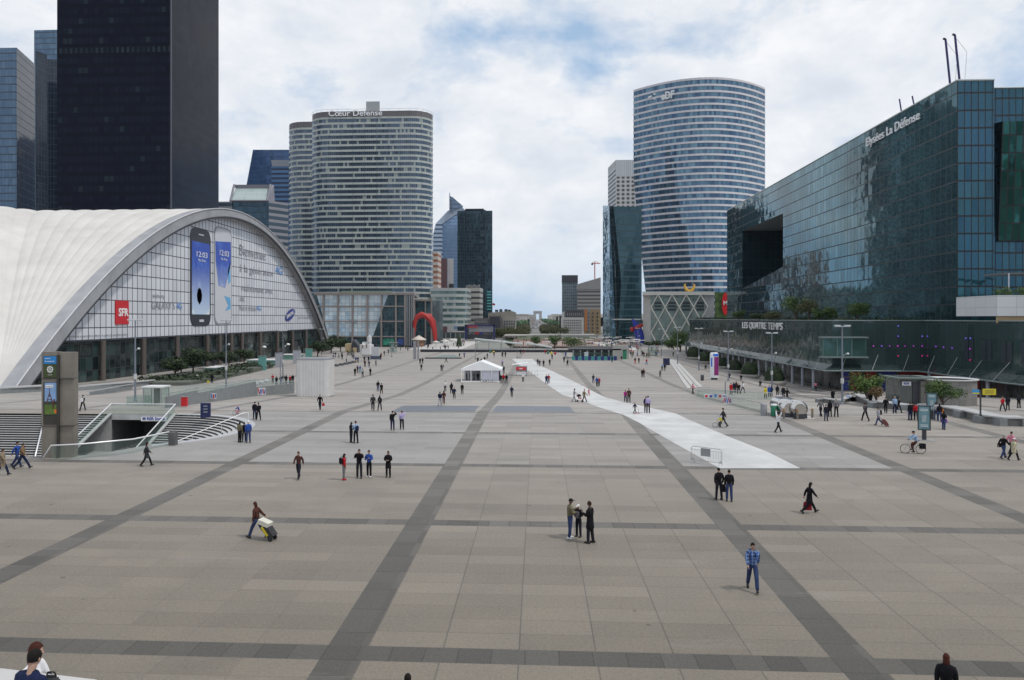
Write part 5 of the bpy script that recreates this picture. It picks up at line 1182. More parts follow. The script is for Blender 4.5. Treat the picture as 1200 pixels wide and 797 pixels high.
for l,(u0,v0),(u1,v1),Y in (('left longer one',(556,396.5),(612,402.5),330),('right shorter one',(617,401.5),(647,406.5),325)):
    t=thing('sloping_canopy','long sloping pale glass canopy behind the pool, %s'%l,'canopy',tuple(at(u0,410,Y)),'sloping glass canopies behind the pool'); a=at(u0,v0,Y); b=at(u1,v1,Y); off_=Vector((0,5,0))
    m=MB(); m.add([a,b,b+off_,a+off_,a+Vector((0,0,-.5)),b+Vector((0,0,-.5)),b+off_+Vector((0,0,-.5)),a+off_+Vector((0,0,-.5))],[(0,1,2,3),(4,7,6,5),(0,4,5,1),(1,5,6,2),(2,6,7,3),(3,7,4,0)]); m.build('roof',rfm,t)
    for f_ in (.05,.3,.55,.8,.97): c_=a.lerp(b,f_); MB().tube([(c_.x,c_.y+1,-2.8),(c_.x,c_.y+1,c_.z-.4)],.14,6).build('post',steel,t)
    m=MB(); m.wall([(a.x,a.y+4.8),(b.x,b.y+4.8)],-2.8,lambda p,a=a,b=b:a.z-.5+(b.z-a.z)*(p.x-a.x)/(b.x-a.x)); m.build('glass_side',gl,t)
# blue portal frame with screen
Y=470; t=thing('portal_frame','dark blue portal frame with a pale stage roof behind the pool','stage',tuple(at(562,397,Y))); bm_=M('portal_blue',(.02,.03,.12),.5)
for u_ in (546,579): a=at(u_,398,Y); b=at(u_,380.5,Y); MB().box(((a.x),Y,(a.z+b.z)/2),(1.3,1.3,b.z-a.z)).build('leg',bm_,t)
a=at(545,381.5,Y); b=at(580,381.5,Y); MB().box(((a.x+b.x)/2,Y,a.z),(b.x-a.x,1.3,1.1)).build('lintel',bm_,t)
a=at(549,382.5,Y); b=at(577,389,Y); MB().box(((a.x+b.x)/2,Y+3,(a.z+b.z)/2),(b.x-a.x,4,a.z-b.z)).build('stage_roof',M('stage_pale',(.42,.43,.46),.6),t)
a=at(548,383,Y-1); put_text('PARVIS',a+Vector((0,0,-.7)),(1,0,0),6,M('poster_red'),t,ext=.05)
a=at(559,392,Y); MB().box((a.x,Y+1,a.z),(2.6,.4,2.6)).build('banner',M('poster_red'),t); a=at(563.5,392,Y); MB().box((a.x,Y+1,a.z),(2.2,.4,2.6)).build('banner',blm,t)
MB().box((at(562,394,Y).x,Y+3,-1),(15,5,3)).build('platform',M('dark_cap'),t)
# generic red arch sculpture and other art stand-ins
Y=352; sr=M('sculpture_red',(.36,.018,.015),.45,var=.06); t=thing('arch_sculpture','large red steel arch sculpture curving over the terrace','sculpture',tuple(at(500,404,Y)))
def arcpts(pix,Y,dy=0): return [at(u,v,Y)+Vector((0,dy*i,0)) for i,(u,v) in enumerate(pix)]
P1=[(485.5,384),(486,378),(489,371),(494,368),(500,371),(505,376),(508,386),(510,401.5)]
a=arcpts(P1,Y); m=MB(); m.tube(a,[.75,.95,1.1,1.15,1.2,1.1,.8,.5],6); m.build('main_arch',sr,t)
a=[at(u,v,Y+1.2) for u,v in ((489,373),(496,370),(503,369.5),(508,376),(510.5,390),(511,402))]; MB().tube(a,[.6,.9,1.,1.,.7,.5],5).build('side_rib',sr,t)
a=[at(u,v,Y+9) for u,v in ((485.5,384),(484.5,392),(485,403))]; MB().tube(a,[1.,.8,.5],5).build('rear_leg',sr,t)
a=[at(u,v,Y+12) for u,v in ((498,370),(495,384),(494,403))]; 
MB().tube([at(503,371,Y+.5),at(505,368.5,Y+1.5),at(506,373,Y+1)],[.8,.5,.3],5).build('fin',sr,t)
Y=392; t=thing('abstract_sculpture','tall abstract sculpture in deep blue with red limbs beside the lattice building','sculpture',tuple(at(747,405,Y))); sb=M('sculpture_blue',(.01,.03,.30),.4,var=.1)
m=MB(); m.tube([at(751,405.5,Y),at(750.5,396,Y),at(747,385,Y),at(743.5,377,Y),at(740.5,374,Y)],[2.7,2.6,2.0,1.1,.25],10); m.build('blue_body',sb,t)
MB().tube([at(744,385,Y-1.5),at(747,383.5,Y-1.8),at(751.5,381.5,Y-1),at(754,379.5,Y)],[.7,1.0,.9,.5],8).build('red_limb',sr,t)
MB().lathe([(0,-1.4),(.9,-.9),(1.2,0),(.9,.9),(0,1.4)],tuple(at(741,386,Y)),10).build('red_knob',sr,t); MB().lathe([(0,-.8),(.8,0),(0,.8)],tuple(at(753.5,379.8,Y-.3)),8).build('pale_tip',M('tip_blue',(.2,.35,.6),.4),t)
# white blocky sculpture and hut
wp=M('white_plaster',(.66,.66,.66),.6,var=.06,scale=.5)
Y=gnd(428,419).y; t=thing('white_sculpture','chunky white rounded block sculpture beside the yellowish hut','sculpture',tuple(gnd(428,419)))
def blobx(u0,u1,v0,v1,d,name,par,rad=.6):
    a=at(u0,v0,Y); b=at(u1,v1,Y); w_=b.x-a.x; h_=a.z-b.z; c_=((a.x+b.x)/2,Y+d/2,b.z)
    bm=bmesh.new(); bmesh.ops.create_cube(bm,size=1); bmesh.ops.scale(bm,vec=(w_,d,h_),verts=bm.verts); bmesh.ops.bevel(bm,geom=bm.edges[:],offset=rad,segments=3,affect='EDGES'); bmesh.ops.translate(bm,vec=(c_[0]-ORG[par.name][0],c_[1]-ORG[par.name][1],c_[2]+h_/2-ORG[par.name][2]),verts=bm.verts)
    me=bpy.data.meshes.new(name); bm.to_mesh(me); bm.free(); me.materials.append(wp); o=bpy.data.objects.new(name,me); COL.objects.link(o); o.parent=par
blobx(421,436,401,418.5,3.4,'lower_block',t,.8); blobx(430,434.5,392.5,403,2,'upper_block',t,.5)
for u_,v_ in ((425,406),(429.5,405.5)): a=at(u_,v_,Y-.08); MB().box(a,(.35,.1,1.1)).build('slot',M('slot_brown',(.25,.14,.09),.7),t)
a=gnd(411,413); t=thing('wooden_hut','small yellowish hut with dark gabled front beside the white sculpture','hut',tuple(a)); Y=a.y
x0_,x1_=at(404,400,Y).x,at(412,400,Y).x; x2_=at(419.5,400,Y).x; z0_,zt_=a.z,at(411,403,Y).z; zr=at(411,398,Y).z
MB().box(((x0_+x1_)/2,Y+3,(z0_+zt_)/2),(x1_-x0_,5,zt_-z0_)).build('side_wall',M('ply_yellow',(.48,.38,.22),.7),t)
m=MB(); pts=[(x1_,z0_),(x2_,z0_),(x2_,zt_-.6),((x1_+x2_)/2-.6,zr),(x1_,zt_)]; f_=[(x,Y,z) for x,z in pts]; b_=[(x,Y+5,z) for x,z in pts]; m.add(f_,[tuple(range(5))]); 
for i in range(5): j=(i+1)%5; m.add([f_[i],b_[i],b_[j],f_[j]],[(0,1,2,3)])
m.build('gable_front',M('dark_cap'),t); MB().box(((x1_+x2_)/2,Y-.1,z0_+.9),(x2_-x1_-1,.2,1.8)).build('lower_panel',M('ply_yellow'),t)
t=thing('carousel_tent','small round tented kiosk with wooden body before the dark annex','kiosk',tuple(gnd(491,407))); p=gnd(491,407); s__=p.y/F
MB().lathe([(0,5.6),(1.6,4.6),(3.4,3.7),(3.4,3.3)],tuple(p),14).build('tent_roof',M('canvas_cream',(.62,.57,.50),.7),t); MB().lathe([(2.5,0),(2.5,3.5)],tuple(p),10,sm_=False).build('body',M('body_brown',(.22,.13,.07),.6,var=.5,scale=2),t)
# service vehicle / grey boxes beside the sculpture
a=gnd(440,421); t=thing('advertising_box','grey advertising box standing on a dark base beside the white sculpture','sign',tuple(a)); MB().box(a+Vector((0,0,2.3)),(2.2,1,3)).build('panel',M('panel_grey',(.5,.51,.53),.4),t); MB().box(a+Vector((0,0,.5)),(2.9,1.6,1.)).build('base',M('base_blue',(.06,.08,.12),.5),t)
a=gnd(461,413); MB
t=thing('glass_lift','small glass lift box on the far plaza left of the glass sign pair','lift',tuple(a)); MB().box(a+Vector((0,0,1.9)),(2.6,2.6,3.6)).build('glass_cabin',gl,t); MB().box(a+Vector((0,0,3.8)),(3,3,.25)).build('roof',steel,t); MB().box(a+Vector((0,0,1.9)),(.5,.5,3.6)).build('frame',steel,t)
for u_,l in ((486,'left'),(490,'right')):
    a=gnd(u_,421); t=thing('totem_pole','tall slim grey totem, %s of the pair before the red arch'%l,'totem',tuple(a),'pair of grey totems'); MB().box(a+Vector((0,0,2.8)),(.9 if l=='left' else .5,.3,5.6)).build('slab',M('totem_grey',(.26,.27,.29),.5),t)
# glass triangular skylights on the plaza
a=gnd(498,420.5); b=gnd(541,420.5); m=MB(); p1,p2=a,b; q=[p1,p2,p2+Vector((-4,16,0)),p1+Vector((4,16,0))]; zt__=zg(0,210)
t=thing('skylight','flat grey green glass skylight lying on the far plaza','skylight',tuple(a)); m.add([(p.x,p.y,zg(p.x,p.y)+(.15 if i<2 else .6)) for i,p in enumerate(q)],[(0,1,2,3)]); m.build('glass_slope',M('skylight_green',(.20,.24,.21),.25),t); MB().wall([(q[0].x,q[0].y),(q[1].x,q[1].y)],zg(0,200)-.3,zg(0,200)+.16).build('front_edge',M('dark_cap'),t)
# coloured hoarding with pavilion
a=gnd(670,422.5); b=gnd(723,422.5); t=thing('hoarding','low fence of alternating teal and navy panels around the pool kiosk','fence',tuple(a)); n_=14
for k in range(n_):
    p=a.lerp(b,(k+.5)/n_); MB().box((p.x,p.y,p.z+.65),((b.x-a.x)/n_-.06,.12,1.3)).build('fence_panel',M('hoard_teal',(.04,.26,.25),.5) if k%2==0 else M('hoard_navy',(.01,.02,.16),.5),t)
t=thing('pool_kiosk','flat roofed grey pavilion with columns behind the coloured fence','pavilion',tuple(a+Vector((0,14,0))))
x0_=at(672,410,250).x; x1_=at(722,410,250).x; zk=at(690,409.5,250).z
MB().box(((x0_+x1_)/2,254,zk),(x1_-x0_+3,9,.45)).build('roof',M('dark_cap'),t)
for k in range(7): x=x0_+(x1_-x0_)*k/6; MB().box((x,251,(zk-2.6)/2),(.35,.35,zk+2.4)).build('column',steel,t)
MB().box(((x0_+x1_)/2,257,-.6),(x1_-x0_,.2,3.4)).build('rear_wall',M('khaki_grey',(.23,.22,.20),.7),t); MB().box((x1_+1.4,251,-.4),(5,3,4.2)).build('end_cabin',M('cabin_grey',(.38,.38,.36),.6),t); MB().box(((x0_+x1_)/2,250.6,-1.),(x1_-x0_,.05,1.1)).build('railing',gl,t)
a=gnd(687,421.5); MB
t=thing('information_panel','small pale sign panel standing in front of the coloured fence','sign',tuple(a)); MB().box(a+Vector((0,-.5,1.2)),(1.2,.15,2.3)).build('panel',M('panel_pale',(.5,.56,.6),.5),t)
a=gnd(732,421); t=thing('green_kiosk','narrow green cabin beside the coloured fence','kiosk',tuple(a)); MB().box(a+Vector((0,0,1.4)),(1.1,1.1,2.8)).build('cabin',M('cabin_green',(.02,.20,.11),.5),t); MB().box(a+Vector((0,0,2.9)),(1.4,1.4,.2)).build('roof',M('dark_cap'),t)
t=thing('glass_shelter','grey glass shelter before the lattice building','shelter',tuple(gnd(765,417))); p=gnd(765,417); MB().box(p+Vector((0,1,1.5)),(3.,3.,3.)).build('glass_cabin',gl,t); MB().box(p+Vector((-1,1,3.1)),(7,4,.3)).build('roof',M('totem_grey'),t)
for dx in (-4,-1.4,1.4): MB().box(p+Vector((dx,0,1.5)),(.18,.18,3.)).build('post',M('totem_grey'),t)
# market stalls far off
stm=M('stall_white',(.62,.60,.58),.7)
for i in range(34):
    u_=r.choice([r.uniform(640,752),r.uniform(690,752)]); Yv=r.uniform(330,430); p=at(u_,400,Yv); p.z=-2.5
    t=thing('market_stall','small white awning stall in the crowded far terrace','stall',tuple(p),'white stalls on the far terrace'); local(t)
    MB().box((0,0,2.5),(3.2,2.6,.25)).build('awning',stm,t)
    for dx in (-1.4,1.4): MB().box((dx,-1.1,1.2),(.1,.1,2.4)).build('post',steel,t)
    MB().box((0,-.4,.5),(2.6,1,1.)).build('counter',M('counter_%d'%(i%3),((.35,.2,.15),(.3,.3,.32),(.5,.48,.45))[i%3],.7),t)
for i in range(10):
    u_=r.uniform(507,540); p=at(u_,400,r.uniform(330,400)); p.z=-2.55
    t=thing('parasol','small white parasol on the pale terrace right of the red arch','parasol',tuple(p),'white parasols on the left terrace'); local(t); MB().lathe([(0,3.),(1.7,2.4),(1.7,2.3)],n=8).build('canopy',stm,t); MB().tube([(0,0,0),(0,0,2.8)],.05,5).build('pole',steel,t)
a=gnd(532.5,409); MB
t=thing('dark_cone_tree','slim dark cone shaped tree on the left terrace edge','tree',tuple(a+Vector((0,20,0)))); local(t); MB().lathe([(1.3,0),(1.3,1.4),(.5,5),(0,6.5)],n=10).build('crown',leafmat('hedge_dark',(0,0,0),(0,0,0)),t)
# ================================================================ STREET FURNITURE
def lamp(u,v,vt,label,head='T',thick=.11,arms=2,ban=None):
    p=gnd(u,v); h=at(u,vt,p.y).z-p.z
    t=thing('lamp_mast',label,'street lamp',tuple(p),'tall lamp masts on the esplanade'); local(t)
    MB().tube([(0,0,0),(0,0,h*.45),(0,0,h)],[thick*1.25,thick,thick*.7],10).build('pole',M('mast_grey',(.20,.22,.26),.45,.3),t)
    MB().lathe([(thick*2.4,0),(thick*2.4,.12),(thick*1.4,.3)],n=12).build('base',M('mast_grey'),t)
    if head=='T':
        MB().box((0,0,h+.05),(1.9,.3,.12)).build('cross_arm',steel,t)
        for s_ in (-.62,.62): MB().box((s_,-.05,h+.16),(.66,.5,.14)).build('lamp_head',M('lamp_white',(.62,.64,.66),.4),t)
    MB().lathe([(thick*1.8,h*.27),(thick*1.9,h*.3),(thick*1.8,h*.34)],n=10).build('collar',M('collar_pale',(.5,.5,.5),.5),t)
    if arms:
        MB().tube([(0,0,h*.62),(.5,-.2,h*.66)],.035,5).build('bracket',steel,t); MB().lathe([(0,.0),(.16,.06),(.2,.2),(0,.3)],(.6,-.25,h*.64),10).build('spotlight',M('lamp_white'),t)
    return t
for a_ in ((158.5,470,376,'tall mast in front of the hall left of the pines'),(265,455,376,'tall mast before the hall between the pine groups'),(331.5,439,388,'tall mast behind the white fluted block'),(377,416,386,'tall mast at the right corner of the hall'),(775,417.5,386,'tall mast on the right nearest the lattice building'),(794,426.5,384,'tall mast second from the lattice building'),(819,434,385.5,'tall mast beside the hedge planters left of the purple column'),(853.5,446.5,389,'tall mast right of the purple column'),(904.5,457,391,'tall mast before the mall beside the nearest hedge ball'),(987,474,383,'tall mast before the red and blue hoardings, nearest on the right'),(747.5,410,385,'tall mast before the abstract blue sculpture')):
    lamp(*a_)
for u,v,vt,l in ((328.5,458,418,'thin pole beside the banner left of the white block'),(588,417,398,'thin pole on the plaza left of the white walkway end'),(606,419,406,'short thin pole by the walkway end'),(459,418,392,'thin pole before the glass pavilion shops'),(557,421,397,'thin pole behind the white marquee'),(850,470,447,'thin pole at the glass fence corner')):
    p=gnd(u,v); h=at(u,vt,p.y).z-p.z; t=thing('thin_pole',l,'pole',tuple(p),'thin poles'); local(t); MB().tube([(0,0,0),(0,0,h)],.07,6).build('pole',M('mast_grey'),t); MB().box((0,0,.1),(.5,.5,.2)).build('foot',M('dark_cap'),t)
for u,v,vt,l in ((298,421,404,'left'),(309.5,421,407,'middle'),(337.5,418,404,'right')):
    p=gnd(u,v); h=at(u,vt,p.y).z-p.z; t=thing('globe_lamp','white mushroom lamp near the teal panels, %s of three'%l,'lamp',tuple(p),'white mushroom lamps near the hall'); local(t); MB().tube([(0,0,0),(0,0,h)],.07,6).build('pole',M('mast_grey'),t); MB().lathe([(0,h+.5),(.45,h+.4),(.72,h),(.6,h-.15),(0,h-.15)],n=14).build('shade',M('lamp_shade_white',(.78,.78,.76),.4),t)
for i,(u,v,w_,hh,c_,l) in enumerate(((307.5,434,9,17,'t','teal panel nearest, left of the mast'),(327,430.5,8.5,17,'g','pale grey panel nearest, beside the mast'),(348,425.5,9,15,'g','pale grey panel behind the white block'),(362,420.5,8,12,'t','teal panel farthest, right of the white block top'))):
    p=gnd(u,v); s_=p.y/F; t=thing('standing_panel','tall '+l,'panel',tuple(p),'standing panels near the hall'); local(t); MB().box((0,0,hh*s_/2),(w_*s_,.5,hh*s_)).build('slab',M('panel_teal',(.13,.33,.30),.4,var=.05) if c_=='t' else M('panel_pale_grey',(.40,.41,.45),.5,var=.05),t); MB().box((0,0,hh*s_+.05),(w_*s_+.1,.6,.1)).build('cap',steel,t)
for i,(u,v,w_,l) in enumerate(((309,428,34,'low green glass skylight beside the teal panel'),(341,421,20,'low green glass skylight beyond the mast'),(250,438,12,'low green glass skylight end by the lamp mast'))):
    p=gnd(u,v); s_=p.y/F; t=thing('low_skylight',l,'skylight',tuple(p)); local(t); MB().box((0,1,.7),(w_*s_,6,1.4)).build('glass_side',M('green_glass_dull',(.15,.30,.26),.25),t); MB().box((0,1,1.45),(w_*s_+.3,6.3,.15)).build('white_top',M('white_plaster'),t)
# white fluted block
p=gnd(364,465.5); s_=p.y/F; t=thing('ventilation_block','big white fluted ventilation block standing on the esplanade','ventilation block',tuple(p+Vector((0,2.6,0)))); local(t); rD=20*s_*1.0; hD=44.5*s_
m=MB(); prof=[]; nn=160; o=[]
for z in (0,hD*.33,hD*.34,hD*.66,hD*.67,hD):
    for k in range(nn): rr=rD*(1+ (.005 if k%4<2 else -.004)); ct,st_=math.cos(2*PI*k/nn),math.sin(2*PI*k/nn); e_=(abs(ct)**9+abs(st_)**9)**(-1/9); o.append((rr*ct*e_,rr*st_*e_*.8,z))
m.add(o,[(i*nn+k,i*nn+(k+1)%nn,(i+1)*nn+(k+1)%nn,(i+1)*nn+k) for i in range(5) for k in range(nn)]); m.build('fluted_wall',M('ceramic_white',(.56,.55,.54),.5,var=.07,scale=.8),t)
m=MB(); sq=[((rD*1.02)*math.cos(R(a_))*(abs(math.cos(R(a_)))**9+abs(math.sin(R(a_)))**9)**(-1/9),(rD*.82)*math.sin(R(a_))*(abs(math.cos(R(a_)))**9+abs(math.sin(R(a_)))**9)**(-1/9)) for a_ in range(0,360,6)]; m.prism(sq,hD,hD+.15); m.build('rim',M('totem_grey'),t)
# tall sign tower by the entrance
ps=gnd(69,538)+Vector((-.42,.75,0)); t=thing('sign_tower','tall bronze sign tower with blue and green header panel and tourist poster','sign tower',tuple(ps),rz=TH+R(8)); t.scale=(.86,1,1); 
bz=M('bronze_metal',(.24,.215,.185),.4,.35,var=.12,scale=1.2); bz2=M('bronze_dark',(.07,.065,.058),.45,.5,var=.1)
HT=7.75
MB().box((-.62,0,HT/2),(1.28,.75,HT)).build('front_slab',bz,t); MB().box((.66,.12,HT/2-.02),(1.26,.75,HT-.04)).build('side_slab',bz,t); MB().box((.06,-.1,HT/2-.1),(.16,.8,HT-.25)).build('shadow_gap',bz2,t)
MB().box((-.55,-.39,6.65),(1.12,.05,1.62)).build('header_frame',bz2,t)
MB().box((-.55,-.43,7.15),(1.02,.05,.55)).build('header_blue',M('header_blue',(.02,.22,.55),.3,var=.03),t); MB().box((-.55,-.43,6.37),(1.02,.05,.96)).build('header_green',M('header_olive',(.05,.07,.02),.4,var=.05),t)
put_text('l’esplanade',(-.95,-.47,7.22),(1,0,0),.42,wt,t,ext=.004); put_text('De nouvelle cité',(-.95,-.47,7.02),(1,0,0),.75,wt,t,ext=.004)
m=MB()
for k in range(10):
    a_=2*PI*k/10; m.lathe([(.055,0),(.07,.01),(.055,.02)],(0,0,0),8); 
m=MB(); n_=20
for k in range(n_):
    a0,a1=2*PI*k/n_,2*PI*(k+1)/n_
    for r0,r1 in ((.15,.20),(.045,.085)):
        m.add([(-.55+r0*math.cos(a0),-.465,6.48+r0*math.sin(a0)),(-.55+r1*math.cos(a0),-.465,6.48+r1*math.sin(a0)),(-.55+r1*math.cos(a1),-.465,6.48+r1*math.sin(a1)),(-.55+r0*math.cos(a1),-.465,6.48+r0*math.sin(a1))],[(0,1,2,3)])
for k in range(10): a_=2*PI*k/10; m.box((-.55+.22*math.cos(a_),-.465,6.48+.22*math.sin(a_)),(.07,.01,.07))
m.build('rosette',wt,t); put_text('Grande',(-.72,-.47,6.05),(1,0,0),.34,M('panel_grey'),t,ext=.003)
MB().box((-.55,-.385,4.0),(1.12,.04,3.1)).build('poster_recess',bz2,t)
MB().box((-.5,-.42,4.35),(.98,.04,2.3)).build('poster_backlight',M('poster_sky',(.22,.36,.60),.35,var=.12),t)
MB().box((-.5,-.445,3.55),(.98,.01,.7)).build('poster_lawn',M('poster_green',(.10,.17,.03),.5,var=.3,scale=4),t); MB().box((-.5,-.444,4.0),(.98,.01,.3)).build('poster_trees',M('poster_trees',(.03,.05,.03),.5),t)
m=MB(); 
for s_ in (-1,1): m.add([(-.6+s_*.30,-.452,3.95),(-.6+s_*.17,-.452,3.95),(-.6+s_*.03,-.452,4.75),(-.6+s_*.09,-.452,4.6)],[(0,1,2,3)])
m.add([(-.64,-.452,4.5),(-.56,-.452,4.5),(-.585,-.452,5.15),(-.615,-.452,5.15)],[(0,1,2,3)]); m.box((-.6,-.452,4.28),(.42,.006,.05)); m.box((-.6,-.452,4.58),(.22,.006,.04)); m.build('poster_tower_picture',M('poster_brown',(.10,.05,.05),.6,var=0),t)
MB().box((-.62,-.452,5.25),(.62,.01,.2)).build('poster_title_box',M('sign_white'),t); put_text('Paris Magazine',(-.9,-.46,5.2),(1,0,0),.56,gt,t,ext=.003); MB().box((-.12,-.452,3.42),(.18,.01,.28)).build('poster_tag',M('tag_orange',(.7,.15,.02),.5),t)
MB().tube([(-.3,-.452,3.7),(-.22,-.452,4.3)],.06,5).build('poster_figure',M('poster_figure',(.10,.02,.02),.5),t)
for z_ in (2.35,5.8,): MB().box((0,0.02,z_),(2.62,.9,.03)).build('panel_joint',bz2,t)
# navy sign box, other boxes
p=gnd(241,489.5); t=thing('navy_sign','navy blue standing sign beside the curved stairs','sign',tuple(p),rz=TH+R(14)); MB().box((0,0,.75),(.98,.3,1.5)).build('panel',M('navy_panel',(.01,.015,.07),.4,var=.1),t)
for z_ in (1.2,.9,.6): MB().box((0,-.16,z_),(.4,.02,.05)).build('text_line',M('panel_grey'),t)
p=gnd(781,431); s_=p.y/F; t=thing('navy_sign','navy blue square sign board on a post right of the plaza steps','sign',tuple(p)); local(t); MB().box((0,0,9.5*s_-.55),(7.5*s_,.25,8*s_)).build('panel',M('navy_panel'),t); MB().box((0,.05,.5),(.2,.2,1.)).build('post',steel,t)
# plaza steps, right
for k in range(3):
    a=gnd(782.5+k*3.2,421+k*.3); b=gnd(806+k*6.5,456-k*1.2); m=MB(); d=(b-a); n_=12
    for i in range(n_):
        p=a.lerp(b,i/n_); q=a.lerp(b,(i+1)/n_); nx=Vector((.9,0,0))
        m.add([(p.x,p.y,zg(p.x,p.y)+.10-.03*k),(q.x,q.y,zg(q.x,q.y)+.10-.03*k),(q.x+.75,q.y,zg(q.x+.75,q.y)+.10-.03*k),(p.x+.75,p.y,zg(p.x+.75,p.y)+.10-.03*k)],[(0,1,2,3)])
        m.add([(p.x,p.y,zg(p.x,p.y)-.1),(q.x,q.y,zg(q.x,q.y)-.1),(q.x,q.y,zg(q.x,q.y)+.10-.03*k),(p.x,p.y,zg(p.x,p.y)+.10-.03*k)],[(0,1,2,3)])
    tag(m.build('plaza_step',M('step_pale',(.50,.49,.48),.7)),'pale stone step line on the right of the esplanade','step',kind='structure')
# striped steps before the mall
m=MB()
for k in range(11):
    f_=k/10; a=gnd(905+f_*12,452+f_*13); b=gnd(950+f_*62,452+f_*15) 
    n_=6
    for i in range(n_):
        p=a.lerp(b,i/n_); q=a.lerp(b,(i+1)/n_); m.add([(p.x,p.y,zg(p.x,p.y)+.03),(q.x,q.y,zg(q.x,q.y)+.03),(q.x,q.y+.9,zg(q.x,q.y+.9)+.03),(p.x,p.y+.9,zg(p.x,p.y+.9)+.03)],[(0,3,2,1)])
tag(m.build('striped_steps',M('step_dark',(.11,.11,.115),.7)),'dark striped steps leading down to the mall doors','steps',kind='structure')
# fences: left pit parapets
cwm=M('parapet_concrete',(.20,.215,.22),.7,var=.12)
def fence(name,label,pix,h,wall=0,mat=None,cat='fence'):
    pts=[gnd(*q) for q in pix]; t=thing(name,label,cat,tuple(pts[0])); mp_=[(p.x,p.y) for p in pts]
    zb=lambda p:zg(p.x,p.y); 
    if wall: 
        for a,b in zip(pts,pts[1:]):
            d=(b-a).normalized(); n=Vector((-d.y,d.x,0))*.25; q=[a,b,b+n,a+n]; MB().prism([(v.x,v.y) for v in q],min(a.z,b.z)-.3,max(a.z,b.z)+wall).build('base_wall',mat or cwm,t)
    for a,b in zip(pts,pts[1:]):
        nseg=max(1,round((b-a).length/3.)); 
        for i in range(nseg):
            p=a.lerp(b,(i+.01)/nseg); q=a.lerp(b,(i+.99)/nseg); z0=max(a.z,b.z)+wall
            if not wall: z0=None
            MB().add([(p.x,p.y,(z0 or zb(p))+.04),(q.x,q.y,(z0 or zb(q))+.04),(q.x,q.y,(z0 or zb(q))+h),(p.x,p.y,(z0 or zb(p))+h)],[(0,1,2,3)]).build('glass_panel',gl,t)
        z=lambda p:(max(a.z,b.z)+wall if wall else zb(p))+h
        MB().tube([(a.x,a.y,z(a)),(b.x,b.y,z(b))],.045,6).build('top_rail',steel,t)
    return t
fence('glass_balustrade','long concrete parapet with glass left of the white block',[(196,478),(232,473),(300,464),(345,461)],.35,1.3)
fence('glass_balustrade','rear glass balustrade of the ramp beyond the parapet',[(190,463),(262,455.5),(330,449),(345,448)],1.1)
fence('glass_balustrade','glass balustrade with coloured banners on the right plaza',[(815,465.5),(898,485.5)],1.1)
fence('glass_balustrade','rear glass balustrade behind the bannered one',[(817,464),(905,470)],1.1)
fence('glass_balustrade','short glass balustrade beside the rear white block',[(0,451),(40,455)],.2,.6)
# bands in ground inside those (ramp pit shown as darker slope)
def banner(u,v,w_,h_,label,seed,up=0.):
    p=gnd(u,v); s_=p.y/F; t=thing('banner',label,'banner',tuple(p+Vector((0,-.12,0))),rz=0); local(t); r=random.Random(seed); W_=w_*s_; H_=h_*s_
    MB().box((0,-.1,H_/2+up),(W_,.03,H_)).build('cloth',M('banner_white',(.62,.62,.64),.7),t)
    for k in range(5):
        c_=('poster_red','hoarding_blue','header_blue')[k%3]; MB().box((-W_/2+W_*(k+.5)/5,-.13,H_*r.uniform(.4,.6)+up),(W_*.11,.02,H_*r.uniform(.5,.8)),0,0,Matrix.Rotation(R(r.uniform(-15,15)),3,'Y')).build('letter_shape',MATS[c_],t)
for a_ in ((249,471,11,7,'small red and blue banner on the parapet, left one',1,.4),(307.5,466,9.5,8.5,'red and blue banner on the parapet, middle one',2,.4),(337,458.5,15,6,'long banner with red ends beside the white block',3,.3),(838,470,26,4.5,'long row of red and blue flags on the glass balustrade',4,.45),(852,475,9,8,'white red poster hung on the glass balustrade',5,.2),(912,474,8,9,'small red and blue poster at the escalator fence',6,.2)): banner(*a_)
# pit strips of darker asphalt look between the two balustrades are real recesses: low dark ramp slabs
# kiosk lift on the left
p=gnd(183,474.5); t=thing('glass_lift','glass lift cabin with steel frame behind the metro entrance','lift',tuple(p)); local(t)
MB().box((0,0,1.1),(2.2,2.,2.2)).build('glass_cabin',gl,t); MB().box((0,0,2.25),(2.6,2.4,.18)).build('roof',M('white_plaster'),t); MB().box((0,.2,1.1),(.55,.5,2.2)).build('shaft',M('shaft_grey',(.25,.24,.22),.6),t)
for dx,dy in ((-1.1,-1),(1.1,-1),(-1.1,1),(1.1,1)): MB().box((dx,dy,1.1),(.09,.09,2.2)).build('post',steel,t)
MB().box((-2.2,0,.55),(2.,2.,1.1)).build('glass_side',gl,t)
p=gnd(219,477); t=thing('red_box','red ticket machine box beside the glass lift','box',tuple(p)); local(t); MB().box((-.3,0,.65),(.65,.4,1.1)).build('body',M('poster_red'),t); MB().box((-.3,0,1.23),(.75,.5,.08)).build('top',steel,t); 
p=gnd(211,475); t=thing('red_round_sign','red round sign behind the glass lift','sign',tuple(p)); local(t); MB().lathe([(0,-.03),(.42,-.03),(.42,.03),(0,.03)],n=20).build('disc_lying',M('poster_red'),t).rotation_euler=(R(90),0,0)
t.children[0].location=(0,0,.8); t.children[0].name='disc'; MB().box((0,.05,.35),(.08,.05,.7)).build('post',steel,t)
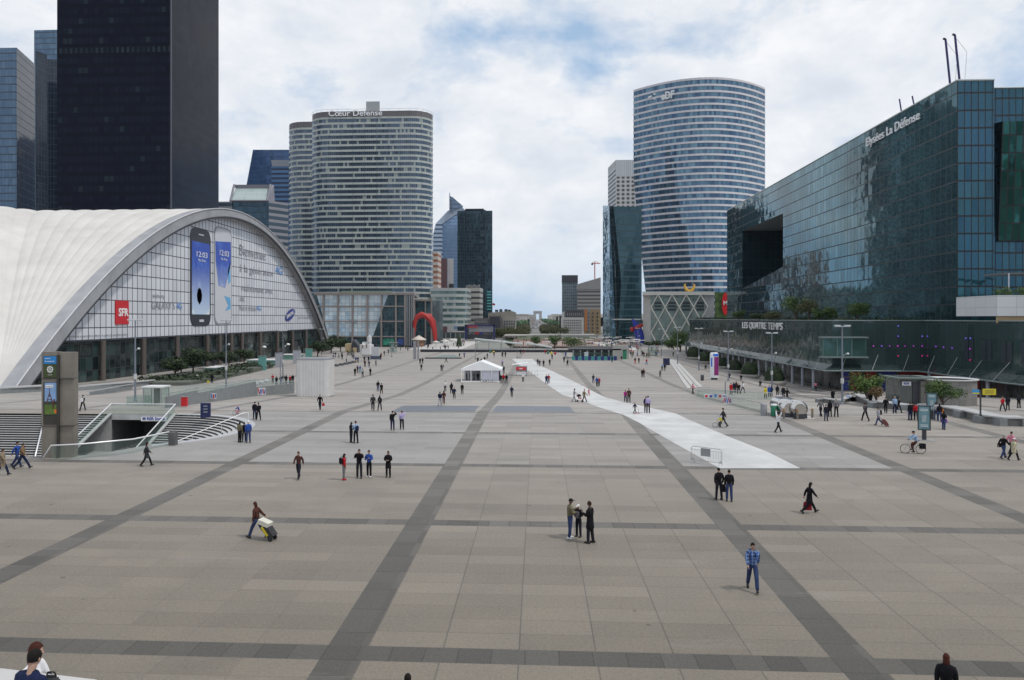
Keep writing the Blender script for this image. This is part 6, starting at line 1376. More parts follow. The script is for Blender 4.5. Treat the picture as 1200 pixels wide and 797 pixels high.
# low seats on the left
for u0,v0,u1,v1,h,l in ((0,461,48,459,.9,'long stone bench wall left of the sign tower'),(92,458,175,452,.8,'long stone bench wall right of the sign tower'),(105,463,150,457,.6,'pale green glass edged bench before the hall')):
    a,b=gnd(u0,v0),gnd(u1,v1); t=thing('bench_wall',l,'bench',tuple(a)); q=[(a.x,a.y),(b.x,b.y),(b.x,b.y+1.5),(a.x,a.y+1.5)]
    MB().prism(q,min(a.z,b.z)-.2,max(a.z,b.z)+h*.75).build('base',cwm,t); MB().prism([(a.x-.2,a.y-.3),(b.x+.2,b.y-.3),(b.x+.2,b.y+1.8),(a.x-.2,a.y+1.8)],max(a.z,b.z)+h*.75,max(a.z,b.z)+h).build('seat_top',M('bench_top',(.42,.42,.42),.6),t)
# row of round stones
for i,(u,v) in enumerate(((268,456.5),(275,455.5),(283.5,454),(290.5,452.5),(295,451.5),(299.5,450.5),(306,449),(312,447.5))):
    p=gnd(u,v); t=thing('stone_seat','low round pale stone seat in the row left of the white block','stone seat',tuple(p),'row of round stone seats left of the white block'); local(t); MB().lathe([(.55,0),(.62,.2),(.45,.42),(0,.48)],n=14).build('stone',M('stone_pale',(.45,.45,.46),.7),t)
for i,(u,v) in enumerate(((394,429),(400,428),(405,427),(410,426),(414,425))):
    p=gnd(u,v); t=thing('stone_seat','low round stone seat in the row right of the white block','stone seat',tuple(p),'row of round stone seats right of the white block'); local(t); MB().lathe([(.7,0),(.78,.2),(.5,.5),(0,.55)],n=12).build('stone',M('dark_cap'),t)
# marquee
a=gnd(541,447.5); b=gnd(587,447.5); W_=b.x-a.x; t=thing('marquee','white marquee tent with pitched roof and clear side window','tent',tuple(a)); local(t)
canvas=M('marquee_white',(.80,.81,.82),.6,var=.03); eh_=2.45; rh=4.0; D_=6.5; zf=0.
m=MB(); pr=[(-.15,eh_),(W_/2,rh),(W_+.15,eh_)]
for (x0_,z0_),(x1_,z1_) in zip(pr,pr[1:]): m.add([(x0_,-.2,z0_),(x1_,-.2,z1_),(x1_,D_,z1_),(x0_,D_,z0_)],[(0,1,2,3)]); m.add([(x0_,-.2,z0_-.06),(x1_,-.2,z1_-.06),(x1_,D_,z1_-.06),(x0_,D_,z0_-.06)],[(3,2,1,0)])
m.add([(-.15,-.2,eh_),(W_+.15,-.2,eh_),(W_/2,-.2,rh)],[(0,1,2)]); m.add([(-.15,D_,eh_),(W_+.15,D_,eh_),(W_/2,D_,rh)],[(0,1,2)]); m.add([(-.15,-.2,eh_-.25),(W_+.15,-.2,eh_-.25),(W_+.15,-.2,eh_),(-.15,-.2,eh_)],[(0,1,2,3)]); m.build('roof',canvas,t)
MB().wall([(0,D_-.05),(W_,D_-.05),(W_,0)],.0,eh_).build('rear_wall',M('canvas_shaded',(.55,.56,.60),.7),t)
MB().wall([(W_*.52,-.1),(W_*.75,-.1)],.1,eh_-.3).build('front_curtain',M('curtain_lilac',(.50,.51,.58),.7),t); MB().wall([(W_*.78,-.1),(W_*.95,-.1)],.1,eh_-.3).build('front_curtain',M('curtain_lilac'),t)
for x_ in (0,W_*.24,W_*.5,W_*.765,W_): MB().box((x_,-.1,eh_/2),(.14,.14,eh_)).build('post',canvas,t)
for x_ in (0,W_): MB().box((x_,D_,eh_/2),(.14,.14,eh_)).build('post',canvas,t)
MB().box((W_/2,-.15,.1),(W_+.2,.15,.2)).build('front_sill',canvas,t)
for i,x_ in enumerate((W_*.56,W_*.63,W_*.72,W_*.84)):
    p=a+Vector((x_,-.9,0)); b_=thing('folded_bicycle','small parked grey bicycle leaning at the marquee front','bicycle',tuple(p),'bicycles parked at the marquee'); local(b_)
    for s_ in (-.32,.32):
        m=MB(); m.tube([(s_+.24*math.cos(2*PI*k/12),0,.26+.24*math.sin(2*PI*k/12)) for k in range(13)],.025,4,ends=False); m.build('wheel',M('tyre_black',(.02,.02,.02),.7),b_)
    MB().tube([(-.32,0,.26),(-.1,0,.6),(.25,0,.6),(.32,0,.26)],.03,4).build('frame',steel,b_)
# kiosk van with awning at the walkway head
p=gnd(611,440.5); s_=p.y/F; t=thing('snack_kiosk','small grey kiosk with red front sign and white awning at the walkway','kiosk',tuple(p)); local(t)
MB().box((0,1,1.0),(2.3,2,2.0)).build('cabin',M('kiosk_grey',(.28,.30,.33),.4),t); MB().box((-.1,-.06,1.55),(2.1,.1,.65)).build('red_sign',M('poster_red'),t); put_text('LIBRE',(-.55,-.13,1.42),(1,0,0),.9,wt,t,ext=.01); MB().box((0,-.05,.5),(2.1,.08,.7)).build('counter_front',M('white_plaster'),t)
m=MB(); m.box((-.3,1.4,2.55),(3.4,2.6,.08),0,0,Matrix.Rotation(R(-6),3,'Y')); m.build('awning',canvas,t); MB().tube([(1.2,-.05,0),(1.2,-.05,2.3)],.04,5).build('awning_pole',steel,t)
m=MB()
for x_ in (1.5,2.2,2.9,3.5): m.tube([(x_,-.3,0),(x_,-.3,1.1)],.03,4)
m.tube([(1.5,-.3,1.1),(3.5,-.3,1.1),(3.5,1.5,1.1)],.03,4); m.tube([(1.5,-.3,.2),(3.5,-.3,.2)],.03,4); m.build('side_rail',steel,t)
# crowd barrier
a=gnd(810,541.5); b=gnd(846,546.5); d=(b-a); L_=d.length; t=thing('crowd_barrier','galvanised crowd barrier with blank plate standing on the walkway end','barrier',tuple(a),rz=math.atan2(d.y,d.x)); local(t); bs=M('galvanised',(.33,.34,.35),.4,.3,var=.05)
hB=1.15
MB().tube([(0,0,.15),(0,0,hB-.12),(.12,0,hB),(L_-.12,0,hB),(L_,0,hB-.12),(L_,0,.15)],.022,8).build('frame',bs,t); MB().tube([(0,0,.2),(L_,0,.2)],.018,6).build('lower_rail',bs,t)
m=MB(); n_=19
for k in range(1,n_): m.tube([(L_*k/n_,0,.2),(L_*k/n_,0,hB-.2)],.009,5)
m.tube([(0,0,hB-.2),(L_,0,hB-.2)],.012,5); m.build('bars',bs,t)
for x_ in (.12,L_-.12):
    MB().tube([(x_,-.32,0),(x_,0,.3),(x_,.32,0)],.018,6).build('foot',bs,t); MB().tube([(x_-.1,0,.15),(x_,0,.4),(x_+.12,0,.15)],.014,5).build('brace',bs,t)
MB().box((L_*.48,-.03,.82),(.72,.02,.55)).build('plate',M('plate_grey',(.30,.31,.31),.6,var=.1),t)
# advertising column white/purple
p=gnd(837,445); s_=p.y/F; t=thing('advertising_column','oval white advertising column with magenta poster','advertising column',tuple(p)); local(t); hh=31.5*s_; w2=5.*s_
MB().lathe([(w2,.4),(w2,hh-.5),(w2*.92,hh-.15),(w2*.7,hh)],n=28,sy=.55).build('shell',M('white_gloss',(.72,.73,.75),.25,var=.02),t); MB().cap([(w2*.7*math.cos(R(a_)),w2*.7*.55*math.sin(R(a_))) for a_ in range(0,360,15)],hh).build('top',M('white_gloss'),t)
MB().lathe([(w2*.75,0),(w2*.75,.75)],n=20,sy=.5).build('base',M('dark_cap'),t)
def arcpatch(a0,a1,z0,z1,mt,nm):
    m=MB(); aa=[R(a0+(a1-a0)*k/8) for k in range(9)]
    for x,y in zip(aa,aa[1:]): m.add([((w2+.02)*math.cos(x),(w2+.02)*.55*math.sin(x),z0),((w2+.02)*math.cos(y),(w2+.02)*.55*math.sin(y),z0),((w2+.02)*math.cos(y),(w2+.02)*.55*math.sin(y),z1),((w2+.02)*math.cos(x),(w2+.02)*.55*math.sin(x),z1)],[(0,1,2,3)])
    m.build(nm,mt,t)
arcpatch(262,335,.9,hh*.84,M('magenta',(.24,.03,.17),.3,var=.15),'magenta_poster'); arcpatch(250,330,hh*.86,hh*.95,M('bright_blue',(.03,.16,.7),.3,var=0),'blue_band'); arcpatch(215,240,hh*.48,hh*.8,M('bright_blue'),'blue_patch')
# bin and waste group near column
for u,v,l,c_ in ((823,446,'dark waste bin pair left of the purple column','dark_cap'),(907,487.5,'small green waste bin at the balustrade end','cabin_green'),(895,487,'grey ticket post at the balustrade end','totem_grey')):
    p=gnd(u,v); t=thing('waste_bin',l,'bin',tuple(p)); local(t); MB().lathe([(.28,0),(.33,.3),(.33,1.05),(.25,1.15)],n=14).build('body',M(c_),t); MB().lathe([(.34,1.1),(.3,1.25),(0,1.3)],n=14).build('lid',M('white_plaster') if 'green' in l else M('totem_grey'),t)
# escalator hoods
for i,(u,v,l) in enumerate(((926,490,'left'),(938,491,'right'))):
    p=gnd(u,v); t=thing('escalator_hood','shiny rounded steel escalator hood, %s of the pair'%l,'escalator',tuple(p),'pair of steel escalator hoods'); local(t)
    m=MB(); m.tube([(0,4.2,.95),(0,2.2,.95),(0,.3,.95),(0,0,.95)],[.85,.85,.85,.6],18); m.build('hood',M('polished_steel',(.6,.59,.57),.18,1.,var=.03),t); MB().box((0,1.9,.25),(1.3,4,.5)).build('truss',M('dark_cap'),t)
for u,v in ((918.5,490.5),(934.5,491.5),(952,490.5)):
    p=gnd(u,v); t=thing('bollard','short brown steel bollard in front of the escalator hoods','bollard',tuple(p),'bollards before the escalator hoods'); local(t); MB().lathe([(.11,0),(.11,.95),(.08,1.02),(0,1.02)],n=12).build('post',M('bollard_brown',(.2,.17,.14),.5,.3),t); MB().lathe([(.125,.82),(.125,.92)],n=12).build('ring',M('ring_orange',(.5,.22,.03),.5),t)
p=gnd(936,491); t=thing('pale_plinth','pale stone plinth under the escalator hoods','plinth',tuple(p)); a=gnd(916,490.5); b=gnd(956,491.5); MB().prism([(a.x,a.y),(b.x,b.y),(b.x,b.y+5),(a.x,a.y+5)],a.z-.1,a.z+.07).build('slab',M('step_pale'),t)
# info panels
def infopanel(u,v,w_,z0,z1,label,rz,two=False):
    p=gnd(u,v); s_=p.y/F; t=thing('information_panel',label,'sign',tuple(p),rz=rz); local(t)
    MB().box((0,0,z0/2),(.32,.2,z0)).build('post',M('dark_cap'),t); MB().box((0,0,(z0+z1)/2),(w_,.24,z1-z0)).build('case',M('case_dark',(.03,.035,.04),.4),t)
    MB().box((-.02,-.135,(z0+z1)/2),(w_-.16,.03,z1-z0-.16)).build('display',M('display_teal',(.14,.26,.30),.3,var=.25,scale=1.5),t); MB().box((0,0,.02),(w_+.6,.8,.05)).build('base_plate',M('plate_grey'),t)
    MB().box((-.02,-.155,(z0+z1)/2-.05),(w_*.35,.02,(z1-z0)*.28)).build('picture',M('picture_pale',(.35,.42,.44),.4,var=.3,scale=6),t)
    for z_ in (.36,.30,-.28,-.34): MB().box((-.02,-.155,(z0+z1)/2+z_*(z1-z0)),(w_*.6,.02,.04)).build('text_line',wt,t)
infopanel(1083,516,.95,.85,2.9,'blue grey information panel nearest on the right plaza',TH+R(-22)); infopanel(1092,492,.95,.85,2.7,'pale map panel behind the nearest information panel',TH+R(-22))
for z_ in (0,):
    p=gnd(1149,496); t=thing('direction_post','dark post with yellow and blue direction boards','signpost',tuple(p)); local(t); MB().box((0,0,1.6),(.12,.12,3.2)).build('post',M('dark_cap'),t); MB().box((.82,0,3.05),(1.25,.06,.6)).build('yellow_board',M('board_yellow',(.55,.45,.02),.5),t); MB().box((-.45,0,3.02),(.65,.06,.5)).build('blue_board',M('board_blue',(.04,.25,.5),.5),t); MB().box((-.45,-.035,2.9),(.65,.02,.14)).build('yellow_stripe',M('board_yellow'),t)
    for k in range(2): MB().box((.82,-.035,3.15-k*.2),(.8,.01,.05)).build('text_line',M('dark_cap'),t)
# round concrete drum shelter and lift
Yd_=104; t=thing('round_concrete_drum','round grey concrete drum with a pale flat rim beside the bench wall','lift shelter',(at(1110,460,Yd_).x,Yd_,-1)); cx_=at(1110,460,Yd_).x; rr_=28*Yd_/F*1.04; zt_=at(1110,447.,Yd_-rr_).z
dm=glassgrid('concrete_panels',.9,.9,(.17,.165,.155),(.22,.21,.20),(.09,.09,.085),fw=.03,fh=.03,rough=.7,metal=0,tilt=0,wob=0)
MB().lathe([(rr_,-1.2),(rr_,zt_)],(cx_,Yd_,0),40).build('drum',dm,t); MB().lathe([(rr_*.9,zt_-.05),(rr_*1.06,zt_),(rr_*1.08,zt_+.14),(rr_*.95,zt_+.14),(rr_*.9,zt_)],(cx_,Yd_,0),40).build('rim',M('rim_pale',(.55,.55,.55),.4),t); MB().cap([(cx_+rr_*.92*math.cos(R(a_)),Yd_+rr_*.92*math.sin(R(a_))) for a_ in range(0,360,12)],zt_-.1).build('roof',M('dark_cap'),t)
xa_,xb_=at(1056,460,Yd_-1).x,at(1085,460,Yd_-1).x; t=thing('station_cabin','grey glazed station entrance cabin beside the round concrete drum','station entrance',(xa_,Yd_,-1))
MB().box(((xa_+xb_)/2,Yd_+1.5,.7),(xb_-xa_,4,3.9)).build('cabin',glassgrid('cabin_glass',1.1,2.6,(.05,.065,.065),(.13,.145,.14),(.12,.125,.12),fw=.1,fh=.15,rough=.15,metal=.1),t); MB().box(((xa_+xb_)/2+.4,Yd_+1,zt_+.2),(xb_-xa_+2.2,5,.16)).build('flat_roof',M('pale_roof_green',(.13,.16,.15),.5),t)
MB().box((xa_+2.9,Yd_-.6,.6),(.9,.8,3.2)).build('pillar',dm,t); a=at(1060,450,Yd_-1.2); MB().box((a.x+.5,Yd_-.62,a.z),(1.1,.1,.5)).build('name_plate',M('sign_white'),t); put_text('RER',(a.x+.15,Yd_-.69,a.z-.14),(1,0,0),.7,M('sign_blue'),t,ext=.01)
MB().box((xb_-.9,Yd_-.55,.6),(1.1,.1,2.8)).build('door',M('dark_cap'),t)
# long curved bench wall, right
bt_=M('bench_top'); bb=M('bench_base',(.17,.17,.165),.7,var=.15)
pix=[(1000,470),(1025,478),(1058,481)]
def benchwall(label,pix,h,dep):
    pts=[gnd(*q) for q in pix]; t=thing('bench_wall',label,'bench',tuple(pts[0])); 
    for si,(a,b) in enumerate(zip(pts,pts[1:])):
        z=(a.z+b.z)/2+.004*(si%2); d=(b-a).normalized(); n=Vector((-d.y,d.x,0)); q=lambda p,k:(p.x+n.x*k,p.y+n.y*k); MB().prism([q(a,.3),q(b,.3),q(b,dep*.5),q(a,dep*.5)],z-.4,z+h-.14).build('base',bb,t); MB().prism([q(a,0),q(b,0),q(b,dep*.45),q(a,dep*.45)],z+h-.136,z+h).build('seat_slab',bt_,t)
    for a in pts: MB().prism([(a.x-.35,a.y-.05),(a.x+.35,a.y-.05),(a.x+.35,a.y+1.2),(a.x-.35,a.y+1.2)],a.z-.3,a.z+h-.16).build('support',M('parapet_concrete'),t)
benchwall('low stone bench wall beneath the light green tree',pix,.75,3.)
benchwall('long curved stone bench wall with pale seat around the concrete drum',[(1072,483),(1100,485),(1128,490),(1152,496.5),(1176,499.5),(1203,500)],.85,4.)
benchwall('stone bench wall before the mall, behind the seated group',[(962,472),(985,474),(1000,470)],.6,1.5)
# globe etc on the guard: white steps at the lower left
st=thing('marble_steps','white marble steps at the bottom left where people sit','steps',(0,5,0)); mrb=M('white_marble',(.52,.51,.50),.5,var=.06,scale=.6)
m=MB(); ns=58
for i in range(ns):
    y1=17-i*.3; z=(i+1)*.15
    if y1<2: break
    m.add([(-60,y1,z-.15),(60,y1,z-.15),(60,y1,z),(-60,y1,z)],[(0,1,2,3)]); m.add([(-60,y1-.3,z),(60,y1-.3,z),(60,y1,z),(-60,y1,z)],[(0,1,2,3)])
m.add([(-60,-40,z),(60,-40,z),(60,y1-.3,z),(-60,y1-.3,z)],[(0,1,2,3)]); m.build('treads',mrb,st)
b=at(9,784.,12.2)
def atz(u,v,z):
    lo,hi=5,40
    for _ in range(40):
        m_=(lo+hi)/2; lo,hi=(m_,hi) if at(u,v,m_).z>z else (lo,m_)
    return at(u,v,lo)
a=atz(-60,777,b.z); c_=atz(114,796.5,b.z)
lb_=thing('marble_ledge','white marble ledge at the lower left corner carrying the seated people','ledge',tuple(b)); q=[(a.x,a.y),(b.x,b.y),(c_.x,c_.y),(c_.x,c_.y-2.2),(a.x,a.y-2.2)]
MB().prism(q,2.5,b.z).build('slab',mrb,lb_)
LEDGE=b.z
# ================================================================ PEOPLE
def skin_mesh(verts,edges,rad,root=0,sub=1):
    me=bpy.data.meshes.new('tmp'); me.from_pydata(verts,edges,[]); o=bpy.data.objects.new('tmp',me); COL.objects.link(o)
    md=o.modifiers.new('s','SKIN'); md.use_smooth_shade=True; md.branch_smoothing=.4
    sk=me.skin_vertices[0].data
    for i,r_ in enumerate(rad): sk[i].radius=(r_,r_) if not isinstance(r_,tuple) else r_; sk[i].use_root=(i==root)
    if sub: s_=o.modifiers.new('b','SUBSURF'); s_.levels=sub; s_.render_levels=sub
    dg=bpy.context.evaluated_depsgraph_get(); r=bpy.data.meshes.new_from_object(o.evaluated_get(dg))
    vs=[v.co.copy() for v in r.vertices]; fs=[tuple(p.vertices) for p in r.polygons]
    bpy.data.objects.remove(o); bpy.data.meshes.remove(me); bpy.data.meshes.remove(r); return vs,fs
def leg(hip,a,kn,spread=.02,s=1,dirx=0):
    """a: thigh forward angle, kn: knee bend"""
    hx=hip[0]; k=Vector((hx+s*spread,hip[1]+math.sin(R(a))*.43,hip[2]-math.cos(R(a))*.43))
    b=a-kn; an=Vector((hx+s*spread*1.6,k.y+math.sin(R(b))*.42,k.z-math.cos(R(b))*.42)); return k,an,b
POSES={ # legs (thigh, knee)x2, arms: wrist/elbow positions relative, lean
 'stand':dict(L=(3,4),Rr=(-2,3),arms='down'),
 'stand_apart':dict(L=(6,3),Rr=(-5,2),arms='down2'),
 'walk':dict(L=(26,10),Rr=(-18,16),arms='swing'),
 'walk2':dict(L=(-20,14),Rr=(24,6),arms='swing2'),
 'stride':dict(L=(32,4),Rr=(-24,22),arms='swing'),
 'fold':dict(L=(3,4),Rr=(-2,3),arms='fold'),
 'phone':dict(L=(4,4),Rr=(-4,3),arms='phone'),
 'photo':dict(L=(3,3),Rr=(-3,3),arms='photo'),
 'salute':dict(L=(3,3),Rr=(-3,3),arms='salute'),
 'armsup':dict(L=(28,4),Rr=(-22,14),arms='up'),
 'pull':dict(L=(27,8),Rr=(-22,22),arms='pull'),
 'push':dict(L=(18,8),Rr=(-14,14),arms='push'),
 'sit':dict(L=(88,95),Rr=(84,80),arms='lap'),
 'sit_knee':dict(L=(150,152),Rr=(138,146),arms='lap'),
 'ride':dict(L=(72,80),Rr=(38,50),arms='bars'),
}
def person_parts(pose,hair,coat,detail):
    P=POSES[pose]; lean=R({'ride':18,'sit_knee':6,'sit':10,'pull':6,'push':6,'stride':4}.get(pose,1)); seated=pose in('sit','sit_knee','ride')
    hipz=.93
    hipL,hipR=Vector((-.095,0,hipz-.04)),Vector((.095,0,hipz-.04))
    kL,aL,bL=leg(hipL,*P['L'],s=-1); kR,aR,bR=leg(hipR,*P['Rr'],s=1)
    def up(x,y,z): # torso point after lean
        dz=z-hipz; return Vector((x,y+math.sin(lean)*dz,hipz+math.cos(lean)*dz))
    pel=up(0,0,.95); wst=up(0,0,1.10); ch=up(0,.0,1.28); nk=up(0,-.01,1.46); hd=up(0,.02,1.60)
    sL,sR=up(-.185,-.005,1.40),up(.185,-.005,1.40)
    A=P['arms']
    def arm(s,kind):
        sh=sL if s<0 else sR
        d={'down':((.03,-.02,-.28),(.02,.05,-.54)),'down2':((.07,-.05,-.27),(.03,.02,-.52)),
           'fwd':((.03,.14,-.24),(.01,.31,-.42)),'back':((.03,-.15,-.23),(.03,-.22,-.48)),
           'fold':((.07,.03,-.27),(-.12,.22,-.26)),'phone':((.05,.06,-.27),(-.06,.27,-.16)),
           'photo':((.07,.15,-.18),(-.08,.24,.12)),'sal':((.20,.10,.03),(-.05,.12,.20)),'up':((.13,.03,.24),(.20,.05,.49)),
           'pull':((.05,-.15,-.23),(.08,-.36,-.38)),'push':((.05,.12,-.25),(.02,.34,-.30)),'lap':((.06,.06,-.27),(-.02,.28,-.34)),'bars':((.05,.22,-.17),(.02,.42,-.32))}[kind]
        return [sh+Vector((s*v[0],v[1],v[2])) for v in d]
    kinds={'down':('down','down'),'down2':('down2','down2'),'swing':('back','fwd'),'swing2':('fwd','back'),'fold':('fold','fold'),'phone':('phone','fold'),
      'photo':('photo','photo'),'salute':('down','sal'),'up':('up','up'),'pull':('down','pull'),'push':('push','push'),'lap':('lap','lap'),'bars':('bars','bars')}[A]
    eL,wL=arm(-1,kinds[0]); eR,wR=arm(1,kinds[1])
    hL=wL+(wL-eL).normalized()*.075; hR=wR+(wR-eR).normalized()*.075
    out={}
    V=[pel,wst,ch,nk,hd, hipL,kL,aL,hipR,kR,aR, sL,eL,wL,hL, sR,eR,wR,hR]
    E=[(0,1),(1,2),(2,3),(3,4),(0,5),(5,6),(6,7),(0,8),(8,9),(9,10),(2,11),(11,12),(12,13),(13,14),(2,15),(15,16),(16,17),(17,18)]
    rad=[.085,.08,.085,.050,.07,.062,.046,.035,.062,.046,.035,.042,.032,.024,.03,.042,.032,.024,.03]
    body=MB(); vs,fs=skin_mesh(V,E,rad,0,1); body.add(vs,fs,None,0,True)
    # head
    def ell(mb,c,r3,n=10,mi=0,zc=-9,sm_=True):
        o=[];f=[]; m_=n//2+1
        for i in range(m_+1):
            ph=PI*i/m_
            for k in range(n): t=2*PI*k/n; o.append((c[0]+r3[0]*math.sin(ph)*math.cos(t),c[1]+r3[1]*math.sin(ph)*math.sin(t),c[2]+r3[2]*math.cos(ph)))
        for i in range(m_):
            for k in range(n): f.append((i*n+k,(i+1)*n+k,(i+1)*n+(k+1)%n,i*n+(k+1)%n))
        mb.add(o,f,None,mi,sm_)
    hc=up(0,.025,1.625)
    ell(body,hc,(.074,.092,.112),14 if detail else 8)
    if detail:
        body.add([hc+Vector(v) for v in ((-.016,.085,-.02),(.016,.085,-.02),(0,.112,-.025),(0,.085,.02))],[(0,1,2),(1,3,2),(3,0,2)])
        for s in (-1,1):
            ell(body,hc+Vector((s*.074,0,-.01)),(.012,.02,.03),6); ell(body,hc+Vector((s*.03,.08,.012)),(.012,.01,.008),6,1)
        body.add([hc+Vector(v) for v in ((-.025,.083,-.052),(.025,.083,-.052),(.02,.08,-.062),(-.02,.08,-.062))],[(0,1,2,3)],None,2)
        for w_,h_,e_,s in ((wL,hL,eL,-1),(wR,hR,eR,1)):
            d=(h_-w_).normalized(); side=d.cross(Vector((0,1,0))); side=side.normalized() if side.length>.1 else Vector((1,0,0)); side2=Vector((0,1,0)) if abs(d.y)<.7 else Vector((1,0,0)); pn=d.cross(side2).normalized()
            for k,ln in enumerate((.062,.072,.068,.052)):
                b0=h_+side2*(.027-.018*k)-d*.01; body.tube([b0,b0+d*ln*.55,b0+d*ln*.95+pn*(-s)*.015],[.0095,.009,.007],5)
            b0=w_+side2*.03+d*.02; body.tube([b0,b0+side2*.025+d*.025,b0+side2*.03+d*.055],[.011,.01,.008],5)
    out['body']=body
    # trousers
    g_=.014
    V=[up(0,0,1.06),pel,hipL,kL,aL+(aL-kL).normalized()*.03,hipR,kR,aR+(aR-kR).normalized()*.03]
    vs,fs=skin_mesh(V,[(0,1),(1,2),(2,3),(3,4),(1,5),(5,6),(6,7)],[.135,.14,.108,.082,.070,.108,.082,.070],1,1); out['trousers']=MB().add(vs,fs,None,0,True)
    # jacket
    V=[up(0,0,.86 if coat!='short' else .90),wst,ch,up(0,-.015,1.50),sL,eL,wL,sR,eR,wR]
    w0=.158 if coat!='short' else .146
    vs,fs=skin_mesh(V,[(0,1),(1,2),(2,3),(2,4),(4,5),(5,6),(2,7),(7,8),(8,9)],[w0,.158,.175,.085,.092,.070,.053,.092,.070,.053],1,1)
    jk=MB().add(vs,fs,None,0,True)
    if coat=='long' and not seated:
        prof=[(.150,1.05),(.165,.85),(.19,.60),(.185,.58)]
        o=[];n=14
        for r_,z in prof:
            for k in range(n): t=2*PI*k/n; o.append((r_*math.cos(t)*1.1,r_*math.sin(t)*.9+ (z-1.0)*0,z))
        jk.add(o,[(i*n+k,i*n+(k+1)%n,(i+1)*n+(k+1)%n,(i+1)*n+k) for i in range(len(prof)-1) for k in range(n)],None,0,True)
    out['jacket']=jk
    sh=MB()
    shs=[]
    for a_,b_,s in ((aL,bL,-1),(aR,bR,1)):
        sh1=MB(); shs.append(sh1)
        pitch=0 if seated else max(-45,min(25,b_*.9))
        c=a_+Vector((0,.045,-.045)); rm=Matrix.Rotation(R(pitch),3,'X')
        pts=[]
        for y,zt,w in ((-.09,.055,.038),(-.02,.075,.042),(.08,.045,.048),(.17,.02,.036)):
            for x,z in ((-w,-.035),(w,-.035),(w*.8,zt),(-w*.8,zt)): pts.append(a_+rm@Vector((x,y,z-.045)))
        fs=[(0,3,2,1),(12,13,14,15)]
        for i in range(3):
            for k in range(4): fs.append((i*4+k,i*4+(k+1)%4,(i+1)*4+(k+1)%4,(i+1)*4+k))
        sh1.add(pts,fs,None,0,True); sh.add(pts,fs,None,0,True)
    if detail: out['shoe_l'],out['shoe_r']=shs
    else: out['shoes']=sh
    ha=MB()
    if hair in('short','cap','bald','long','helmet'):
        o=[];n=14 if detail else 8; m_=6
        rx,ry,rz_=(.083,.102,.12)
        if hair=='cap': rx,ry,rz_=.088,.106,.118
        if hair=='helmet': rx,ry,rz_=.105,.13,.135
        for i in range(m_+1):
            ph=i/m_
            for k in range(n):
                t=2*PI*k/n; lim=PI*(.60-.22*max(0,math.sin(t))) if hair!='long' else PI*(.68-.32*max(0,math.sin(t)))
                if hair in('cap','helmet'): lim=PI*.46
                a=lim*ph; o.append(hc+Vector((rx*math.sin(a)*math.cos(t),ry*math.sin(a)*math.sin(t)-.004,rz_*math.cos(a)+.004)))
        ha.add(o,[(i*n+k,(i+1)*n+k,(i+1)*n+(k+1)%n,i*n+(k+1)%n) for i in range(m_) for k in range(n)],None,0,True)
        if hair=='long': ell(ha,hc+Vector((0,-.055,-.09)),(.085,.06,.14),n)
        if hair=='cap': ha.add([hc+Vector(v) for v in ((-.07,.07,.03),(.07,.07,.03),(.05,.18,.015),(-.05,.18,.015),(-.07,.07,.045),(.07,.07,.045),(.05,.18,.03),(-.05,.18,.03))],[(0,3,2,1),(4,5,6,7),(2,3,7,6),(1,2,6,5),(0,4,7,3)])
    out['hair']=ha
    zmin=min(v[2] for v in sh.v)
    if seated: zmin=0
    for m in out.values(): m.v=[(x,y,z-zmin) for x,y,z in m.v]
    return out
CLR={'black':(.012,.012,.015),'dark':(.02,.022,.03),'navy':(.015,.022,.06),'grey':(.16,.16,.17),'dark grey':(.05,.05,.055),'light grey':(.38,.38,.40),'white':(.70,.70,.71),'brown':(.075,.032,.025),'beige':(.24,.19,.13),'tan':(.20,.13,.07),'khaki':(.16,.14,.09),'cream':(.50,.46,.32),'red':(.42,.02,.03),'blue':(.03,.08,.32),'light blue':(.30,.42,.60),'jeans':(.035,.055,.13),'pink':(.60,.22,.30),'purple':(.17,.04,.28),'lilac':(.42,.36,.58),'green':(.03,.16,.08),'yellow':(.60,.50,.04),'orange':(.6,.2,.03),'teal':(.05,.28,.30),'magenta':(.38,.03,.22),'dark red':(.16,.012,.02)}
SKIN=M('skin',(.42,.26,.19),.55,var=0); SKIN2=M('skin_dark',(.13,.07,.045),.5,var=0); EYE=M('eye_dark',(.02,.015,.015),.3,var=0); LIP=M('lips',(.30,.12,.10),.5,var=0)
def cloth(c): return M('cloth_'+c.replace(' ','_'),CLR[c],.9,var=.3,scale=7,spec=.12)
HAIR={'dark':M('hair_dark',(.010,.008,.007),.7,var=.1,spec=.15),'brown':M('hair_brown',(.04,.02,.013),.7,var=.2,spec=.15),'auburn':M('hair_auburn',(.06,.018,.012),.7,var=.2,spec=.15),'grey':M('hair_grey',(.25,.24,.23),.6,var=.1),'fair':M('hair_fair',(.25,.15,.07),.6,var=.1)}
def plaid():
    g=N('cloth_plaid'); s=g.n('ShaderNodeSeparateXYZ'); g.put(s.inputs[0],g.n('ShaderNodeTexCoord').outputs['Object'])
    a=g.math('LESS_THAN',g.math('FRACT',g.math('MULTIPLY',s.outputs[0],9.)),.22); b=g.math('LESS_THAN',g.math('FRACT',g.math('MULTIPLY',s.outputs[2],9.)),.22)
    c=g.math('LESS_THAN',g.math('FRACT',g.math('MULTIPLY',s.outputs[0],4.5)),.5)
    col=g.mix(c,(.02,.045,.18),(.035,.10,.32)); col=g.mix(g.math('MULTIPLY',g.math('MAXIMUM',a,b),.7),col,(.25,.36,.50)); MATS['cloth_plaid']=g.P(Base_Color=col,Roughness=.85)
plaid(); CLR['plaid']=(0,0,0)
SHOE=M('shoe_black',(.015,.015,.016),.5,var=0); SHOEW=M('shoe_white',(.6,.6,.6),.5,var=0)
cache={}
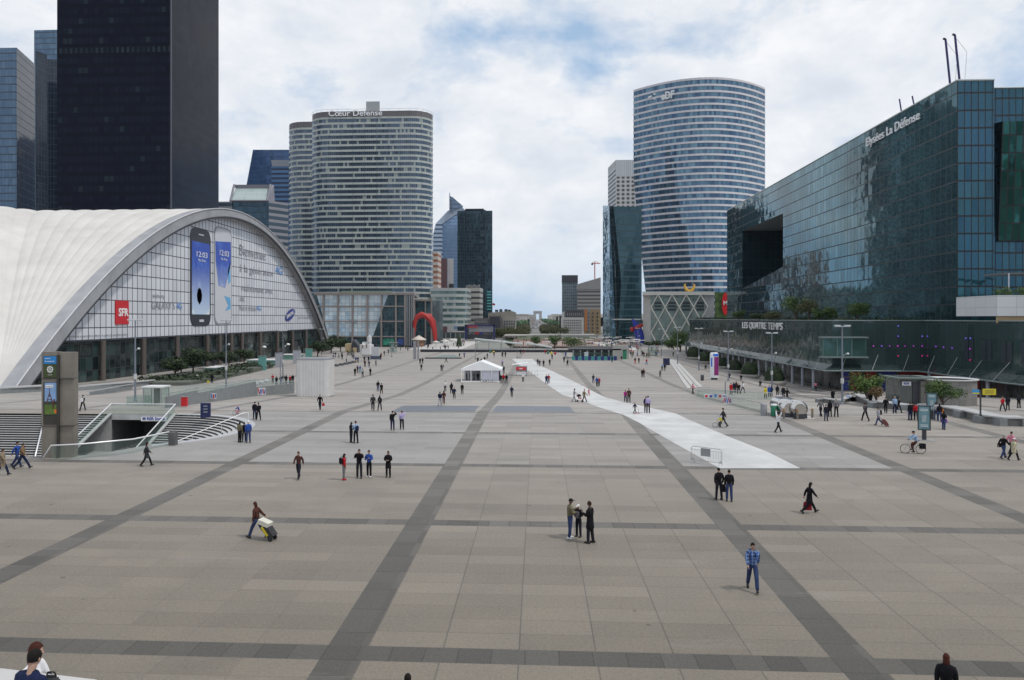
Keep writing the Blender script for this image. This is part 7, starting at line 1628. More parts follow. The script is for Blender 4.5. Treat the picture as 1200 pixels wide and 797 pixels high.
def get(pose,hair,coat,detail):
    k=(pose,hair,coat,detail)
    if k not in cache:
        pp=person_parts(pose,hair,coat,detail)
        if detail:
            d={n:m.mesh('person_'+n) for n,m in pp.items()}
            for n,me in d.items():
                for _ in range(3 if n=='body' else 1): me.materials.append(SKIN)
        else:
            j=MB()
            for i,n in enumerate(('body','jacket','trousers','shoes','hair')):
                m=pp[n]; j.add(m.v,m.f,None,i,True)
            me=j.mesh('person'); 
            for _ in range(5): me.materials.append(SKIN)
            d={'all':me}
        cache[k]=d
    return cache[k]
def setm(o,i,m): o.material_slots[i].link='OBJECT'; o.material_slots[i].material=m
NP=0
def person(p,label,pose='stand',heading=0,top='black',bottom='dark',hair='short',hc='dark',coat='short',scale=1.,detail=False,group=None,skin=SKIN,shoe=SHOE,hatc=None):
    global NP; NP+=1
    hm_=cloth(hatc) if hatc else HAIR[hc]
    d=get(pose,hair,coat,detail)
    if detail:
        o=bpy.data.objects.new('person',d['body']); COL.objects.link(o); setm(o,0,skin); setm(o,1,EYE); setm(o,2,LIP)
        for n,m in (('jacket',cloth(top)),('trousers',cloth(bottom)),('shoe_l',shoe),('shoe_r',shoe),('hair',hm_)):
            c=bpy.data.objects.new('shoe' if 'shoe' in n else (n if not(n=='hair' and hatc) else 'hat'),d[n]); COL.objects.link(c); setm(c,0,m); c.parent=o
    else:
        o=bpy.data.objects.new('person',d['all']); COL.objects.link(o)
        for i,m in enumerate((skin,cloth(top),cloth(bottom),shoe,hm_)): setm(o,i,m)
    o.location=p; o.rotation_euler=(0,0,R(heading)); o.scale=(scale,)*3
    tag(o,label,'person',group); return o
def at_ground(u,v,dy=0): 
    p=gnd(u,v); p.y+=dy; return p
# near people -------- heading: 0 away, 90 left, 180 towards camera, 270 right
W='woman';Mn='man'
near=[
 (301,630,'woman in brown jacket walking left and pulling a loaded trolley','pull',78,'brown','jeans','long','auburn','short',.97,{}),
 (350,561,'man in open brown jacket and blue shirt walking toward the steps','walk',172,'brown','dark','short','brown','short',1.0,{}),
 (403,562,'woman in red jacket and grey trousers with a black backpack','stand',-60,'red','grey','long','dark','short',.93,dict(shoe=cloth('red'))),
 (421,560,'man in black top raising both hands to his face to photograph','photo',185,'black','dark','short','dark','short',1.04,{}),
 (432.5,559,'man in bright blue jacket and dark trousers beside the photographing man','phone',170,'blue','black','short','dark','short',.98,dict(shoe=SHOEW)),
 (455,559,'woman in black coat with white scarf standing alone','fold',175,'black','black','long','dark','long',.95,{}),
 (668,631,'man in beige jacket, jeans and dark cap in the group of three','phone',-75,'khaki','jeans','cap','dark','short',1.04,dict(skin=SKIN2,hatc='black',shoe=SHOEW)),
 (678,628.5,'young person in white cap and black top with grey bag, between two men','fold',150,'black','dark','cap','dark','short',.85,dict(hatc='white')),
 (691.5,636,'man in long black coat on the right of the group of three','phone',60,'black','dark','short','brown','long',1.06,dict(skin=SKIN2)),
 (842.5,585,'man in black jacket at the left of the pair before the walkway','stand_apart',15,'black','dark','short','dark','short',1.0,{}),
 (854.5,587,'man in black t-shirt and jeans holding a dark jacket','stand',-5,'black','jeans','short','dark','short',.98,{}),
 (948.5,601,'woman in black coat walking right with a red shopping bag','stride',-82,'black','black','long','dark','long',.95,{}),
 (882,692,'man in blue checked shirt and jeans with backpack straps','walk',172,'plaid','jeans','short','dark','short',1.03,{}),
 (1176,537,'man in black jacket and jeans with a shoulder bag at the right edge','walk',-70,'black','jeans','short','grey','short',1.0,{}),
 (1188,539,'woman in pale yellow coat and white hat at the right edge','walk2',-75,'cream','black','cap','grey','long',.92,dict(hatc='white')),
 (1185,532,'person in pink top walking behind the pale yellow coat','walk',-70,'pink','dark','short','brown','short',.97,{}),
 (172,546,'woman in dark grey coat walking before the metro glass parapet','walk',-70,'dark grey','black','long','dark','long',.95,{}),
 (26,549,'man in tan jacket striding right near the left edge','stride',-80,'tan','navy','short','dark','short',1.02,{}),
 (20,547,'person in blue jacket half hidden by the tan jacket','walk2',-80,'blue','jeans','short','dark','short',1.0,{}),
 (3,557,'person in beige coat cut by the left edge','walk',-80,'beige','navy','short','brown','long',.98,{}),
 (281,518,'person in tan jacket at the left of the group by the curved stairs','stand',-20,'khaki','black','long','dark','short',.97,{}),
 (286,517,'person in black jacket in the middle of the group by the curved stairs','stand',10,'black','dark','short','dark','short',.9,{}),
 (291,518.5,'person in blue jacket and white cap by the curved stairs','stand',30,'blue','jeans','cap','dark','short',1.,dict(hatc='white')),
 (298.5,491,'person in black jacket, left of the close pair above the stairs group','stand',0,'black','navy','short','dark','short',1.,{}),
 (303,492,'person in black leaning close to the other above the stairs group','walk',30,'black','black','short','dark','short',1.,{}),
 (97,481,'person in black with white backpack walking toward the hall','walk2',5,'black','black','short','dark','short',1.,{}),
 (375,480,'man in black suit jacket carrying a red bag before the white block','walk',178,'black','dark','short','fair','short',1.,{}),
 (411.5,518,'woman in black jacket close beside the light blue shirt man','phone',-40,'black','dark','long','dark','short',.93,{}),
 (417,519,'man in light blue shirt with dark backpack','phone',40,'light blue','black','short','brown','short',1.02,{}),
 (460,504,'man in black jacket shading his eyes beside the pale shirt man','salute',5,'black','navy','short','dark','short',1.0,{}),
 (471,503,'man in pale pink grey shirt raising a hand','salute',12,'lilac','black','short','brown','short',.97,{}),
 (437,481,'man in dark grey jacket, left of the strolling pair left of centre','walk',8,'dark grey','black','short','dark','short',1.04,{}),
 (445,481,'woman in black jacket with small backpack, right of the strolling pair','walk2',0,'black','dark grey','long','dark','short',.98,{}),
 (515.5,475,'person in white and navy with backpack left of the marquee','walk2',0,'navy','light grey','short','dark','short',.98,{}),
 (520,473,'person in brown jacket beside the navy backpack left of the marquee','walk',0,'brown','brown','long','brown','short',.96,{}),
 (599.7,465,'man in dark blue shirt walking on the plaza right of the marquee','walk',175,'navy','black','short','dark','short',.95,{}),
 (672.7,470.5,'woman in pale clothes pushing a stroller on the white walkway','push',-80,'light grey','light grey','long','dark','short',1.,{}),
 (684.7,471,'person in grey beige coat on the white walkway right of the stroller','walk',-85,'beige','dark grey','short','fair','long',1.,{}),
 (733,471,'woman in magenta top beside the man with hands on hips','walk',175,'magenta','navy','long','brown','short',.93,{}),
 (737,471.5,'man in dark brown jacket beside the magenta top','stand_apart',180,'brown','black','short','dark','short',1.05,{}),
 (757,483,'person in blue pressed close behind the lilac shirt','stand',-10,'navy','black','short','brown','short',.98,{}),
 (759.5,483.5,'man in lilac shirt and black trousers on the walkway','stand',5,'lilac','black','short','dark','short',1.04,{}),
 (812,461.5,'woman in white and pink top at the balustrade corner','walk2',30,'pink','dark','long','dark','short',.95,{}),
 (847.7,500,'man in dark grey shirt and shorts walking behind the boy on the bicycle','walk',80,'dark grey','dark grey','short','dark','short',1.02,{}),
 (912,506.5,'man in white shirt throwing both arms up','armsup',-70,'white','black','short','dark','short',1.,{}),
 (961.8,487.5,'man in grey jacket, left one of the four beside the escalator hoods','walk2',10,'grey','black','short','dark','short',1.,{}),
 (968,493,'person in dark green jacket in front of the four by the hoods','stand',0,'dark','navy','short','brown','short',.93,{}),
 (972.6,488,'woman in black between the grey jackets by the hoods','stand',0,'black','black','long','dark','long',.97,{}),
 (980,488,'man in grey jacket, right one of the four by the hoods','stand_apart',0,'grey','black','short','grey','short',1.05,{}),
 (1014,493,'man in dark brown jacket left of the suitcase puller','walk',15,'dark grey','black','short','dark','short',1.02,{}),
 (1029.5,498,'man in white top and jeans with backpack pulling a red suitcase','pull',95,'light grey','jeans','short','dark','short',1.,{}),
 (1038,484,'person in black jacket left of the blue shirt man, right plaza','walk',150,'black','black','short','dark','short',1.,{}),
 (1048.5,484,'man in light blue shirt carrying a dark coat, right plaza','stand',180,'light blue','navy','short','grey','short',1.03,{}),
 (1053,483.5,'person in black behind the light blue shirt, right plaza','walk',200,'black','black','long','dark','short',.95,{}),
 (1066.5,492,'man in black jacket left of the red jacket near the information panels','stand',20,'black','navy','short','brown','short',1.02,{}),
 (1070,491,'person in dark clothes between black and red jackets at the panels','stand',0,'dark','dark grey','short','dark','short',.97,{}),
 (1073.5,492.5,'person in red jacket just left of the information panels','stand',-20,'red','black','short','dark','short',.98,{}),
 (1097,492,'person in light grey top behind the information panels','stand',0,'light grey','jeans','short','dark','short',1.,{}),
 (1101,493,'person in black with an orange bag behind the information panels','stand',-20,'black','jeans','long','dark','short',.97,{}),
 (1106,503,'woman in black top with purple coat round her waist','phone',-60,'black','jeans','long','brown','short',.95,{}),
 (1109,854,'','stand',0,'black','black','long','auburn','short',1.,{}),
]
for u,v,l,pose,hd_,tp,bt_2,hr,hc_,ct,s_,kw in near:
    if v>800: continue
    p=gnd(u,v+.5)
    person(p,l,pose,hd_,tp,bt_2,hr,hc_,ct,s_,True,None,**kw)
# people cut by the lower edge
p=at(1109,797,20.4); person((p.x,20.4,0),'woman with long auburn hair and black coat cut by the bottom edge','stand',-25,'black','black','long','auburn','short',.97,True)
p=at(477.5,797,18.3); person((p.x,18.3,0),'person of whom only dark hair shows at the bottom edge','stand',0,'black','black','short','dark','short',1.02,True)
def sitter(u,Y,seat,label,**kw):
    p=at(u,790,Y); s_=kw.pop('scale',1.); person((p.x,Y,seat-.83*s_),label,detail=True,scale=s_,**kw)
def sit_at(u,vtop,Y,label,**kw):      # head top at vtop
    s_=kw.get('scale',1.); p=at(u,vtop,Y); kw.pop('scale',None)
    person((p.x,Y,p.z-1.745*s_),label,detail=True,scale=s_,**kw)
sit_at(34,752,12.0,'woman with auburn hair and white cardigan seated with one knee up',pose='sit_knee',heading=-85,top='white',bottom='dark',hair='long',hc='auburn',coat='short',scale=1.15)
sit_at(30,764.5,10.9,'person with black hair and navy jacket seated in front of the white cardigan',pose='sit',heading=-15,top='navy',bottom='dark',hair='short',hc='dark',coat='short',scale=1.06)
sit_at(-33,752,12.0,'person in blue jeans at the left edge of whom one leg shows',pose='sit_knee',heading=-75,top='blue',bottom='jeans',hair='short',hc='dark',coat='short',scale=1.0)
# carried things ----------------------------------------------------
def onp(u,v,dz=0): p=gnd(u,v); p.z+=dz; return p
def backpack(u,v,hd_,label,c='black',z=1.02,back=.21,size=1.,grp=None):
    p=onp(u,v+.5); a=R(hd_); q=p+Vector((math.sin(a)*back,-math.cos(a)*back,z))
    t=thing('backpack',label,'bag',tuple(q),rz=a); local(t); bm=bmesh.new(); bmesh.ops.create_cube(bm,size=1); bmesh.ops.scale(bm,vec=(.30*size,.16*size,.42*size),verts=bm.verts); bmesh.ops.bevel(bm,geom=bm.edges[:],offset=.05,segments=2,affect='EDGES'); bmesh.ops.translate(bm,vec=(0,0,.2),verts=bm.verts)
    me=bpy.data.meshes.new('pack_body'); bm.to_mesh(me); bm.free(); me.materials.append(cloth(c)); o=bpy.data.objects.new('pack_body',me); COL.objects.link(o); o.parent=t
    m=MB(); 
    for s in (-.1,.1): m.tube([(s,.06,.42),(s,.16,.48),(s,.33,.38),(s,.30,.15),(s,.06,.03)],.018,5)
    m.build('strap',cloth(c),t)
backpack(403,562,-60,'black backpack worn by the woman in red','black')
backpack(417,519,40,'dark blue backpack worn by the light blue shirt man','navy')
backpack(460,504,5,'black backpack worn by the man shading his eyes','black')
backpack(97,481,5,'white backpack worn by the walker near the hall','white')
backpack(445,481,0,'small grey backpack on the strolling woman','dark grey',size=.8)
backpack(1029.5,498,95,'black backpack worn by the suitcase puller','black')
backpack(882,692,172,'dark backpack behind the blue checked shirt','navy',size=.8)
backpack(678,628.5,-30,'grey bag worn by the young person in the white cap','grey',z=.86,back=.17,size=.8)
backpack(515.5,475,0,'navy backpack left of the marquee','navy')
def bag(u,v,label,c,dx=0,z=.35,w_=.4,h_=.36,dy=0.,d_=.14):
    p=onp(u,v); t=thing('bag',label,'bag',(p.x+dx,p.y+dy,p.z+z)); local(t); m=MB(); m.add([(-w_/2,-d_/2,0),(w_/2,-d_/2,0),(w_/2,d_/2,0),(-w_/2,d_/2,0),(-w_*.44,-d_*.3,h_),(w_*.44,-d_*.3,h_),(w_*.44,d_*.3,h_),(-w_*.44,d_*.3,h_)],[(0,3,2,1),(4,5,6,7),(0,1,5,4),(1,2,6,5),(2,3,7,6),(3,0,4,7)]); m.build('bag_body',cloth(c),t); MB().tube([(-w_*.25,0,h_),(-w_*.18,0,h_+.16),(w_*.18,0,h_+.16),(w_*.25,0,h_)],.012,5).build('handle',cloth(c),t)
bag(948.5,601,'red shopping bag carried by the woman in black','dark red',dx=-.15,z=.18,w_=.42,h_=.42,dy=-.15)
bag(375,480,'red bag in the hand of the man in black','red',dx=.38,z=.42,w_=.3,h_=.3)
bag(854.5,587,'dark jacket bag held by the man in black t-shirt','black',dx=-.33,z=.5,w_=.26,h_=.42)
bag(1172,536,'black shoulder bag at the right edge','black',dx=0,z=.75,w_=.36,h_=.3)
bag(1106,503,'purple coat tied round the woman in jeans','purple',dx=.02,z=.62,w_=.42,h_=.34,d_=.4)
bag(1102.5,493,'orange bag behind the information panels','orange',dx=.1,z=.75,w_=.34,h_=.4)
bag(1051,484,'dark coat hanging from the arm of the blue shirt man','black',dx=0,z=.4,w_=.3,h_=.5)
bag(247,449,'small yellow green bag beside the walker at the pines','yellow',dx=-.5,z=.02,w_=.5,h_=.4)
# loaded trolley
p=gnd(313,633); t=thing('trolley','black shopping trolley with a white box on top pulled by the woman','trolley',tuple(p),rz=R(-12)); local(t)
MB().box((.12,0,.42),(.30,.42,.62),0,0,Matrix.Rotation(R(-38),3,'Y')).build('bag_body',cloth('dark grey'),t); MB().box((-.10,0,.80),(.55,.45,.20),0,0,Matrix.Rotation(R(18),3,'Y')).build('white_box',M('box_white',(.62,.60,.52),.6),t)
MB().box((.0,-.24,.45),(.10,.03,.5),0,0,Matrix.Rotation(R(-38),3,'Y')).build('yellow_strap',M('board_yellow'),t)
for s in (-.2,.2):
    MB().tube([(.28,s-.03,.11),(.28,s+.03,.11)],.11,12).build('wheel',M('tyre_black',(.02,.02,.02),.7),t)
MB().tube([(.25,0,.12),(-.15,0,.75),(-.42,0,.98)],.014,5).build('handle',M('tyre_black'),t)
# stroller
p=gnd(679.5,471); t=thing('stroller','dark stroller with red seat pushed along the walkway','stroller',tuple(p)); local(t)
m=MB(); m.box((0,0,.5),(.5,.4,.12)); m.box((-.2,0,.75),(.12,.4,.5),0,0,Matrix.Rotation(R(-25),3,'Y')); m.build('seat',cloth('red'),t); MB().lathe([(.32,0),(.28,.18),(.12,.3),(0,.32)],(-.12,0,.72),12).build('hood',cloth('black'),t); MB().tube([(.35,0,.15),(-.1,0,.55),(-.55,0,1.0)],.02,5).build('handle',SHOE,t)
for x_ in (-.3,.38):
    for y_ in (-.2,.2): MB().tube([(x_,y_-.02,.12),(x_,y_+.02,.12)],.12,12).build('wheel',M('tyre_black'),t)
# suitcase
p=gnd(1037,500); t=thing('suitcase','dark red wheeled suitcase tilted behind its owner','suitcase',tuple(p)); local(t); MB().box((.0,0,.38),(.28,.4,.6),0,0,Matrix.Rotation(R(-40),3,'Y')).build('shell',M('suitcase_red',(.12,.03,.025),.5),t); MB().tube([(-.2,0,.6),(-.45,0,.85)],.015,5).build('handle',SHOE,t)
for s in (-.15,.15): MB().tube([(.25,s-.02,.06),(.25,s+.02,.06)],.06,10).build('wheel',M('tyre_black'),t)
# bicycles
def bicycle(p,hd_,label,frame,scale=1.,panniers=False,group=None):
    t=thing('bicycle',label,'bicycle',tuple(p),group,rz=R(hd_)); t.scale=(scale,)*3; local(t); rW=.33
    for y in (-.52,.52):
        w_=MB().tube([(0,y+rW*math.cos(2*PI*k/24),rW+rW*math.sin(2*PI*k/24)) for k in range(25)],.022,6,ends=False).build('wheel',M('tyre_black'),t)
        m=MB(); 
        for k in range(12): a=2*PI*k/12; m.tube([(0,y,rW),(0,y+rW*math.cos(a),rW+rW*math.sin(a))],.003,3)
        m.tube([(-.03,y,rW),(.03,y,rW)],.03,6); s2=m.build('spokes',steel,w_)
    m=MB(); bb_=(0,-.06,.28); st_=(0,-.22,.78); hdv=(0,.34,.82)
    for a,b in ((bb_,st_),(bb_,hdv),(st_,hdv),(bb_,(0,-.52,.33)),(st_,(0,-.52,.33)),(hdv,(0,.52,.33)),(hdv,(0,.30,1.0)),(st_,(0,-.25,.90))): m.tube([a,b],.017,6)
    m.build('frame',frame,t); MB().tube([(-.28,.28,1.0),(0,.32,1.0),(.28,.28,1.0)],.014,5).build('handlebar',SHOE,t); MB().box((0,-.27,.93),(.14,.26,.06)).build('saddle',SHOE,t)
    if panniers:
        MB().box((0,-.62,.55),(.34,.36,.36)).build('pannier',cloth('black'),t)
    return t
fr_=M('bike_silver',(.5,.5,.52),.35,.5); p=gnd(1070,531.5); bicycle(p,82,'black bicycle with rear panniers ridden across the right plaza',fr_,1.05,True)
a=R(82); person(p+Vector((math.sin(a)*.25,-math.cos(a)*.25,.02)),'cyclist in blue grey shirt and dark cap riding left','ride',82,'light blue','brown','helmet','dark','short',.98,True,hatc='black')
p=gnd(843,501.5); bicycle(p,80,'small silver bicycle ridden by a boy beside the walkway',fr_,.72); a=R(80); person(p+Vector((math.sin(a)*.2,-math.cos(a)*.2,.0)),'boy in yellow shirt and light blue helmet on the small bicycle','ride',80,'yellow','dark','helmet','dark','short',.66,True,hatc='light blue')
p=gnd(278,486.5); bicycle(p,88,'small pink bicycle near the navy sign',M('bike_pink',(.5,.10,.2),.4),.62); a=R(88); person(p+Vector((math.sin(a)*.18,-math.cos(a)*.18,.0)),'child in blue top and pink helmet on the small pink bicycle','ride',88,'blue','pink','helmet','dark','short',.6,True,hatc='pink')
p=gnd(744,484.5); person(p,'child in dark clothes with a red scooter on the walkway','walk',-60,'navy','dark grey','short','dark','short',.66,True)
t=thing('scooter','tiny red scooter beside the child on the walkway','scooter',tuple(gnd(746,485))); local(t); MB().box((0,0,.08),(.5,.1,.04)).build('deck',cloth('red'),t); MB().tube([(.22,0,.08),(.16,0,.62)],.014,5).build('stem',cloth('red'),t)
for x_ in (-.22,.24): MB().tube([(x_,-.02,.06),(x_,.02,.06)],.055,8).build('wheel',M('tyre_black'),t)
# mid and far people: (u, v feet, pose, heading, top, bottom, anchor)
mid=[(443,458.5,'walk',0,'black','jeans','left of the pair above the strolling pair'),(447,461.5,'walk2',0,'black','black','right of the pair above the strolling pair'),
(416,440,'stand',0,'black','black','left side of the crowd beside the hut, nearest row'),(419,436.5,'stand',0,'brown','black','behind the black one in the crowd by the hut'),(422,437,'walk',30,'blue','teal','in the crowd by the hut, teal trousers'),(425,441.5,'stand',0,'light grey','dark','in the crowd by the hut, pale shoulders'),(434,440,'stand',0,'black','black','right end of the nearest crowd row by the hut'),
(427,424.5,'stand',0,'dark','black','far row of the crowd beside the white sculpture foot'),(427.7,430,'stand',180,'brown','dark','middle row before the white sculpture'),(432,424,'stand',0,'black','navy','far row right of the white sculpture foot'),(432.5,430.5,'walk',180,'navy','dark','middle row right of the sculpture foot'),(440.5,428.5,'walk',20,'grey','dark','walking alone right of the white sculpture'),(446,421.5,'stand',0,'black','black','before the dark base beside the sculpture'),(446.8,419,'walk',0,'dark grey','red','behind the one at the dark base'),
(417,425,'stand',0,'blue','tan','left of the white sculpture foot'),(419.5,425,'walk',0,'navy','black','beside the blue one at the sculpture'),(406,424,'stand',90,'light grey','dark','before the yellowish hut'),(401,421,'stand',0,'black','black','under the dark tree left of the hut'),
(450.3,416.5,'walk',0,'black','black','left of two at the pavilion front'),(455,414.5,'walk',0,'dark','black','right of two at the pavilion front'),
(492.3,426.5,'stand',0,'black','black','left of the tight pair before the grey totems'),(495.2,426.3,'stand',0,'dark','black','right of the tight pair before the grey totems'),(493.8,434.5,'walk',180,'dark','dark','alone below the tight pair'),
(523,425,'stride',90,'brown','black','before the flat glass skylight'),(517.3,435,'walk',20,'dark grey','dark','left of the pair on the far plaza'),(519.3,435,'walk',20,'grey','light grey','right of the pair on the far plaza'),
(521.7,458.5,'stand',0,'white','dark','in white left of the marquee'),(529,461.3,'walk',0,'black','dark','left of the two with a trolley'),(532.3,467,'pull',0,'navy','black','bending with a trolley left of the marquee'),(541.6,462,'stand',0,'black','black','just left of the marquee corner'),
(544,419,'walk',0,'blue','dark','in blue beside the skylight corner'),(538.5,417.5,'sit',0,'black','black','crouching at the skylight corner'),(560,425.5,'stand',0,'black','black','behind the marquee left peak'),(568,424.5,'walk',-30,'black','black','left of the pair behind the marquee'),(571,420,'stride',-30,'dark','black','right of the pair behind the marquee'),(564,427,'stand',0,'dark','black','peeping over the marquee roof left'),(567.5,427,'stand',0,'dark','black','peeping over the marquee roof right'),
(579,417.5,'stand',0,'dark','black','under the yellow and green balloons left of the thin pole'),(589,418.5,'stand',0,'dark','black','left of two between the poles'),(592.3,418.5,'stand',0,'black','black','right of two between the poles'),(610,414.7,'walk',0,'black','black','beyond the walkway tip in black'),(613.6,414.3,'stand',0,'brown','red','beyond the walkway tip in brown'),(639,415,'stand',0,'red','dark','in red before the pool rim'),(647,421,'stand',0,'dark','dark','under the bright balloons by the pool'),
(630,427.3,'stand',0,'dark','black','left of two at the walkway far end'),(632.3,429,'stand',0,'navy','dark','right of two at the walkway far end'),(637,429.3,'stand',0,'black','black','alone on the far walkway edge'),(644.2,428,'stand',0,'dark','black','right of the far walkway edge'),
(588.7,429,'stand',0,'lilac','dark','behind the marquee right corner'),(590.2,437.5,'stand',0,'navy','dark','above the trio at the marquee corner'),(587,449,'stand',0,'black','black','left of the trio at the marquee corner'),(590,449,'stand',180,'red','black','middle of the trio at the marquee corner'),(593.5,449.3,'stand',0,'black','black','right of the trio at the marquee corner'),
(613,447.5,'stand',0,'white','black','in white shirt beside the snack kiosk'),(640.4,450,'walk',0,'navy','jeans','left of the pair on the walkway middle'),(643,449,'walk2',0,'red','dark','right of the pair on the walkway middle'),
(661,424.5,'stand',0,'black','dark','left of two at the hoarding corner'),(665,429,'walk',0,'black','dark','right of two at the hoarding corner'),(663,418,'stand',0,'blue','dark','in blue behind the hoarding corner'),(695.3,449,'walk',0,'dark grey','jeans','left of the trio right of the walkway'),(699.5,453,'walk',180,'blue','navy','middle of the trio right of the walkway'),(702,452.7,'walk2',180,'red','black','right of the trio right of the walkway'),
(752.5,442,'stand',0,'black','dark','left of the tight pair on the right dark band'),(754.2,442,'stand',0,'brown','dark','right of the tight pair on the right dark band'),(773.7,442,'walk',0,'grey','dark','alone left of the navy board'),(776,434.5,'stand',0,'light blue','dark','left of two under the navy board'),(779,434.5,'stand',0,'black','black','right of two under the navy board'),
(856.7,462,'stand',0,'red','dark','in red behind the bannered balustrade'),(860,460,'stand',0,'navy','black','first dark one behind the bannered balustrade'),(862.8,460,'stand',0,'brown','black','second dark one behind the bannered balustrade'),(866,461.5,'walk',0,'black','black','third dark one behind the bannered balustrade'),(870.5,460.3,'walk2',-60,'white','navy','in white behind the bannered balustrade'),
(897,466.5,'stand',0,'yellow','dark','in yellow behind the balustrade end'),(901.5,465,'stand',0,'blue','black','in blue behind the balustrade end'),(903.8,465,'stand',0,'navy','black','in navy behind the balustrade end'),(911,464.5,'stand',0,'black','black','alone in black right of the nearest hedge ball mast'),(917.8,467,'stand',0,'dark','black','left of the dark pair before the striped steps'),(922.3,469.7,'walk',-60,'black','black','right of the dark pair before the striped steps'),
(976,471.5,'stand',0,'black','black','behind the four at the hoods'),(994,471,'sit',0,'light blue','dark','in blue seated on the bench wall by the hoarding mast'),(955.7,458,'stand',0,'pink','dark','in pink on the striped steps'),(972,456,'walk',0,'dark','black','at the blue hoarding'),(1020,475,'stand',0,'black','black','standing dark before the light green tree'),
(1175,482,'walk',0,'red','dark','in dark red under the mall canopy'),(1181,480.5,'stand',0,'dark','black','in dark under the mall canopy'),(1194,478,'stand',0,'dark','black','dark at the far right under the canopy'),
(319.6,449,'stand',0,'red','dark','left end of the row beside the white block, in red'),(324,451.3,'stand',0,'black','dark','second of the row beside the white block'),(329,450.3,'walk',0,'dark','jeans','third of the row beside the white block'),(332,449.5,'stand',0,'grey','light grey','fourth of the row beside the white block'),(335.3,450,'stand',0,'black','black','fifth of the row beside the white block'),(340,450,'stand',0,'red','black','sixth of the row beside the white block, in red'),(343,450,'stand',0,'black','black','last of the row, touching the white block'),
(389,434.3,'stand',0,'navy','dark','right of the white block top in navy'),(386.5,432,'stand',0,'red','dark','right of the white block top in red'),(384.6,430,'stand',0,'black','black','nearest the white block top in black'),(384.6,452.5,'stand',0,'dark','brown','at the right side of the white block'),(388.6,453.5,'stride',-60,'black','black','striding away right of the white block'),
(248.4,449,'stand',0,'black','black','between the pines and the lamp mast'),(231,448,'stand',0,'light grey','green','at the planted bed corner'),(176,455,'sit',0,'black','black','seated at the end of the bench wall'),(94,0,'','','','',''),
(735,417,'stand',0,'brown','black','first of the row right of the green cabin'),(739.2,416.8,'stand',0,'black','black','second of the row right of the green cabin'),(742,416.5,'stand',0,'red','black','third of the row right of the green cabin'),(744.3,426,'stand',0,'black','red','left of two below the cabin row'),(748.7,425.6,'stand',0,'brown','dark','right of two below the cabin row'),(757.7,427.3,'walk',0,'red','blue','in red and blue before the glass shelter'),(753.6,417,'walk',0,'black','black','left of the glass shelter in black'),(758,419,'stand',0,'brown','dark','left of the glass shelter in brown'),(747,417.5,'stand',0,'light blue','dark','in pale blue right of the cabin row'),(789,417.5,'walk',0,'black','black','in black before the light green tree'),(827,432.5,'sit',0,'black','dark','seated at the planter left of the purple column'),(728.3,421.5,'sit',0,'black','black','crouching beside the green cabin'),(717.3,424.5,'stand',0,'navy','dark','in navy before the right end of the coloured fence'),(690,463.5,'walk',0,'pink','red','small in pink beside the beige coat'),
(173.5,0,'','','','',''),(855,443,'sit',0,'dark','black','seated on the planter next to the purple column'),(868.5,445,'sit',0,'black','black','seated at the planter before the mall doors'),(891,452.5,'sit',0,'dark','black','seated left of the nearest hedge ball'),(918,449.5,'stand',0,'dark','black','standing right of the nearest hedge ball'),
(547,447.8,'stand',90,'black','dark','inside the marquee, first from the left'),(551,447.5,'stand',-60,'dark','black','inside the marquee, second from the left'),(555.5,447.8,'stand',0,'grey','dark','inside the marquee, third from the left'),(560,447.5,'stand',0,'black','black','inside the marquee, nearest its curtain'),
(478,411.5,'stand',0,'dark','black','seen before the dark annex'),(507,409.5,'sit',0,'black','black','seated before the black rim, left one'),(516,409.5,'sit',0,'dark','black','seated before the black rim, right one'),
]
seen={}
for q in mid:
    u,v,pose,hd_,tp,bt2,anc=q
    if not v: continue
    child='small in pink' in anc
    dy=2.5 if 'inside the marquee' in anc else 0
    p=gnd(u,v+.3)
    if dy: p.y+=dy; p.x=at(u,v,p.y).x
    l=f'person {anc}' if len(anc.split())>=5 else f'person in {tp} top {anc}'
    if pose=='sit': p.z-=.45
    coat='long' if rnd.random()<.25 and pose!='sit' else 'short'
    person(p,l,pose,hd_+rnd.uniform(-15,15),tp,bt2,'long' if rnd.random()<.35 else 'short',rnd.choice(['dark','dark','brown','fair']),coat,(.62 if child else rnd.uniform(.93,1.04)))
p=gnd(174,519); person((-34.0,63.5,-2.2),'person in bright blue top half hidden on the curved stairs','walk',150,'blue','navy','short','dark','short',1.,True)
# balloons
for u,v,cs_,l in ((578,412.5,('green','yellow'),'green and yellow balloons held above a walker behind the marquee'),(646,413.5,('green','yellow','red'),'green, yellow and red balloons held above a walker near the pool')):
    p=gnd(u,421 if u>600 else 417.5); s_=p.y/F; t=thing('balloons',l,'balloons',tuple(at(u,v,p.y)))
    for k,c_ in enumerate(cs_): m=MB(); m.lathe([(0,-.5),(.3,-.25),(.42,.05),(.28,.35),(0,.45)],(ORG[t.name][0]-1.+k*1.1,ORG[t.name][1],ORG[t.name][2]-.1*k),10); m.build('balloon',M('balloon_'+c_,CLR[c_],.35,var=0),t)
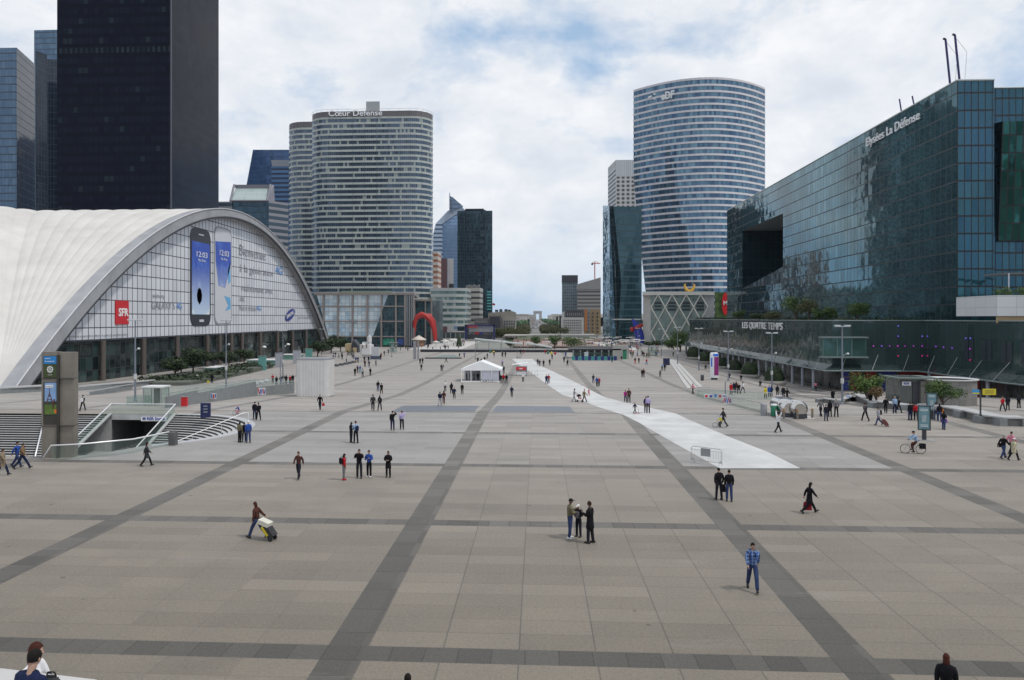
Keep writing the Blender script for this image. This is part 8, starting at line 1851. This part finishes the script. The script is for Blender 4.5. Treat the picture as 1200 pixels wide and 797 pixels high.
# far small walkers in the crowded terraces
topc=['black','black','dark','navy','brown','grey','red','blue','white','dark grey','light grey','pink','green']
zones=[((480,545),(404,409.5),46,'tiny walker on the pale terrace around the red arch foot','far walkers around the red arch'),((700,752),(395,412),80,'tiny walker in the crowded passage before the teal tower','far walkers before the teal tower'),((600,705),(397,404),36,'tiny walker on the reddish terrace behind the pool','far walkers behind the pool'),((735,772),(408,421),14,'tiny walker between green cabin and glass shelter','far walkers near the glass shelter'),((388,416),(415,424),12,'tiny walker near the dark trees by the hall corner','far walkers by the hall corner'),((455,482),(407,412),10,'tiny walker at the pavilion shop doors','far walkers at the pavilion')]
rq=random.Random(21)
for (u0,u1),(v0,v1),n_,l,gname in zones:
    for _ in range(n_):
        u,v=rq.uniform(u0,u1),rq.uniform(v0,v1); p=gnd(u,v)
        if 'reddish' in l: p=at(u,400,rq.uniform(346,418)); p.z=-1.9
        elif 'teal' in l and p.y>318 : p=at(u,400,rq.uniform(318,428)); p.z=-2.55
        elif 'red arch' in l: p=at(u,400,rq.uniform(319,428)); p.z=-2.55
        person(p,l,rq.choice(['stand','walk','walk2','stand']),rq.uniform(0,360),rq.choice(topc),rq.choice(['black','dark','jeans','dark grey']),rq.choice(['short','long']),'dark','short',rq.uniform(.92,1.05),group=gname)
p=at(74,796,11.9); t=thing('handbag','grey handbag resting on the ledge beside the white cardigan','bag',(p.x,11.6,LEDGE)); local(t)
bm=bmesh.new(); bmesh.ops.create_cube(bm,size=1); bmesh.ops.scale(bm,vec=(.26,.16,.20),verts=bm.verts); bmesh.ops.bevel(bm,geom=bm.edges[:],offset=.06,segments=3,affect='EDGES'); bmesh.ops.translate(bm,vec=(0,0,.10),verts=bm.verts); me=bpy.data.meshes.new('bag_body'); bm.to_mesh(me); bm.free(); me.materials.append(cloth('dark grey')); o=bpy.data.objects.new('bag_body',me); COL.objects.link(o); o.parent=t
MB().tube([(-.08,0,.18),(-.05,0,.25),(.05,0,.25),(.08,0,.18)],.012,6).build('handle',cloth('black'),t)
HAZE_D=0.00003
# ---------------------------------------------------------------- haze
hz_=MB(); x0,x1,y0,y1,z0,z1=-9500,9500,-300,9600,-7.5,190
hz_.box(((x0+x1)/2,(y0+y1)/2,(z0+z1)/2),(x1-x0,y1-y0,z1-z0))
hmz=bpy.data.materials.new('haze_air'); hmz.use_nodes=True; tr=hmz.node_tree; tr.nodes.remove(tr.nodes['Principled BSDF'])
pvn=tr.nodes.new('ShaderNodeVolumePrincipled'); pvn.inputs['Color'].default_value=(.80,.88,1.,1); pvn.inputs['Density'].default_value=HAZE_D; pvn.inputs['Anisotropy'].default_value=.0
tr.links.new(pvn.outputs[0],tr.nodes['Material Output'].inputs['Volume'])
if HAZE_D>0: tag(hz_.build('haze',hmz),'thin pale haze in the distance','haze',kind='stuff')
from collections import Counter
c_=Counter(o.get('label') for o in bpy.data.objects if o.get('label') and not o.get('group'))
d_=[k for k,v in c_.items() if v>1]; print('DUP LABELS',d_)
print('LONG',[l for n,l in LABELS if not 4<=len(l.split())<=16])
bpy.context.view_layer.update()
